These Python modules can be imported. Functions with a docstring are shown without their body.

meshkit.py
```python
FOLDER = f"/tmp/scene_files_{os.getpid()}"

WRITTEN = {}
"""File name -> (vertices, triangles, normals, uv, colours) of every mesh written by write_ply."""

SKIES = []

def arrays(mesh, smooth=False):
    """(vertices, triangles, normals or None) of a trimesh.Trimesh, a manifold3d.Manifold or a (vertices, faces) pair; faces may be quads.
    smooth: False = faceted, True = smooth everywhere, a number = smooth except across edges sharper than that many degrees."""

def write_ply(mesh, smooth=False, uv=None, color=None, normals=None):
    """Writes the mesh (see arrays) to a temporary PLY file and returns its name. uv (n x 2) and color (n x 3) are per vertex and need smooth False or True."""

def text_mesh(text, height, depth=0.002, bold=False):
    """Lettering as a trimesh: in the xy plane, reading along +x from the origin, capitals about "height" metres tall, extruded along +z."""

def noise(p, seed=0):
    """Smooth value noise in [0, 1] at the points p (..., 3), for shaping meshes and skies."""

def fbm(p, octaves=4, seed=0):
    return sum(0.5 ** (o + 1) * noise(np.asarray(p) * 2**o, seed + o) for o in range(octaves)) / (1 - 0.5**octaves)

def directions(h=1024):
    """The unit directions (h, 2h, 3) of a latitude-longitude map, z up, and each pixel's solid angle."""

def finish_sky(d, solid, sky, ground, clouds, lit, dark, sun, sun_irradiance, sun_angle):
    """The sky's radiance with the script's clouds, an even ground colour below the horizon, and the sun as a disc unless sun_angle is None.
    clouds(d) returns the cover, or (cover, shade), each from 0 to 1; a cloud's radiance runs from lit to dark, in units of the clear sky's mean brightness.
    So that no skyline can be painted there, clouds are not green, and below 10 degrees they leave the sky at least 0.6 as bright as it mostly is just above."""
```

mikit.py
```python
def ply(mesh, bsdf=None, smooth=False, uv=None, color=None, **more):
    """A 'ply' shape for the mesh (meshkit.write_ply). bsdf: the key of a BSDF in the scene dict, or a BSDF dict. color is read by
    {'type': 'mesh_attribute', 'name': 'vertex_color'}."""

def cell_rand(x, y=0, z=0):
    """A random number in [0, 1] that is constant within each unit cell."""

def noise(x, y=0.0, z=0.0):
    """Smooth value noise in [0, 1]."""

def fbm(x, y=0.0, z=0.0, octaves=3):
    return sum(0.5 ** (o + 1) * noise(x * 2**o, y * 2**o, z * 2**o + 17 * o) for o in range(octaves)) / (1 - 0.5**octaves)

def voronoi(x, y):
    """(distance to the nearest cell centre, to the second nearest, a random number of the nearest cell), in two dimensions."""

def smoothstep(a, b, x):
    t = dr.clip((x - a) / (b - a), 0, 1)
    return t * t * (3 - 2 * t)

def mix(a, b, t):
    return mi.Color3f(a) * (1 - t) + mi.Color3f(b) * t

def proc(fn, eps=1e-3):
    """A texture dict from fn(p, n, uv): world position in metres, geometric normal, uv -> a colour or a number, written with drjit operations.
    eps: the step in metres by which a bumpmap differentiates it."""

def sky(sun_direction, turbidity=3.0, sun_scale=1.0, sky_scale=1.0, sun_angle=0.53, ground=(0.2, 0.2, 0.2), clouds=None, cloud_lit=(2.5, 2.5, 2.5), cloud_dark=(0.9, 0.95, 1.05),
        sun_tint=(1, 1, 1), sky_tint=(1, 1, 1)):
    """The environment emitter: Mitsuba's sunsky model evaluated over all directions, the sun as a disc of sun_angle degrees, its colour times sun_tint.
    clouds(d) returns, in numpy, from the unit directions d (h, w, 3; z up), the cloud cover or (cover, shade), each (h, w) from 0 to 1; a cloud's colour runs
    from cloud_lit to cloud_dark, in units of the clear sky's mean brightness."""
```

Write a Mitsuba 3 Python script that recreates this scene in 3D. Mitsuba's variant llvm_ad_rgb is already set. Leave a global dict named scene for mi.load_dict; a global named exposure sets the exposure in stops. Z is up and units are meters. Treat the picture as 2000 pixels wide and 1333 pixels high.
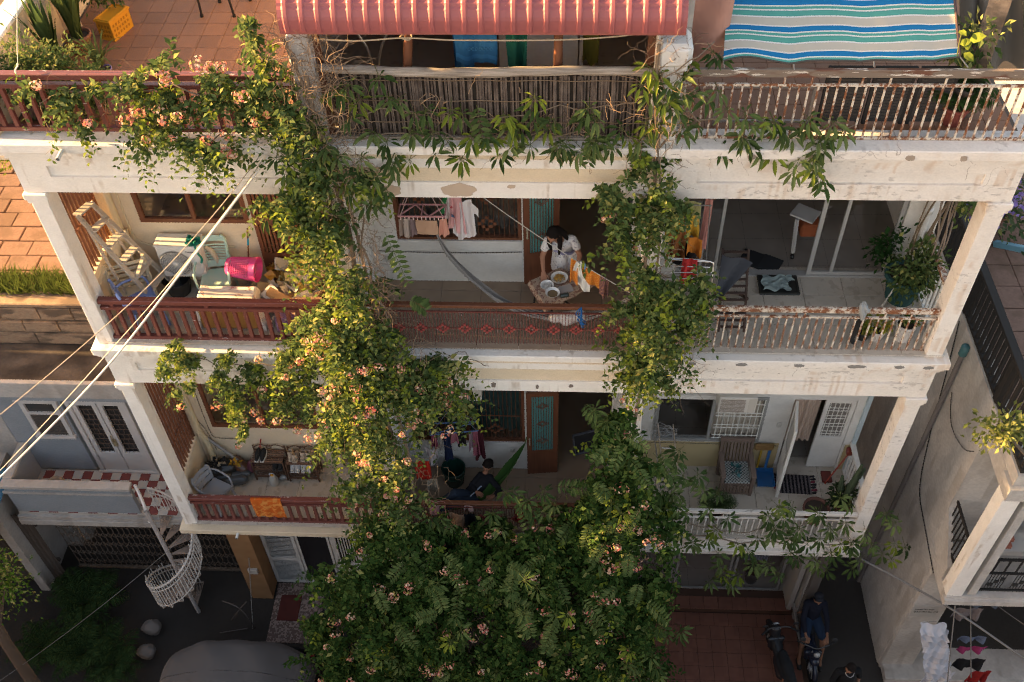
import math, random
import numpy as np, trimesh, mitsuba as mi, drjit as dr
import mikit, meshkit
from mikit import noise, fbm, smoothstep, mix, proc, cell_rand
from mitsuba import ScalarTransform4f as T

rng = np.random.default_rng(7); random.seed(7)
scene, labels = {}, {}
exposure = 4.42

# ------------------------------------------------------------------ camera, sky
CAM, AIM, UP = (6.7048, -9.7327, 10.9296), (6.2508, -3.0346, 3.5182), (-0.01634, 0.74131, 0.67096)
scene['camera'] = {'type': 'perspective', 'to_world': T().look_at(CAM, AIM, UP), 'fov': 53.0906, 'fov_axis': 'x', 'near_clip': 0.1, 'far_clip': 2000.0}
SUN = (-0.945, 0.04, 0.30)
scene['sky'] = mikit.sky(SUN, turbidity=4, sun_angle=0.8, sun_scale=1.3, sky_scale=1.0, sun_tint=(1.0, 0.86, 0.65), sky_tint=(1.33, 0.97, 0.79))

# ------------------------------------------------------------------ materials
def rgb(c): return {'type': 'rgb', 'value': [float(x) for x in c]}
def mat(key, base, rough=0.7, **kw):
    b = base if isinstance(base, dict) else rgb(base)
    scene[key] = {'type': 'twosided', 'b': {'type': 'principled', 'base_color': b, 'roughness': rough, 'specular': kw.pop('spec', 0.4), **kw}}
def packed(p, n, uv):           # the plain colour of a piece, carried by its uv: red and green in u, blue in v
    r = dr.floor(uv.x); return mi.Color3f(r / 1023, (uv.x - r - .1) / .8, uv.y)
VC = proc(packed)
mat('paint', VC, 0.45)
mat('cloth', VC, 0.92, spec=0.1, sheen=0.3)
mat('dull', VC, 0.8, spec=0.25)
mat('plastic', VC, 0.3, spec=0.5)
mat('chrome', (0.62, 0.6, 0.58), 0.25, metallic=0.9)
scene['leafy'] = {'type': 'principledthin', 'base_color': VC, 'roughness': 0.34, 'spec_trans': 0.0, 'diff_trans': 0.75, 'eta': 1.45}
scene['petal'] = {'type': 'principledthin', 'base_color': VC, 'roughness': 0.8, 'spec_trans': 0.0, 'diff_trans': 0.7}
scene['pane'] = {'type': 'thindielectric', 'int_ior': 1.5}

def plaster_fn(p, n, uv):
    g = fbm(p.x * 5.1, p.y * 5.1, p.z * 5.1, 4)
    f = fbm(p.x * 60, p.y * 60, p.z * 60, 2)
    run = smoothstep(0.55, 0.8, noise(p.x * 9.0, p.y * 9.0, p.z * 0.9) * 0.6 + noise(p.x * 31, p.y * 31, p.z * 1.7) * 0.4)
    c = mix((0.60, 0.562, 0.508), (0.70, 0.66, 0.60), g) * (0.93 + 0.14 * f)
    return mix(c, (0.36, 0.28, 0.20), run * smoothstep(0.38, 0.6, g) * 0.6)
mat('plaster', proc(plaster_fn), 0.8, spec=0.25)
def stained_fn(p, n, uv):       # the right house: rust and black mould on old white paint
    g = fbm(p.x * 3.7, p.y * 3.7, p.z * 3.7, 4)
    f = fbm(p.x * 50, p.y * 50, p.z * 50, 2)
    run = smoothstep(0.50, 0.72, noise(p.x * 5.0, 3.3, p.z * 0.8) * 0.55 + noise(p.x * 23, 1.0, p.z * 1.3) * 0.45)
    rust = smoothstep(0.48, 0.62, fbm(p.x * 2.2, p.y * 2.2 + 4, p.z * 4.5, 3))
    mould = smoothstep(0.56, 0.72, fbm(p.x * 13.0, p.y * 13, p.z * 21, 4)) * smoothstep(0.50, 0.62, fbm(p.x * 1.7 + 9, p.y * 3, p.z * 2.1, 2))
    c = mix((0.58, 0.535, 0.480), (0.68, 0.635, 0.58), g) * (0.92 + 0.16 * f)
    c = mix(c, (0.45, 0.30, 0.18), run * rust * 0.45)
    crack = smoothstep(0.0045, 0.001, dr.abs(fbm(p.x * 2.2, p.y * 2.2, p.z * 1.6 + 3, 3) - 0.5)) * smoothstep(0.62, 0.68, noise(p.x * 1.7 + 3, p.y, p.z * 2.4))
    return mix(mix(c, (0.17, 0.14, 0.115), mould * 0.35), (0.2, 0.15, 0.11), crack * 0.6)
mat('stained', proc(stained_fn), 0.85, spec=0.2)
def cream_fn(p, n, uv):
    g = fbm(p.x * 4, p.y * 4, p.z * 4, 4); f = fbm(p.x * 70, p.y * 70, p.z * 70, 2)
    return mix((0.52, 0.425, 0.295), (0.60, 0.50, 0.365), g) * (0.92 + 0.16 * f)
mat('cream', proc(cream_fn), 0.8, spec=0.25)
def white_fn(p, n, uv):
    g = fbm(p.x * 4 + 7, p.y * 4, p.z * 4, 4); f = fbm(p.x * 45, p.y * 45, p.z * 45, 2)
    return mix((0.50, 0.48, 0.44), (0.62, 0.60, 0.56), g) * (0.93 + 0.14 * f)
mat('white_wall', proc(white_fn), 0.8, spec=0.25)
def old_wall_fn(p, n, uv):
    g = fbm(p.x * 1.7, p.y * 1.7, p.z * 1.7, 4); f = fbm(p.x * 23, p.y * 23, p.z * 23, 3)
    pt = smoothstep(0.52, 0.6, fbm(p.x * 2.9 + 3, p.y * 2.9, p.z * 1.4, 4))
    c = mix((0.33, 0.30, 0.27), (0.47, 0.44, 0.40), g) * (0.86 + 0.28 * f)
    st = smoothstep(0.5, 0.75, noise(p.x * 7, p.y * 7, p.z * 0.6)) * smoothstep(0.4, 0.6, g)
    return mix(mix(c, (0.22, 0.19, 0.16), pt * 0.22), (0.19, 0.16, 0.13), st * 0.4)
mat('old_wall', proc(old_wall_fn), 0.9, spec=0.2)
def rusty_fn(p, n, uv):
    a = fbm(p.x * 19.0, p.y * 19, p.z * 9, 3) * 0.55 + fbm(p.x * 70, p.y * 70, p.z * 36, 3) * 0.45
    t = smoothstep(0.42, 0.60, a)
    c = mix((0.23, 0.085, 0.035), (0.13, 0.055, 0.03), noise(p.x * 60, p.y * 60, p.z * 60))
    return mix(c, (0.55, 0.48, 0.39), t)
mat('rusty', proc(rusty_fn), 0.7, spec=0.3)
def maroon_fn(p, n, uv):
    a = fbm(p.x * 6.0, p.y * 30, p.z * 30, 4); b = fbm(p.x * 33, p.y * 33, p.z * 33, 3)
    c = mix((0.105, 0.030, 0.024), (0.15, 0.045, 0.035), b)
    return mix(c, (0.42, 0.35, 0.33), smoothstep(0.70, 0.76, a) * smoothstep(0.4, 0.6, b))
mat('maroon', proc(maroon_fn), 0.42, spec=0.5)
def wood_fn(p, n, uv):
    w = fbm(p.x * 40, p.y * 40, p.z * 3.0, 3); k = noise(p.x * 3, p.y * 3, p.z * 1.2)
    return mix((0.085, 0.031, 0.016), (0.17, 0.065, 0.032), w * 0.7 + k * 0.3)
mat('wood', proc(wood_fn), 0.5)
def grey_wood_fn(p, n, uv):
    w = fbm(p.x * 4, p.y * 60, p.z * 60, 4); k = fbm(p.x * 2.2, p.y * 9, p.z * 9, 3)
    return mix((0.17, 0.14, 0.11), (0.34, 0.29, 0.24), smoothstep(0.3, 0.7, w * 0.6 + k * 0.4))
mat('grey_wood', proc(grey_wood_fn), 0.85)
def bamboo_fn(p, n, uv):
    s = noise(p.x * 170, 0, p.z * 1.5); k = fbm(p.x * 25, 2, p.z * 10, 3)
    return mix((0.040, 0.028, 0.023), (0.135, 0.103, 0.083), smoothstep(0.25, 0.8, s * 0.55 + k * 0.45))
mat('bamboo', proc(bamboo_fn), 0.75)
def terracotta_fn(p, n, uv):
    f = fbm(p.x * 160, p.y * 160, p.z * 160, 2); g = fbm(p.x * 2.1, p.y * 2.1, p.z, 3)
    t = cell_rand(dr.floor(p.x / 0.3), dr.floor(p.y / 0.3), dr.floor(p.z))
    c = mix((0.175, 0.078, 0.038), (0.24, 0.115, 0.062), f * 0.6 + g * 0.4) * (0.88 + 0.24 * t)
    return c
mat('terracotta', proc(terracotta_fn), 0.7)
mat('forecourt_tile', proc(lambda p, n, uv: mix((0.115, 0.045, 0.030), (0.165, 0.070, 0.045), fbm(p.x * 14, p.y * 14, p.z * 14, 3) * 0.6 + 0.4 * cell_rand(dr.floor(p.x / 0.3), dr.floor(p.y / 0.3)))), 0.75, spec=0.3)
def paver_fn(p, n, uv):
    f = fbm(p.x * 30, p.y * 30, p.z * 30, 3); g = fbm(p.x * 2.7, p.y * 2.7, p.z, 4)
    c = mix((0.14, 0.085, 0.062), (0.22, 0.135, 0.10), f)
    return mix(c, (0.12, 0.075, 0.05), smoothstep(0.5, 0.66, g) * 0.7)
mat('paver', proc(paver_fn), 0.9, spec=0.2)
def porcelain_fn(p, n, uv):
    f = fbm(p.x * 90, p.y * 90, p.z, 2); g = fbm(p.x * 3.3, p.y * 3.3, p.z, 4)
    c = mix((0.40, 0.345, 0.275), (0.46, 0.40, 0.33), g) * (0.94 + 0.12 * f)
    return mix(c, (0.24, 0.19, 0.145), smoothstep(0.6, 0.72, fbm(p.x * 9, p.y * 9, p.z + 5, 4)) * 0.4)
mat('porcelain', proc(porcelain_fn), 0.35, spec=0.5)
mat('room_tile', proc(lambda p, n, uv: mix((0.20, 0.17, 0.145), (0.25, 0.215, 0.185), fbm(p.x * 5, p.y * 5, p.z, 3)) * dr.select((dr.abs(p.x / 0.6 - dr.floor(p.x / 0.6) - 0.5) > 0.494) | (dr.abs(p.y / 0.6 - dr.floor(p.y / 0.6) - 0.5) > 0.494), 0.6, 1.0)), 0.4, spec=0.45)  # balcony tile in a darker tone, standing for the shade indoors
mat('brown_tile', proc(lambda p, n, uv: mix((0.24, 0.17, 0.12), (0.30, 0.22, 0.155), fbm(p.x * 5, p.y * 5, p.z, 4))), 0.4, spec=0.45)
def asphalt_fn(p, n, uv):
    f = fbm(p.x * 70, p.y * 70, p.z * 70, 3); g = fbm(p.x * 1.3, p.y * 1.3, p.z, 4)
    return mix((0.026, 0.022, 0.019), (0.055, 0.048, 0.042), f * 0.5 + g * 0.5)
mat('asphalt', proc(asphalt_fn), 0.9, spec=0.2)
def roof_dirt_fn(p, n, uv):
    f = fbm(p.x * 24, p.y * 24, p.z, 4); g = fbm(p.x * 1.6 + 2, p.y * 2.2, p.z, 4)
    c = mix((0.045, 0.038, 0.034), (0.12, 0.10, 0.085), smoothstep(0.3, 0.7, g))
    return c * (0.75 + 0.5 * f)
mat('roof_dirt', proc(roof_dirt_fn), 0.95, spec=0.1)
def stone_fn(p, n, uv):
    f = fbm(p.x * 26, p.y * 26, p.z * 26, 4); g = fbm(p.x * 1.9, p.y * 1.9, p.z * 5.2, 4)
    c = mix((0.19, 0.13, 0.085), (0.36, 0.26, 0.18), f)
    return mix(c, (0.085, 0.065, 0.05), smoothstep(0.45, 0.62, g) * 0.8)
mat('stone', proc(stone_fn), 0.9, spec=0.2)
def bluewall_fn(p, n, uv):
    g = fbm(p.x * 2.5, p.y * 2.5, p.z * 2.5, 4); f = fbm(p.x * 40, p.y * 40, p.z * 40, 2)
    return mix((0.215, 0.232, 0.248), (0.285, 0.302, 0.318), g) * (0.9 + 0.2 * f)
mat('blue_wall', proc(bluewall_fn), 0.85, spec=0.2)

# ------------------------------------------------------------------ mesh helpers
class M:
    """Collects triangles, each with a colour, into one mesh."""
    def __init__(s, col=None): s.v, s.f, s.c, s.n, s.col = [], [], [], 0, col
    def add(s, v, f, col=None):
        v = np.asarray(v, float); f = np.asarray(f, int)
        if f.shape[1] == 4: f = np.vstack([f[:, [0, 1, 2]], f[:, [0, 2, 3]]])
        c = np.asarray(col if col is not None else (s.col if s.col is not None else (.5, .5, .5)), float)
        s.v.append(v); s.f.append(f + s.n); s.c.append(np.broadcast_to(c, (len(v), 3))); s.n += len(v)
        return s
    def box(s, x0, x1, y0, y1, z0, z1, col=None, bev=0.0):
        if bev:
            return s.add(*bevbox(x0, x1, y0, y1, z0, z1, bev), col)
        v = [(x, y, z) for x in (x0, x1) for y in (y0, y1) for z in (z0, z1)]
        return s.add(v, [(0, 1, 3, 2), (4, 6, 7, 5), (0, 4, 5, 1), (2, 3, 7, 6), (0, 2, 6, 4), (1, 5, 7, 3)], col)
    def bar(s, p, q, w, h=None, up=(0, 0, 1), col=None):
        """A square bar from p to q, w wide, h deep along up."""
        h = h or w
        p, q = np.asarray(p, float), np.asarray(q, float); d = (q - p) / np.linalg.norm(q - p)
        a = np.cross(d, up)
        if np.linalg.norm(a) < 1e-3: a = np.cross(d, (1, 0, 0))
        a /= np.linalg.norm(a); b = np.cross(a, d)
        o = [(-a * w - b * h) / 2, (a * w - b * h) / 2, (a * w + b * h) / 2, (-a * w + b * h) / 2]
        v = [p + k for k in o] + [q + k for k in o]
        return s.add(v, [(0, 3, 2, 1), (4, 5, 6, 7), (0, 1, 5, 4), (1, 2, 6, 5), (2, 3, 7, 6), (3, 0, 4, 7)], col)
    def tube(s, pts, r, k=6, col=None, cap=True):
        return s.add(*tube(pts, r, k, cap), col)
    def lathe(s, prof, loc=(0, 0, 0), k=20, axis=None, col=None):
        return s.add(*lathe(prof, loc, k, axis), col)
    def grid(s, P, col=None):
        """P: (a, b, 3) points of a sheet."""
        a, b = P.shape[:2]; i = np.arange(a * b).reshape(a, b)
        f = np.stack([i[:-1, :-1], i[1:, :-1], i[1:, 1:], i[:-1, 1:]], -1).reshape(-1, 4)
        if np.ndim(col) == 3:        # a colour per cell: separate quads
            q = P.reshape(-1, 3)[f].reshape(-1, 3); return s.add(q, np.arange(len(q)).reshape(-1, 4), np.repeat(np.asarray(col)[:-1, :-1].reshape(-1, 3), 4, 0))
        return s.add(P.reshape(-1, 3), f, col)
    def tm(s, m, col=None): return s.add(m.vertices, m.faces, col)
    def arr(s): return np.vstack(s.v), np.vstack(s.f), np.vstack(s.c)
    def move(s, A):
        A = np.asarray(A); s.v = [v @ A[:3, :3].T + A[:3, 3] for v in s.v]; return s

def bevbox(x0, x1, y0, y1, z0, z1, b):
    c = np.array([(x0 + x1) / 2, (y0 + y1) / 2, (z0 + z1) / 2]); h = np.array([x1 - x0, y1 - y0, z1 - z0]) / 2
    b = min(b, h.min() * .9)
    v = []
    for sx in (-1, 1):
        for sy in (-1, 1):
            for sz in (-1, 1):
                s = np.array([sx, sy, sz])
                for k in range(3):
                    q = h - b; q = q.copy(); q[k] = h[k]; v.append(c + s * q)
    hull = trimesh.convex.convex_hull(np.array(v))
    return np.array(hull.vertices), np.array(hull.faces)

def tube(pts, r, k=6, cap=True):
    P = np.asarray(pts, float); n = len(P); r = np.broadcast_to(np.asarray(r, float), (n,))
    d = np.gradient(P, axis=0); d /= np.linalg.norm(d, axis=1, keepdims=True) + 1e-12
    a = np.cross(d[0], (0, 0, 1.0))
    if np.linalg.norm(a) < 1e-2: a = np.cross(d[0], (1.0, 0, 0))
    A = []
    for i in range(n):
        a = a - d[i] * (a @ d[i]); a /= np.linalg.norm(a) + 1e-12; A.append(a)
    A = np.array(A); B = np.cross(d, A); t = np.arange(k) * 2 * np.pi / k
    v = (P[:, None] + r[:, None, None] * (A[:, None] * np.cos(t)[None, :, None] + B[:, None] * np.sin(t)[None, :, None])).reshape(-1, 3)
    i = np.arange(n - 1)[:, None] * k; j = np.arange(k)[None]; j2 = (j + 1) % k
    f = np.stack([i + j, i + j2, i + k + j2, i + k + j], -1).reshape(-1, 4)
    f = np.vstack([f[:, [0, 1, 2]], f[:, [0, 2, 3]]])
    if cap:
        f = np.vstack([f, [(0, q + 1, q) for q in range(1, k - 1)], [((n - 1) * k, (n - 1) * k + q, (n - 1) * k + q + 1) for q in range(1, k - 1)]])
    return v, f

def lathe(prof, loc=(0, 0, 0), k=20, axis=None):
    pr = np.asarray(prof, float); t = np.arange(k) * 2 * np.pi / k
    v = np.stack([pr[:, None, 0] * np.cos(t), pr[:, None, 0] * np.sin(t), np.broadcast_to(pr[:, None, 1], (len(pr), k))], -1).reshape(-1, 3)
    i = np.arange(len(pr) - 1)[:, None] * k; j = np.arange(k)[None]; j2 = (j + 1) % k
    f = np.stack([i + j, i + j2, i + k + j2, i + k + j], -1).reshape(-1, 4)
    if axis is not None: v = v @ trimesh.geometry.align_vectors((0, 0, 1), axis)[:3, :3].T
    return v + np.asarray(loc), f

def catenary(p, q, sag, n=24):
    t = np.linspace(0, 1, n)[:, None]; p, q = np.asarray(p, float), np.asarray(q, float)
    return p * (1 - t) + q * t - np.array([0, 0, sag]) * 4 * t * (1 - t)

def smooth_path(pts, n=40):
    from scipy.interpolate import PchipInterpolator
    P = np.asarray(pts, float); u = np.r_[0, np.cumsum(np.linalg.norm(np.diff(P, axis=0), axis=1))]
    return PchipInterpolator(u, P)(np.linspace(0, u[-1], n))

def ply(m, bsdf, smooth=False):
    """The shape dict of a mesh M or a (v, f) pair."""
    v, f, c = m.arr(); c = np.clip(c, .004, .99)
    if bsdf not in BY_PIECE: return mikit.ply((v, f), bsdf, smooth=smooth)
    return mikit.ply((v, f), bsdf, smooth=smooth, uv=np.c_[np.floor(c[:, 0] * 1023) + .1 + .8 * c[:, 1], c[:, 2]])
BY_PIECE = ('paint', 'cloth', 'dull', 'plastic', 'leafy', 'petal')

_count = {}
def fresh(k):
    n = _count.get(k, 0); _count[k] = n + 1
    return k if n == 0 else f'{k}_{n:03d}'
def thing(name, label, cat, group=None, kind=None):
    k = fresh(name); labels[k] = {'label': label, 'category': cat}
    if group: labels[k]['group'] = group
    if kind: labels[k]['kind'] = kind
    return k
def part(parent, name, m, bsdf=None, smooth=False, label=None, stuff=False, to_world=None):
    """m: a mesh M, or a shape dict to share."""
    k = fresh(f'{parent}__{name}')
    d = dict(m) if isinstance(m, dict) else ply(m, bsdf, smooth)
    if to_world is not None: d['to_world'] = to_world
    scene[k] = d
    if label or stuff:
        labels[k] = {}
        if label: labels[k]['label'] = label
        if stuff: labels[k]['kind'] = 'stuff'
    return k
def single(name, label, cat, m, bsdf, smooth=False, group=None):
    k = thing(name, label, cat, group); scene[k] = ply(m, bsdf, smooth); return k
def struct(name, m, bsdf, smooth=False, label=None):
    k = fresh(name); labels[k] = {'kind': 'structure'}
    if label: labels[k]['label'] = label
    if m is not None: scene[k] = ply(m, bsdf, smooth)
    return k
def tr(x, y, z): return T().translate([float(x), float(y), float(z)])
def box(x0, x1, y0, y1, z0, z1, col=None, bev=0): return M().box(x0, x1, y0, y1, z0, z1, col, bev)

# ------------------------------------------------------------------ leaves
def unit(a): return a / (np.linalg.norm(a, axis=-1, keepdims=True) + 1e-12)
def leaves(m, P, D, U, L, W, C, fine=False, curl=.12, fold=.16):
    """Adds one leaf blade per row: base P, direction D, upward side U, length L, width W, colour C."""
    P, D, U = np.atleast_2d(P), unit(np.atleast_2d(D)), np.atleast_2d(U); n = len(P)
    L = np.broadcast_to(np.asarray(L, float), (n,))[:, None]; W = np.broadcast_to(np.asarray(W, float), (n,))[:, None]
    S = unit(np.cross(D, U)); N = np.cross(S, D)
    q = lambda t, s, h: P + D * L * t + S * W * s + N * L * h
    if fine:
        V = np.stack([q(0, 0, 0), q(.28, -.42, fold * .5), q(.28, 0, .02), q(.28, .42, fold * .5), q(.66, -.40, fold * .5 - curl * .35), q(.66, 0, -curl * .35), q(.66, .40, fold * .5 - curl * .35), q(1, 0, -curl * 1.5)], 1)
        F = [(0, 2, 1), (0, 3, 2), (1, 2, 5), (1, 5, 4), (2, 3, 6), (2, 6, 5), (4, 5, 7), (5, 6, 7)]
    else:
        V = np.stack([q(0, 0, 0), q(.45, -.5, fold * .5), q(.45, 0, 0), q(.45, .5, fold * .5), q(1, 0, -curl)], 1)
        F = [(0, 2, 1), (0, 3, 2), (1, 2, 4), (2, 3, 4)]
    k = V.shape[1]; F = np.array(F)
    C = np.broadcast_to(np.asarray(C, float), (n, 3))
    m.add(V.reshape(-1, 3), (F[None] + (np.arange(n) * k)[:, None, None]).reshape(-1, 3), np.repeat(C, k, 0))
    return m
GREENS = np.array([(.050, .080, .026), (.068, .102, .034), (.092, .130, .043), (.125, .160, .056)])
def green(n, r, young=0.0, base=None):
    b = (GREENS if base is None else np.asarray(base))[r.integers(0, 4 if base is None else len(base), n)] * r.uniform(.75, 1.25, (n, 1))
    y = r.uniform(size=(n, 1)) < young
    return np.where(y, np.array([.27, .27, .09]) * r.uniform(.7, 1.2, (n, 1)), b)
def bush(c, rad, n, L, r, W=None, young=.1, base=None, fine=False, m=None):
    """Leaves through an uneven crown: clumps round the centre c, each leaf pointing outwards and up."""
    m = m or M(); c, rad = np.asarray(c, float), np.asarray(rad, float)
    k = max(4, n // 30); cl = unit(r.normal(size=(k, 3))) * r.uniform(.25, .85, (k, 1))
    i = r.integers(0, k, n); p = cl[i] + r.normal(size=(n, 3)) * .22
    d = unit(p + r.normal(size=(n, 3)) * .5 + np.array([0, 0, -.1])); l = L * r.uniform(.6, 1.2, n)
    return leaves(m, c + p * rad, d, unit(r.normal(size=(n, 3)) * .5 + [0, 0, 1]), l, l * (W or .5), green(n, r, young, base), fine)
def blades(c, n, L, W, r, col, spread=.5, droop=.2, m=None, base_r=.06):
    """Sword-shaped leaves rising from the point c, each of several segments."""
    m = m or M()
    for i in range(n):
        a = r.uniform(0, 6.283); s = spread * r.uniform(.2, 1); l = L * r.uniform(.6, 1.1); t = np.linspace(0, 1, 7)
        o = np.array([math.cos(a), math.sin(a)]); b = np.asarray(c, float) + np.r_[o * base_r * r.uniform(0, 1), 0]
        mid = np.c_[b[0] + o[0] * s * l * t ** 1.4, b[1] + o[1] * s * l * t ** 1.4, b[2] + l * (t - droop * s * 2 * t ** 2.5)]
        sd = np.r_[-o[1], o[0], 0] * W * .5; w = np.minimum(1, (1 - t) * 2.4)[:, None] * .9 + .02
        tw = np.array([0, 0, .15 * W])
        V = np.concatenate([mid - sd * w + tw, mid, mid + sd * w + tw]); k = 7
        F = [q for j in range(k - 1) for q in ((j, j + 1, k + j + 1, k + j), (k + j, k + j + 1, 2 * k + j + 1, 2 * k + j))]
        m.add(V, F, np.asarray(col) * r.uniform(.7, 1.25))
    return m
def frond(base, d, L, r, col, m, n=22, lw=.25, droop=.5):
    """A feather leaf: a curved rib with leaflets in two rows."""
    d = unit(np.asarray(d, float)); t = np.linspace(0, 1, 12)[:, None]
    rib = np.asarray(base) + d * L * t - np.array([0, 0, L * droop]) * t ** 2.2
    m.tube(rib, np.linspace(.012, .003, 12) * max(L, .5), 4, np.asarray(col) * .9)
    tt = np.linspace(.12, .98, n); P = np.stack([np.interp(tt, t[:, 0], rib[:, k]) for k in range(3)], 1)
    tg = unit(np.gradient(P, axis=0)); s = unit(np.cross(tg, [0, 0, 1.0]))
    for sg in (-1, 1):
        D = s * sg + tg * .55 + np.array([0, 0, -.25]) + r.normal(size=(n, 3)) * .08
        l = L * lw * np.sin(np.clip(tt * 2.9 + .25, 0, 3.0)) ** .6
        leaves(m, P, D, np.broadcast_to([0, 0, 1.0], (n, 3)), l, l * .16, np.asarray(col) * r.uniform(.7, 1.3, (n, 1)), False, .15, .1)
    return m
def pot(parent, c, r0, h, col, bsdf='dull'):
    k = part(parent, 'pot', M(col).lathe([(0, 0), (r0 * .7, 0), (r0 * .95, h * .85), (r0 * 1.08, h * .86), (r0 * 1.08, h), (r0 * .93, h), (r0 * .9, h * .8)], c, 20), bsdf, True)
    part(parent, 'soil', M((.05, .035, .025)).lathe([(0, h * .85), (r0 * .9, h * .85)], c, 16), 'dull')
    return k
def hang(p, q, drop, waves, amp, r, col, n=26, k=14, taper=0.0, pat=None, fold=(0, -1, 0), hem=.04):
    """A cloth hanging from the line p-q: rows of folds that deepen downwards."""
    p, q = np.asarray(p, float), np.asarray(q, float); u = np.linspace(0, 1, n); v = np.linspace(0, 1, k); ph = r.uniform(0, 6.28, 3)
    P = np.zeros((n, k, 3)); C = np.zeros((n, k, 3)); f = np.asarray(fold, float)
    for i, a in enumerate(u):
        for j, b in enumerate(v):
            s = .5 + (a - .5) * (1 - taper * b); base = p + (q - p) * s
            w = math.sin(a * waves * 6.283 + ph[0] + b * .8) * (.35 + .65 * b) + .5 * math.sin(a * waves * 11.3 + ph[1]) * b
            P[i, j] = base + f * amp * w + np.array([0, 0, -drop * b * (1 + hem * math.sin(a * 9 + ph[2]))]) + (q - p) * .02 * math.sin(b * 6 + a * 20 + ph[1])
            C[i, j] = pat(a, b) if pat else col
    return M().grid(P, C)

# ------------------------------------------------------------------ people
import manifold3d as mf
def flesh(chains, fine=.012, it=6):
    """One continuous surface round chains of (point, radius)."""
    parts = []
    for ch in chains:
        sp = [mf.Manifold.sphere(r, 14).translate([float(x) for x in p]) for p, r in ch]
        parts += [mf.Manifold.batch_hull([a, b]) for a, b in zip(sp, sp[1:])] if len(sp) > 1 else sp
    m = mf.Manifold.batch_boolean(parts, mf.OpType.Add).refine_to_length(fine).to_mesh()
    t = trimesh.Trimesh(m.vert_properties[:, :3], m.tri_verts, process=True)
    v0 = np.array(t.vertices); trimesh.smoothing.filter_taubin(t, iterations=it); v1 = np.array(t.vertices); far = ~(np.linalg.norm(v1 - v0, axis=1) < .04); v1[far] = v0[far]; t.vertices = v1
    return t
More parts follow.
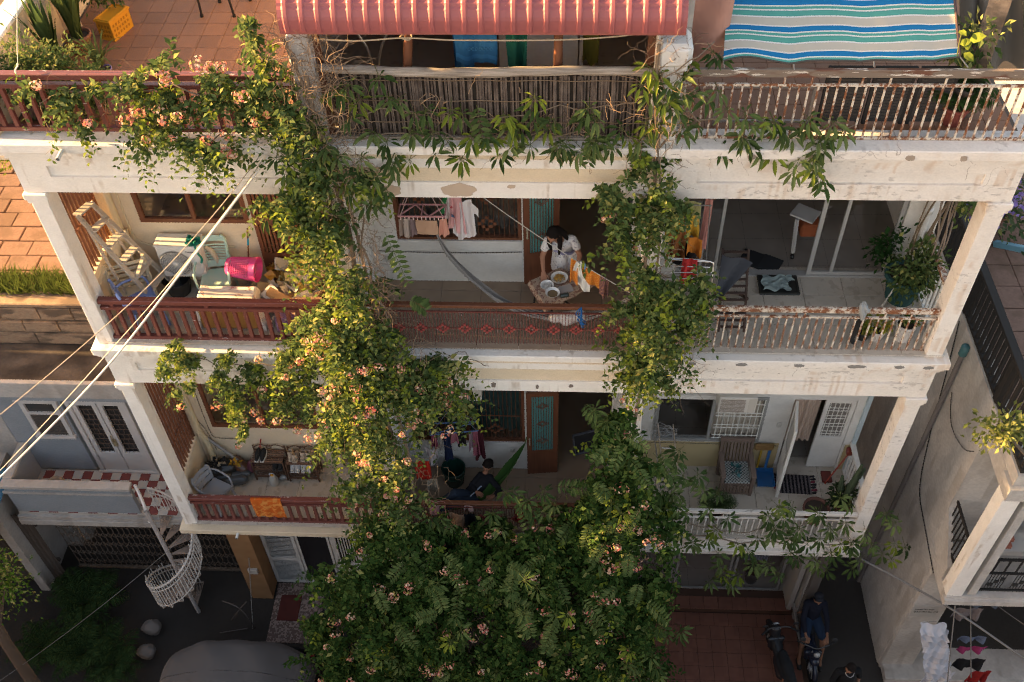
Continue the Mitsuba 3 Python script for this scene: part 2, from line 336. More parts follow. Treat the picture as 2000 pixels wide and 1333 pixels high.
def hand(wrist, d, nrm, s=1.0, curl=.5, side=1):
    """Palm, four fingers and a thumb as chains; d: along the hand, nrm: out of its back, side: where the thumb is."""
    w, d, nrm = np.asarray(wrist, float), unit(np.asarray(d, float)), np.asarray(nrm, float); sd = unit(np.cross(d, nrm)) * side; nrm = unit(np.cross(sd, d)) * side
    out = []
    for i, L in enumerate((.066, .074, .070, .055)):
        o = sd * (.030 - .020 * i) * s; k = w + d * .085 * s + o * 1.15
        a = unit(d - nrm * curl * .5); b = unit(d - nrm * curl * 1.4)
        out.append([(w + o * .6, .017 * s), (k, .0125 * s), (k + a * L * .5 * s, .0095 * s), (k + a * L * .5 * s + b * L * .5 * s, .0075 * s)])
    t0 = w + d * .03 * s + sd * .026 * s; out.append([(w + d * .015 * s, .017 * s), (t0, .014 * s), (t0 + (d * .6 + sd * .8 - nrm * .3) * .036 * s, .011 * s), (t0 + (d * 1.25 + sd * 1.0 - nrm * .6) * .042 * s, .0085 * s)])
    return out
def head(parent, c, fwd, up, skin, hair=(.012, .009, .008), long=(), s=1.0, cap=1.0):
    c, f = np.asarray(c, float), unit(np.asarray(fwd, float)); sd = unit(np.cross(f, up)); u = np.cross(sd, f)
    P = lambda a, b, d: c + (sd * a + f * b + u * d) * s
    ch = [[(P(0, -.015, .03), .083 * s), (P(0, .025, .0), .074 * s)], [(P(0, .025, 0), .070 * s), (P(0, .045, -.085), .034 * s)], [(P(0, .03, -.02), .066 * s), (P(0, .012, -.075), .045 * s)],
          [(P(0, .088, .005), .010 * s), (P(0, .108, -.028), .0135 * s)], [(P(0, .08, -.058), .012 * s), (P(.018, .072, -.056), .008 * s)], [(P(0, .08, -.058), .012 * s), (P(-.018, .072, -.056), .008 * s)]]
    for q in (-1, 1): ch += [[(P(q * .078, -.005, .012), .013 * s), (P(q * .082, -.012, -.022), .009 * s)], [(P(q * .018, .083, .025), .010 * s), (P(q * .045, .07, .026), .009 * s)]]
    ch.append([(P(0, -.02, -.05), .048 * s), (P(0, -.05, -.13), .046 * s)])
    k = part(parent, 'head', M(skin).tm(flesh(ch, .011 * s, 5)), 'dull', True)
    for q in (-1, 1):
        part(k, 'eye', M((.02, .015, .012)).tm(trimesh.creation.icosphere(2, .0085 * s).apply_translation(P(q * .031, .086, .004))), 'plastic', True)
    part(k, 'mouth', M((.30, .10, .08)).tube([P(-.022, .078, -.062), P(0, .092, -.060), P(.022, .078, -.062)], .005 * s, 6), 'dull', True)
    hc = [[(P(0, -.028, .045), .086 * s), (P(0, -.045, .0), .078 * s)], [(P(0, .02, .075), .052 * s), (P(0, -.05, .07), .06 * s)], [(P(.05, .03, .065), .03 * s), (P(.066, -.02, -.01), .028 * s)], [(P(-.05, .03, .065), .03 * s), (P(-.066, -.02, -.01), .028 * s)]]
    part(k, 'hair', M(hair).tm(flesh(hc + [[(np.asarray(p, float), r) for p, r in l] for l in long], .014 * s, 4)), 'cloth', True)
    return k

# ------------------------------------------------------------------ ground
L4, L3, L2, G = 3.55, 0.0, -4.9, -9.3
struct('ground', M().add([(-400, -400, G - .03), (400, -400, G - .03), (400, 400, G - .03), (-400, 400, G - .03)], [(0, 1, 2, 3)]), 'asphalt')

# ------------------------------------------------------------------ the row of three houses
H = thing('row_house', 'white three bay row house with open balconies on every floor, half covered in vines', 'house')
XS = [(0.0, 0.22), (3.72, 3.95), (7.78, 8.0), (11.86, 12.09)]       # the pillars

def frame_with_panel(m, x0, x1, z0, z1, px0, px1, pz0, pz1, depth=.035, y0=0.0, y1=.27):
    m.box(x0, x1, y0 + depth, y1, z0, z1)
    m.box(x0, x1, y0, y0 + depth - .001, pz1, z1).box(x0, x1, y0, y0 + depth - .001, z0, pz0)
    m.box(x0, px0, y0, y0 + depth - .001, pz0 + .001, pz1 - .001).box(px1, x1, y0, y0 + depth - .001, pz0 + .001, pz1 - .001)
def fascia(x0, x1, zt, zb, bsdf, lip0=0, lip1=0, lab=None):
    b = part(H, 'beam', (lambda m: (frame_with_panel(m, x0, x1, zb, zt - .27, x0 + .42, x1 - .42, zt - .58, zt - .41), m)[1])(M()), bsdf, label=lab)
    part(b, 'cornice', M().box(x0 - lip0, x1 + lip1, -.12, .3, zt - .135, zt, bev=.012), bsdf)
    part(b, 'moulding', M().box(x0 - lip0 * .6, x1 + lip1 * .6, -.07, .29, zt - .205, zt - .137), bsdf)
    part(b, 'moulding', M().box(x0 - lip0 * .3, x1 + lip1 * .3, -.035, .28, zt - .27, zt - .207), bsdf)
def fascia_mid(x0, x1, zt, zb):
    b = part(H, 'beam', M().box(x0, x1, 0.0, .27, zb, zt - .30), 'cream', label='beam of the middle house banded in cream and white')
    part(b, 'cornice', M().box(x0, x1, -.11, .3, zt - .12, zt, bev=.012), 'plaster')
    part(b, 'moulding', M().box(x0, x1, -.045, .29, zt - .215, zt - .122), 'cream')
    part(b, 'moulding', M().box(x0, x1, -.03, .28, zt - .36, zt - .217), 'plaster')
    part(b, 'moulding', M().box(x0, x1, -.025, .275, zb - .002, zb + .235), 'plaster')
for zt, zb in ((3.62, 2.80), (-.05, -.92)):
    fascia(-.01, 3.835, zt, zb, 'plaster', lip0=.08)
    fascia_mid(3.84, 7.90, zt, zb)
    fascia(7.905, 12.10, zt, zb, 'stained', lip1=.10, lab='beam streaked with rust and cracked along its edge')
b = part(H, 'beam', box(-.01, 3.835, -.01, .3, -5.19, -4.96), 'cream')
part(b, 'cornice', M().box(-.09, 3.835, -.12, .32, -5.07, -4.945, bev=.012), 'cream')
b = part(H, 'beam', box(3.84, 12.09, 0.0, .3, -5.38, -4.96), 'stained')
part(b, 'cornice', M().box(3.84, 12.12, -.09, .3, -5.36, -5.22, bev=.012), 'stained')
# pillars: shaft, cap, per storey
for i, (x0, x1) in enumerate(XS):
    bs = 'plaster' if i < 2 else 'stained'
    for z0, z1, d in ((-.05, 2.80, .3), (-4.95, -.92, .3)):
        p = part(H, 'pillar', M().box(x0, x1, 0.005, d, z0, z1, bev=.008), bs, label='pillar at the %s, %s' % (('left corner', 'left party wall', 'right party wall', 'right corner')[i], ('third floor', 'second floor')[z0 < -1]))
        if z1 > -2:
            part(p, 'cap', M().box(x0 - .045, x1 + .045, -.04, d + .04, z1 - .115, z1 - .012, bev=.012).box(x0 - .022, x1 + .022, -.018, d + .02, z1 - .17, z1 - .116), bs)
# floor slabs and floor tiles
for z, x0, x1 in ((L3, .13, 12.05), (L2, .13, 12.05)):
    fl = part(H, 'floor', M().box(x0, x1, .27, 6.5, z - .2, z - .012, (.2, .17, .14)), 'dull')
    sh = [ply(M().box(-.297, .297, -.297, .297, 0, .012, bev=.003), q) for q in ('porcelain', 'brown_tile')]; sf = [ply(M().box(-.297, .297, -.268, .297, 0, .012, bev=.003), q) for q in ('porcelain', 'brown_tile')]
    for i in range(20):
        for j in range(3):
            xc, yc = x0 + .3 + .6 * i, .28 + .3 + .6 * j - .32
            if yc - .3 < .27: part(fl, 'tile', sf[6 <= i < 13], to_world=tr(xc, yc, z - .012))
            else: part(fl, 'tile', sh[6 <= i < 13], to_world=tr(xc, yc, z - .012))
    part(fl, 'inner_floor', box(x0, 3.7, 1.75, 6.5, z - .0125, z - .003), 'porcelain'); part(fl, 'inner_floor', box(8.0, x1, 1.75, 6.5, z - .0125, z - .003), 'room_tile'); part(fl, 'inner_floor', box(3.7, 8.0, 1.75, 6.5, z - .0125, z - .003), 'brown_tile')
fl = part(H, 'floor', box(0, 12.05, .27, 8, 3.3, L4 - .014, (.10, .07, .05)), 'dull')
tile = ply(M().box(-.1475, .1475, -.1475, .1475, 0, .014, bev=.003), 'terracotta')
for i in range(13):
    for j in range(13):
        if i < 12: part(fl, 'tile', tile, to_world=tr(.115 + .15 + .3 * i - .08, .44 + .3 * j, L4 - .014))
for i in range(13):
    for j in range(6): part(fl, 'tile', tile, to_world=tr(8.1 + .15 + .3 * i, .44 + .3 * j, L4 - .014))
part(fl, 'inner_floor', box(0, 12.05, .44 + 3.75, 8, L4 - .0135, L4 - .002), 'terracotta')
part(fl, 'inner_floor', box(8.05, 12.05, .44 + 1.66, 4.0, L4 - .0135, L4 - .002), 'terracotta')
part(fl, 'inner_floor', box(3.83, 8.0, .28, 4.0, L4 - .0138, L4 - .003), 'porcelain')

def wall(x0, x1, z0, z1, y0, y1, holes, bsdf, lab=None):
    m = M(); zs = sorted({z0, z1, *[h[2] for h in holes], *[h[3] for h in holes]})
    for a, b in zip(zs, zs[1:]):
        x = x0
        for h in sorted(h for h in holes if h[2] <= a + 1e-6 and h[3] >= b - 1e-6):
            if h[0] > x: m.box(x, h[0], y0, y1, a, b)
            x = h[1]
        if x < x1: m.box(x, x1, y0, y1, a, b)
    return part(H, 'wall', m, bsdf, label=lab)
# back walls of the balconies
wall(.13, 3.75, .001, 3.1, 1.30, 1.42, [(.62, 2.22, 1.18, 2.75), (2.27, 3.35, .001, 2.75)], 'cream')
wall(3.9, 7.82, .001, 3.1, 1.36, 1.48, [(4.32, 6.15, .82, 2.75), (6.17, 7.72, .001, 2.72)], 'white_wall')
wall(7.95, 12.05, .001, 3.1, 1.56, 1.68, [(8.45, 11.6, .001, 2.7)], 'white_wall')
wall(.13, 3.75, L2, -1.1, 1.31, 1.43, [(.48, 2.45, -3.72, -2.2), (2.7, 3.5, L2, -2.4)], 'cream')
wall(3.9, 7.82, L2, -1.1, 1.36, 1.48, [(4.1, 6.13, -4.1, -2.55), (6.17, 7.65, L2, -2.55)], 'white_wall')
wall(7.95, 12.05, L2, -1.1, 1.52, 1.64, [(8.42, 10.34, -4.12, -2.85), (10.78, 11.86, L2, -2.9)], 'white_wall')
mat('yellow_paint', proc(lambda p, n, uv: mix((.36, .28, .145), (.43, .345, .19), fbm(p.x * 5, p.y * 5, p.z * 5, 3))), .7, spec=.3)
part(H, 'dado', M().box(8.0, 10.72, 1.505, 1.519, L2, -4.16).box(11.9, 12.04, 1.505, 1.519, L2, -4.16), 'yellow_paint', label='yellow painted dado')
# party walls and sides
for x0, x1, b in ((3.77, 3.90, 'white_wall'), (7.83, 7.95, 'white_wall')):
    for z0, z1 in ((.002, 2.79), (L2 + .002, -.93)): part(H, 'wall', box(x0, x1, .31, 6.4, z0, z1), b)
    part(H, 'wall', box(x0, x1, .31, 6.4, G, -5.2), b)
part(H, 'wall', box(0, .12, 1.31, 8, .002, 3.29), 'cream'); part(H, 'wall', box(0, .12, 1.32, 8, L2, -.01), 'cream'); part(H, 'wall', box(0, .12, 1.3, 8, G, -5.2), 'cream')
part(H, 'wall', box(11.98, 12.09, 1.6, 8, G, 3.29), 'stained')
part(H, 'wall', box(.13, 11.97, 6.5, 6.7, G, 3.29), 'old_wall')
# ceilings
for z in (3.15, -.52, -5.1):
    part(H, 'ceiling', box(.13, 11.97, .3, 6.45, z, z + .1, (.42, .40, .36)), 'dull')

# low side walls and slatted screens at the left end
slat = {}
for z0, zw, z1, y1, w in ((.0, .93, 2.78, 1.30, .05), (L2, -4.0, -1.0, 1.31, .05)):
    part(H, 'parapet', box(.01, .12, .31, y1, z0, zw), 'cream')
    m = M().box(.055, .08, .42, y1, z1 - .04, z1).box(.055, .08, .42, y1, zw + .03, zw + .07)
    s = part(H, 'side_screen', M().box(.051, .083, .33, .37, zw + .001, z1).box(.051, .083, y1 - .04, y1 - .002, zw + .001, z1).box(.085, .105, .37, y1 - .04, zw + .72, zw + .75), 'wood', label='brown slatted screen closing the left end of the balcony')
    sl = ply(M().box(.05, .085, -.019, .019, zw + .001, z1), 'wood')
    n = 9
    for i in range(n): part(s, 'slat', sl, to_world=tr(0, .43 + (y1 - .52) * i / (n - 1), 0))

# ------------------------------------------------------------------ windows and doors of the row house
FR = (.20, .085, .045)      # brown joinery
def framed(name, x0, x1, z0, z1, y, bsdf, w=.06, d=.06, mull=(), rails=(), lab=None, glass=True, col=None):
    """A window or door frame with a glass pane; mull, rails: where its bars stand."""
    m = M(col)
    m.box(x0, x0 + w, y, y + d, z0, z1).box(x1 - w, x1, y, y + d, z0, z1).box(x0 + w, x1 - w, y, y + d, z1 - w, z1).box(x0 + w, x1 - w, y, y + d, z0, z0 + w)
    for a in mull: m.box(a - w * .4, a + w * .4, y + .003, y + d - .003, z0 + w, z1 - w)
    for a in rails: m.box(x0 + w, x1 - w, y + .004, y + d - .004, a - w * .4, a + w * .4)
    k = part(H, name, m, bsdf, label=lab)
    if glass:
        xs = [x0 + w, *mull, x1 - w]
        for a, b in zip(xs, xs[1:]):
            part(k, 'pane', M().add([(a, y + d * .5, z0 + w), (b, y + d * .5, z0 + w), (b, y + d * .5, z1 - w), (a, y + d * .5, z1 - w)], [(0, 1, 2, 3)]), 'pane')
    return k
def leaf_frame(x0, x1, z0, z1, w=.08, t=.04, solid=None, y=0):
    m = M().box(x0, x0 + w, y, y + t, z0, z1).box(x1 - w, x1, y, y + t, z0, z1).box(x0 + w, x1 - w, y, y + t, z1 - w, z1).box(x0 + w, x1 - w, y, y + t, z0, solid or z0 + w)
    return m
framed('window', .62, 2.22, 1.18, 2.75, 1.285, 'wood', .07, mull=(1.42,), lab='brown sliding window of the third floor, left')
framed('window', .48, 2.45, -3.72, -2.2, 1.295, 'wood', .06, mull=(1.45,), lab='brown sliding window of the second floor, left')
# slatted brown door
d = part(H, 'door', leaf_frame(2.28, 2.76, .02, 2.72, .055, .04, .62, 1.27).box(2.335, 2.705, 1.272, 1.308, 1.17, 1.30), 'wood', label='brown slatted door leaf')
for z0, z1 in ((.63, 1.165), (1.305, 2.66)):
    for i in range(6): part(d, 'slat', box(2.355 + i * .058, 2.385 + i * .058, 1.275, 1.30, z0, z1), 'wood')
d = part(H, 'door', leaf_frame(2.82, 3.34, .02, 2.72, .07, .04, .8, 1.34), 'wood', label='brown door leaf partly behind vines')
# middle house: window grilles, doors with teal panels
def diamond(cx, cz, s, y, m, t=.012):
    for i, j in ((0, 2), (1, 1), (2, 0), (1, -1), (0, -2), (-1, -1), (-2, 0), (-1, 1), (-1, 2), (1, 2), (-1, -2), (1, -2), (2, 1), (2, -1), (-2, 1), (-2, -1))[:8]:
        m.box(cx + i * s - s * .48, cx + i * s + s * .48, y, y + t, cz + j * s - s * .48, cz + j * s + s * .48)
    return m
TEAL = (.065, .20, .19)
def grille(parent, x0, x1, z0, z1, y, step, diamonds, s=.055, bsdf='wood'):
    g = part(parent, 'grille', M().box(x0, x1, y - .006, y + .006, z0, z0 + .02).box(x0, x1, y - .006, y + .006, z1 - .02, z1).box(x0, x1, y - .004, y + .004, (z0 + z1) / 2 - .008, (z0 + z1) / 2 + .008), bsdf) if parent.count('__') < 2 else None
    m = M()
    x = x0 + step / 2
    while x < x1:
        m.tube([(x, y, z0), (x, y, z1)], .005, 4); x += step
    for cx, cz in diamonds: diamond(cx, cz, s, y - .008, m)
    part(g or parent, 'bars' if not g else 'bar_lattice', m, bsdf, stuff=True) if not g else part(parent, 'bar_lattice', m, bsdf, stuff=True)
w3 = framed('window', 4.32, 6.15, .82, 2.75, 1.39, 'wood', .06, mull=(5.24,), lab='barred window of the middle house, third floor')
grille(w3, 4.36, 6.11, .86, 2.7, 1.375, .075, [(4.7, 1.15), (5.65, 1.15), (5.65, 1.65), (4.7, 1.65), (5.2, 1.4)])
w2 = framed('window', 4.1, 6.13, -4.1, -2.55, 1.39, 'wood', .06, mull=(5.1,), lab='barred window of the middle house, second floor')
grille(w2, 4.14, 6.09, -4.06, -2.6, 1.375, .075, [(4.6, -3.7), (5.6, -3.7), (5.1, -3.4)])
def teal_door(zf, ztop, a0, a1, zp, lab):
    """Door leaf hinged at a0, its free edge at a1 (x, y)."""
    L = math.hypot(a1[0] - a0[0], a1[1] - a0[1]); A = T().translate([a0[0], a0[1], zf]).rotate([0, 0, 1], math.degrees(math.atan2(a1[1] - a0[1], a1[0] - a0[0])))
    h = ztop - zf
    d = part(H, 'door', leaf_frame(0, L, .01, h, .09, .045, zp), 'wood', label=lab, to_world=A)
    part(d, 'panel', box(.085, L - .085, .015, .025, zp, h - .09, TEAL), 'paint', to_world=A, label='teal ribbed sheet behind bars')
    m = M()
    for i in range(8): m.tube([(.12 + (L - .24) * i / 7, .008, zp), (.12 + (L - .24) * i / 7, .008, h - .09)], .0065, 5)
    part(d, 'bars', m, 'wood', to_world=A, stuff=True)
    for cz in np.linspace(zp + .3, h - .35, 3):
        m = M()
        for r in (.10, .06):
            q = [(L / 2 + r * sx, -.002, cz + r * .8 * sz) for sx, sz in ((1, 0), (0, 1), (-1, 0), (0, -1), (1, 0))]
            m.tube(q, .007, 4)
        part(d, 'ornament', m, 'wood', to_world=A)
    part(d, 'handle', M((.3, .27, .2)).tube([(.045, -.03, .95), (.045, -.03, 1.1)], .012, 6).box(.03, .06, -.03, 0, .94, .96).box(.03, .06, -.03, 0, 1.09, 1.11), 'paint', to_world=A)
teal_door(.0, 2.6, (6.18, 1.30), (6.69, 1.43), .62, 'brown door leaf with a teal panel, third floor')
teal_door(L2, -2.55, (6.17, 1.235), (6.72, 1.29), .72, 'brown door leaf with a teal panel, second floor')
# right house, third floor: aluminium sliding doors
AL = (.30, .29, .275)
framed('sliding_door', 8.46, 9.07, .03, 2.68, 1.60, 'paint', .045, .04, mull=(8.82,), col=AL, lab='aluminium sliding door slid open to the left')
framed('sliding_door', 10.42, 11.58, .03, 2.68, 1.57, 'paint', .06, .04, mull=(10.78,), col=AL, lab='aluminium glass sliding door, right of the opening')
part(H, 'door_track', box(8.46, 11.6, 1.545, 1.67, .001, .028, AL), 'paint')
# right house, second floor
fr = framed('window', 8.42, 10.34, -4.12, -2.85, 1.50, 'paint', .07, .05, mull=(9.42,), col=(.24, .235, .22), lab='grey framed window with a white lattice grille')
m = M((.60, .58, .52))
for i in range(9): m.tube([(9.52 + .095 * i, 1.49, -4.0), (9.52 + .095 * i, 1.49, -2.9)], .009, 4)
for z in (-3.98, -3.9, -3.68, -3.6, -3.35, -3.27, -3.02): m.tube([(9.47, 1.487, z), (10.29, 1.487, z)], .009, 4)
part(H, 'grille', m, 'paint', label='white lattice grille over the right half of the window')
t = np.linspace(0, 1, 60)
def curtain(x0, x1, z0, z1, y, waves, col, amp=.03):
    u = np.linspace(0, 1, waves * 8); zz = np.linspace(0, 1, 8)
    P = np.array([[(x0 + (x1 - x0) * a, y + amp * math.sin(a * waves * 6.283) * (.6 + .4 * b) + .01 * math.sin(a * 17 + b * 3), z1 + (z0 - z1) * b) for b in zz] for a in u])
    return M(col).grid(P)
part(w3, 'curtain', curtain(4.38, 6.1, .88, 2.7, 1.62, 9, (.055, .05, .045)), 'cloth', smooth=True); part(w2, 'curtain', curtain(4.16, 6.08, -4.04, -2.6, 1.62, 11, (.03, .055, .05)), 'cloth', smooth=True)  # third floor curtain is an added dark sheet standing for the unlit room
part(fr, 'curtain', curtain(9.45, 10.3, -4.05, -2.9, 1.60, 7, (.42, .37, .30)), 'cloth', smooth=True)
part(H, 'pelmet', box(8.4, 9.5, 1.40, 1.52, -2.80, -2.70), 'plaster')
D = part(H, 'door', leaf_frame(11.33, 11.85, L2 + .02, -2.92, .07, .045, -3.98, 1.54).box(11.33, 11.85, 1.535, 1.59, -4.02, -3.97), 'white_wall', label='white door leaf with a lattice grille')
m = M((.62, .6, .55))
for i in range(5): m.tube([(11.43 + .08 * i, 1.56, -3.98), (11.43 + .08 * i, 1.56, -2.99)], .008, 4)
for i in range(9): m.tube([(11.40, 1.56, -3.9 + .11 * i - .03 * (i % 2)), (11.78, 1.56, -3.9 + .11 * i - .03 * (i % 2))], .008, 4)
part(D, 'grille', m, 'paint'); part(D, 'backing', box(11.40, 11.78, 1.575, 1.58, -3.97, -2.99, (.16, .14, .12)), 'dull')
A = T().translate([10.80, 1.51, 0]).rotate([0, 0, 1], -100)
D = part(H, 'door', leaf_frame(0, .68, L2 + .02, -2.92, .07, .045, -3.98), 'white_wall', label='white door leaf standing open into the balcony', to_world=A)
part(D, 'backing', box(.07, .61, .015, .022, -3.98, -2.99, (.30, .29, .27)), 'dull', to_world=A)
part(D, 'handle', M().bar((.62, -.02, -3.95), (.62, -.02, -3.75), .02), 'chrome', to_world=A)
part(H, 'curtain', curtain(10.83, 11.32, -4.35, -2.95, 1.75, 5, (.50, .38, .30)), 'cloth', smooth=True, label='beige curtain in the doorway')
# posts and pipes at the right end
part(H, 'post', M((.36, .44, .47)).box(11.99, 12.06, 1.46, 1.53, L2, -1), 'paint', label='pale blue post at the end of the second floor wall')
part(H, 'drain_pipe', M((.55, .53, .49)).tube([(11.84, 1.47, 0), (11.84, 1.47, 2.7)], .055, 12).tube([(11.84, 1.47, 1.36), (11.84, 1.47, 1.45)], .068, 12), 'paint', True, label='white drain pipe at the right end of the third floor')
part(H, 'drain_pipe', M((.52, .44, .29)).tube([(.30, 1.24, .0), (.30, 1.24, 3.0)], .05, 12), 'paint', True, label='cream drain pipe in the left corner of the third floor')
part(H, 'drain_pipe', M((.52, .44, .29)).tube([(.30, 1.24, L2), (.30, 1.24, -4.05), (.22, 1.26, -3.8), (.16, 1.27, -1)], .055, 12), 'paint', True, label='cream drain pipe in the left corner of the second floor')
part(H, 'conduit', M((.50, .44, .31)).tube(smooth_path([(.42, 1.28, 3.0), (.42, 1.28, .95), (.5, 1.28, .8), (.75, 1.28, .72), (1.9, 1.28, .72)]), .012, 6), 'paint', True)
for x, y, z, l in ((.78, -.12, 3.55, .16), (1.02, -.12, -.09, .10), (.98, -.12, -5.0, .10)):
    part(H, 'spout', M((.55, .55, .52)).tube([(x, y + .1, z), (x - .01, y - l, z - .02)], .025, 10, cap=False).tube([(x - .01, y - l, z - .02), (x, y + .1, z)], .019, 10, (.12, .12, .12)), 'paint', True, label='short white drain spout')
# window air conditioners of the second floor
def window_ac(x0, x1, z0, z1, y0, y1):
    a = part(H, 'window_air_conditioner', M((.52, .48, .42)).box(x0, x1, y0, y1, z0, z1, bev=.012), 'paint')
    m = M((.30, .25, .21))
    for i in range(9): m.box(x0 + .03, x0 + (x1 - x0) * .7, y0 - .008, y0 + .004, z0 + .035 + i * (z1 - z0 - .07) / 9, z0 + .035 + (i + .6) * (z1 - z0 - .07) / 9)
    part(a, 'intake_grille', m, 'dull')
    part(a, 'side_panel', M((.46, .42, .36)).box(x1 - .14, x1 - .02, y0 - .005, y0 + .003, z0 + .03, z1 - .03), 'paint')
window_ac(9.40, 10.03, -2.80, -2.40, 1.12, 1.5)
window_ac(4.95, 5.42, -2.62, -2.25, 1.12, 1.36)

# sockets, switches and wires on the back walls
for x, y, z in ((3.55, 1.29, 1.25), (6.02, 1.35, 3.0), (8.2, 1.55, 1.3), (10.62, 1.51, -3.6), (2.58, 1.30, -3.6), (5.9, 1.35, -4.3), (4.15, 1.35, .45)): part(H, 'switch_box', M((.44, .42, .38)).box(x - .04, x + .04, y - .018, y, z - .06, z + .06, bev=.005).box(x - .012, x + .012, y - .024, y - .018, z - .02, z + .02), 'paint')
for q in ([(.13, 1.27, -2.4), (.2, 1.27, -3.2), (.36, 1.28, -3.9), (.40, 1.28, -4.4)], [(.42, 1.29, -2.6), (.40, 1.29, -3.6), (.43, 1.28, -4.0), (.9, 1.28, -4.05)], [(8.0, 1.5, -4.2), (9.0, 1.5, -4.19), (10.7, 1.5, -4.22)], [(4.0, 1.34, .62), (5.0, 1.34, .60), (6.15, 1.34, .63)], [(.30, .62, -4.05), (.27, .60, -4.5), (.30, .55, -4.75)]): part(H, 'wall_wire', M((.10, .085, .07)).tube(smooth_path(q, 16), .006, 5), 'dull')

# bare patches where the white render has come off the beams
rb = np.random.default_rng(31); from shapely.geometry import Polygon as _Pg
def bare(cx, cz, w, h, y, col=(.40, .31, .23)):
    t_ = np.linspace(0, 6.283, 22)[:-1]; q = [(w * .5 * math.cos(a) * rb.uniform(.7, 1.1), h * .5 * np.sign(math.sin(a)) * abs(math.sin(a)) ** .6 * rb.uniform(.8, 1.05)) for a in t_]
    m = trimesh.creation.extrude_polygon(_Pg(q).buffer(.004), .006, engine='earcut'); m.apply_transform(trimesh.transformations.rotation_matrix(math.pi / 2, (1, 0, 0))); m.apply_translation((cx, y, cz)); part(H, 'bare_patch', M(col).tm(m), 'dull')
for cx, cz, w, h in ((5.46, 2.92, .42, .21), (4.62, 2.90, .25, .17), (6.1, 2.98, .10, .05), (7.2, 2.86, .14, .06)): bare(cx, cz, w, h, -.0245)
for cx, cz, w, h in ((5.3, -.80, .05, .10), (5.75, -.79, .07, .11), (6.4, -.82, .04, .09), (4.9, -.86, .12, .05), (6.9, -.78, .06, .07)): bare(cx, cz, w, h, -.0245, (.16, .13, .11))
for x_ in (8.9, 9.6, 10.7, 11.3): bare(x_, 3.53, .05 * rb.uniform(1, 3), .07, -.1195, (.30, .24, .19))
for x_ in (8.6, 9.3, 10.1, 10.9, 11.5, 11.9): bare(x_, -.125, .16 * rb.uniform(.6, 1.8), .06, -.1195, (.19, .175, .16))

# ------------------------------------------------------------------ railings
def railing(label, x0, x1, y, ztop, zlow, zbot, step, w, bsdf, toph, topw, thin=False, joints=(), top=None, group=None):
    k = thing('railing', label, 'railing', group)
    part(k, 'top_rail', M().box(x0, x1, y - topw / 2, y + topw / 2, ztop - toph, ztop, bev=.006), top or bsdf)
    h = .03 if thin else .055
    part(k, 'lower_rail', box(x0, x1, y - w * .7, y + w * .7, zlow - h, zlow), bsdf)
    part(k, 'bottom_rail', box(x0, x1, y - w * .7, y + w * .7, zbot, zbot + h), bsdf)
    n = int(round((x1 - x0) / step)); bal = ply(M().box(-w / 2, w / 2, y - w / 2, y + w / 2, zbot + h, zlow - h), bsdf)
    for i in range(n): part(k, 'baluster', bal, to_world=tr(x0 + (i + .5) * (x1 - x0) / n, 0, 0))
    st = ply(M().box(-w / 2, w / 2, y - w / 2, y + w / 2, zlow, ztop - toph), bsdf)
    for x in joints: part(k, 'post', st, to_world=tr(x, 0, 0))
    return k
mat('old_rail', proc(lambda p, n, uv: mix(mix((0.17, 0.13, 0.10), (0.12, 0.055, 0.035), smoothstep(.5, .6, fbm(p.x * 3, p.y * 9, p.z * 9, 3))), (0.50, 0.45, 0.39), smoothstep(.60, .68, fbm(p.x * 6 + 4, p.y * 30, p.z * 30, 4)))), .8)
railing('maroon wooden railing of the top terrace, left, hung with pink flowers', .0, 3.72, .1, 4.47, 4.33, 3.68, .155, .05, 'maroon', .075, .10, joints=(1.4, 2.6))
railing('maroon railing of the third floor balcony with the ladder and pink basket', .225, 3.72, .1, .80, .66, .0, .155, .05, 'maroon', .075, .10, joints=(.4, 1.75, 3.1))
railing('maroon railing with an orange towel over it, second floor left', .225, 3.72, .1, -4.17, -4.30, -4.9, .155, .05, 'maroon', .075, .10, joints=(.5, 1.9, 3.2))
railing('rusty white bar railing of the top terrace below the striped sheet', 8.02, 12.2, .1, 4.56, 4.37, 3.63, .105, .02, 'rusty', .10, .05, True, joints=(9.15, 9.45, 9.75, 10.0, 10.3, 10.9, 11.1), top='old_rail')
railing('rusty white bar railing of the third floor balcony, right', 8.02, 11.86, .1, .83, .66, -.03, .105, .02, 'rusty', .09, .05, True, joints=(8.97, 9.10, 9.95, 10.07, 11.15, 11.5))
railing('cream bar railing overgrown by big leaves, second floor right', 8.02, 11.86, .06, -4.15, -4.36, -5.04, .105, .018, 'stained', .08, .06, True, joints=(8.5, 9.6, 10.6, 11.6))
# side railings at the right end
for z0, z1 in ((0.0, .93), (L2, -4.05)):
    k = thing('railing', 'short white railing closing the right end of the %s floor balcony' % ('third' if z0 == 0 else 'second'), 'railing')
    part(k, 'top_rail', box(11.97, 12.05, .31, 1.6, z1 - .06, z1), 'rusty' if z0 == 0 else 'white_wall')
    part(k, 'bottom_rail', box(11.99, 12.03, .31, 1.6, z0 + .02, z0 + .06), 'white_wall')
    bl = ply(M().box(12.0, 12.03, -.014, .014, z0 + .06, z1 - .06), 'white_wall')
    for i in range(11): part(k, 'baluster', bl, to_world=tr(0, .38 + i * .118, 0))
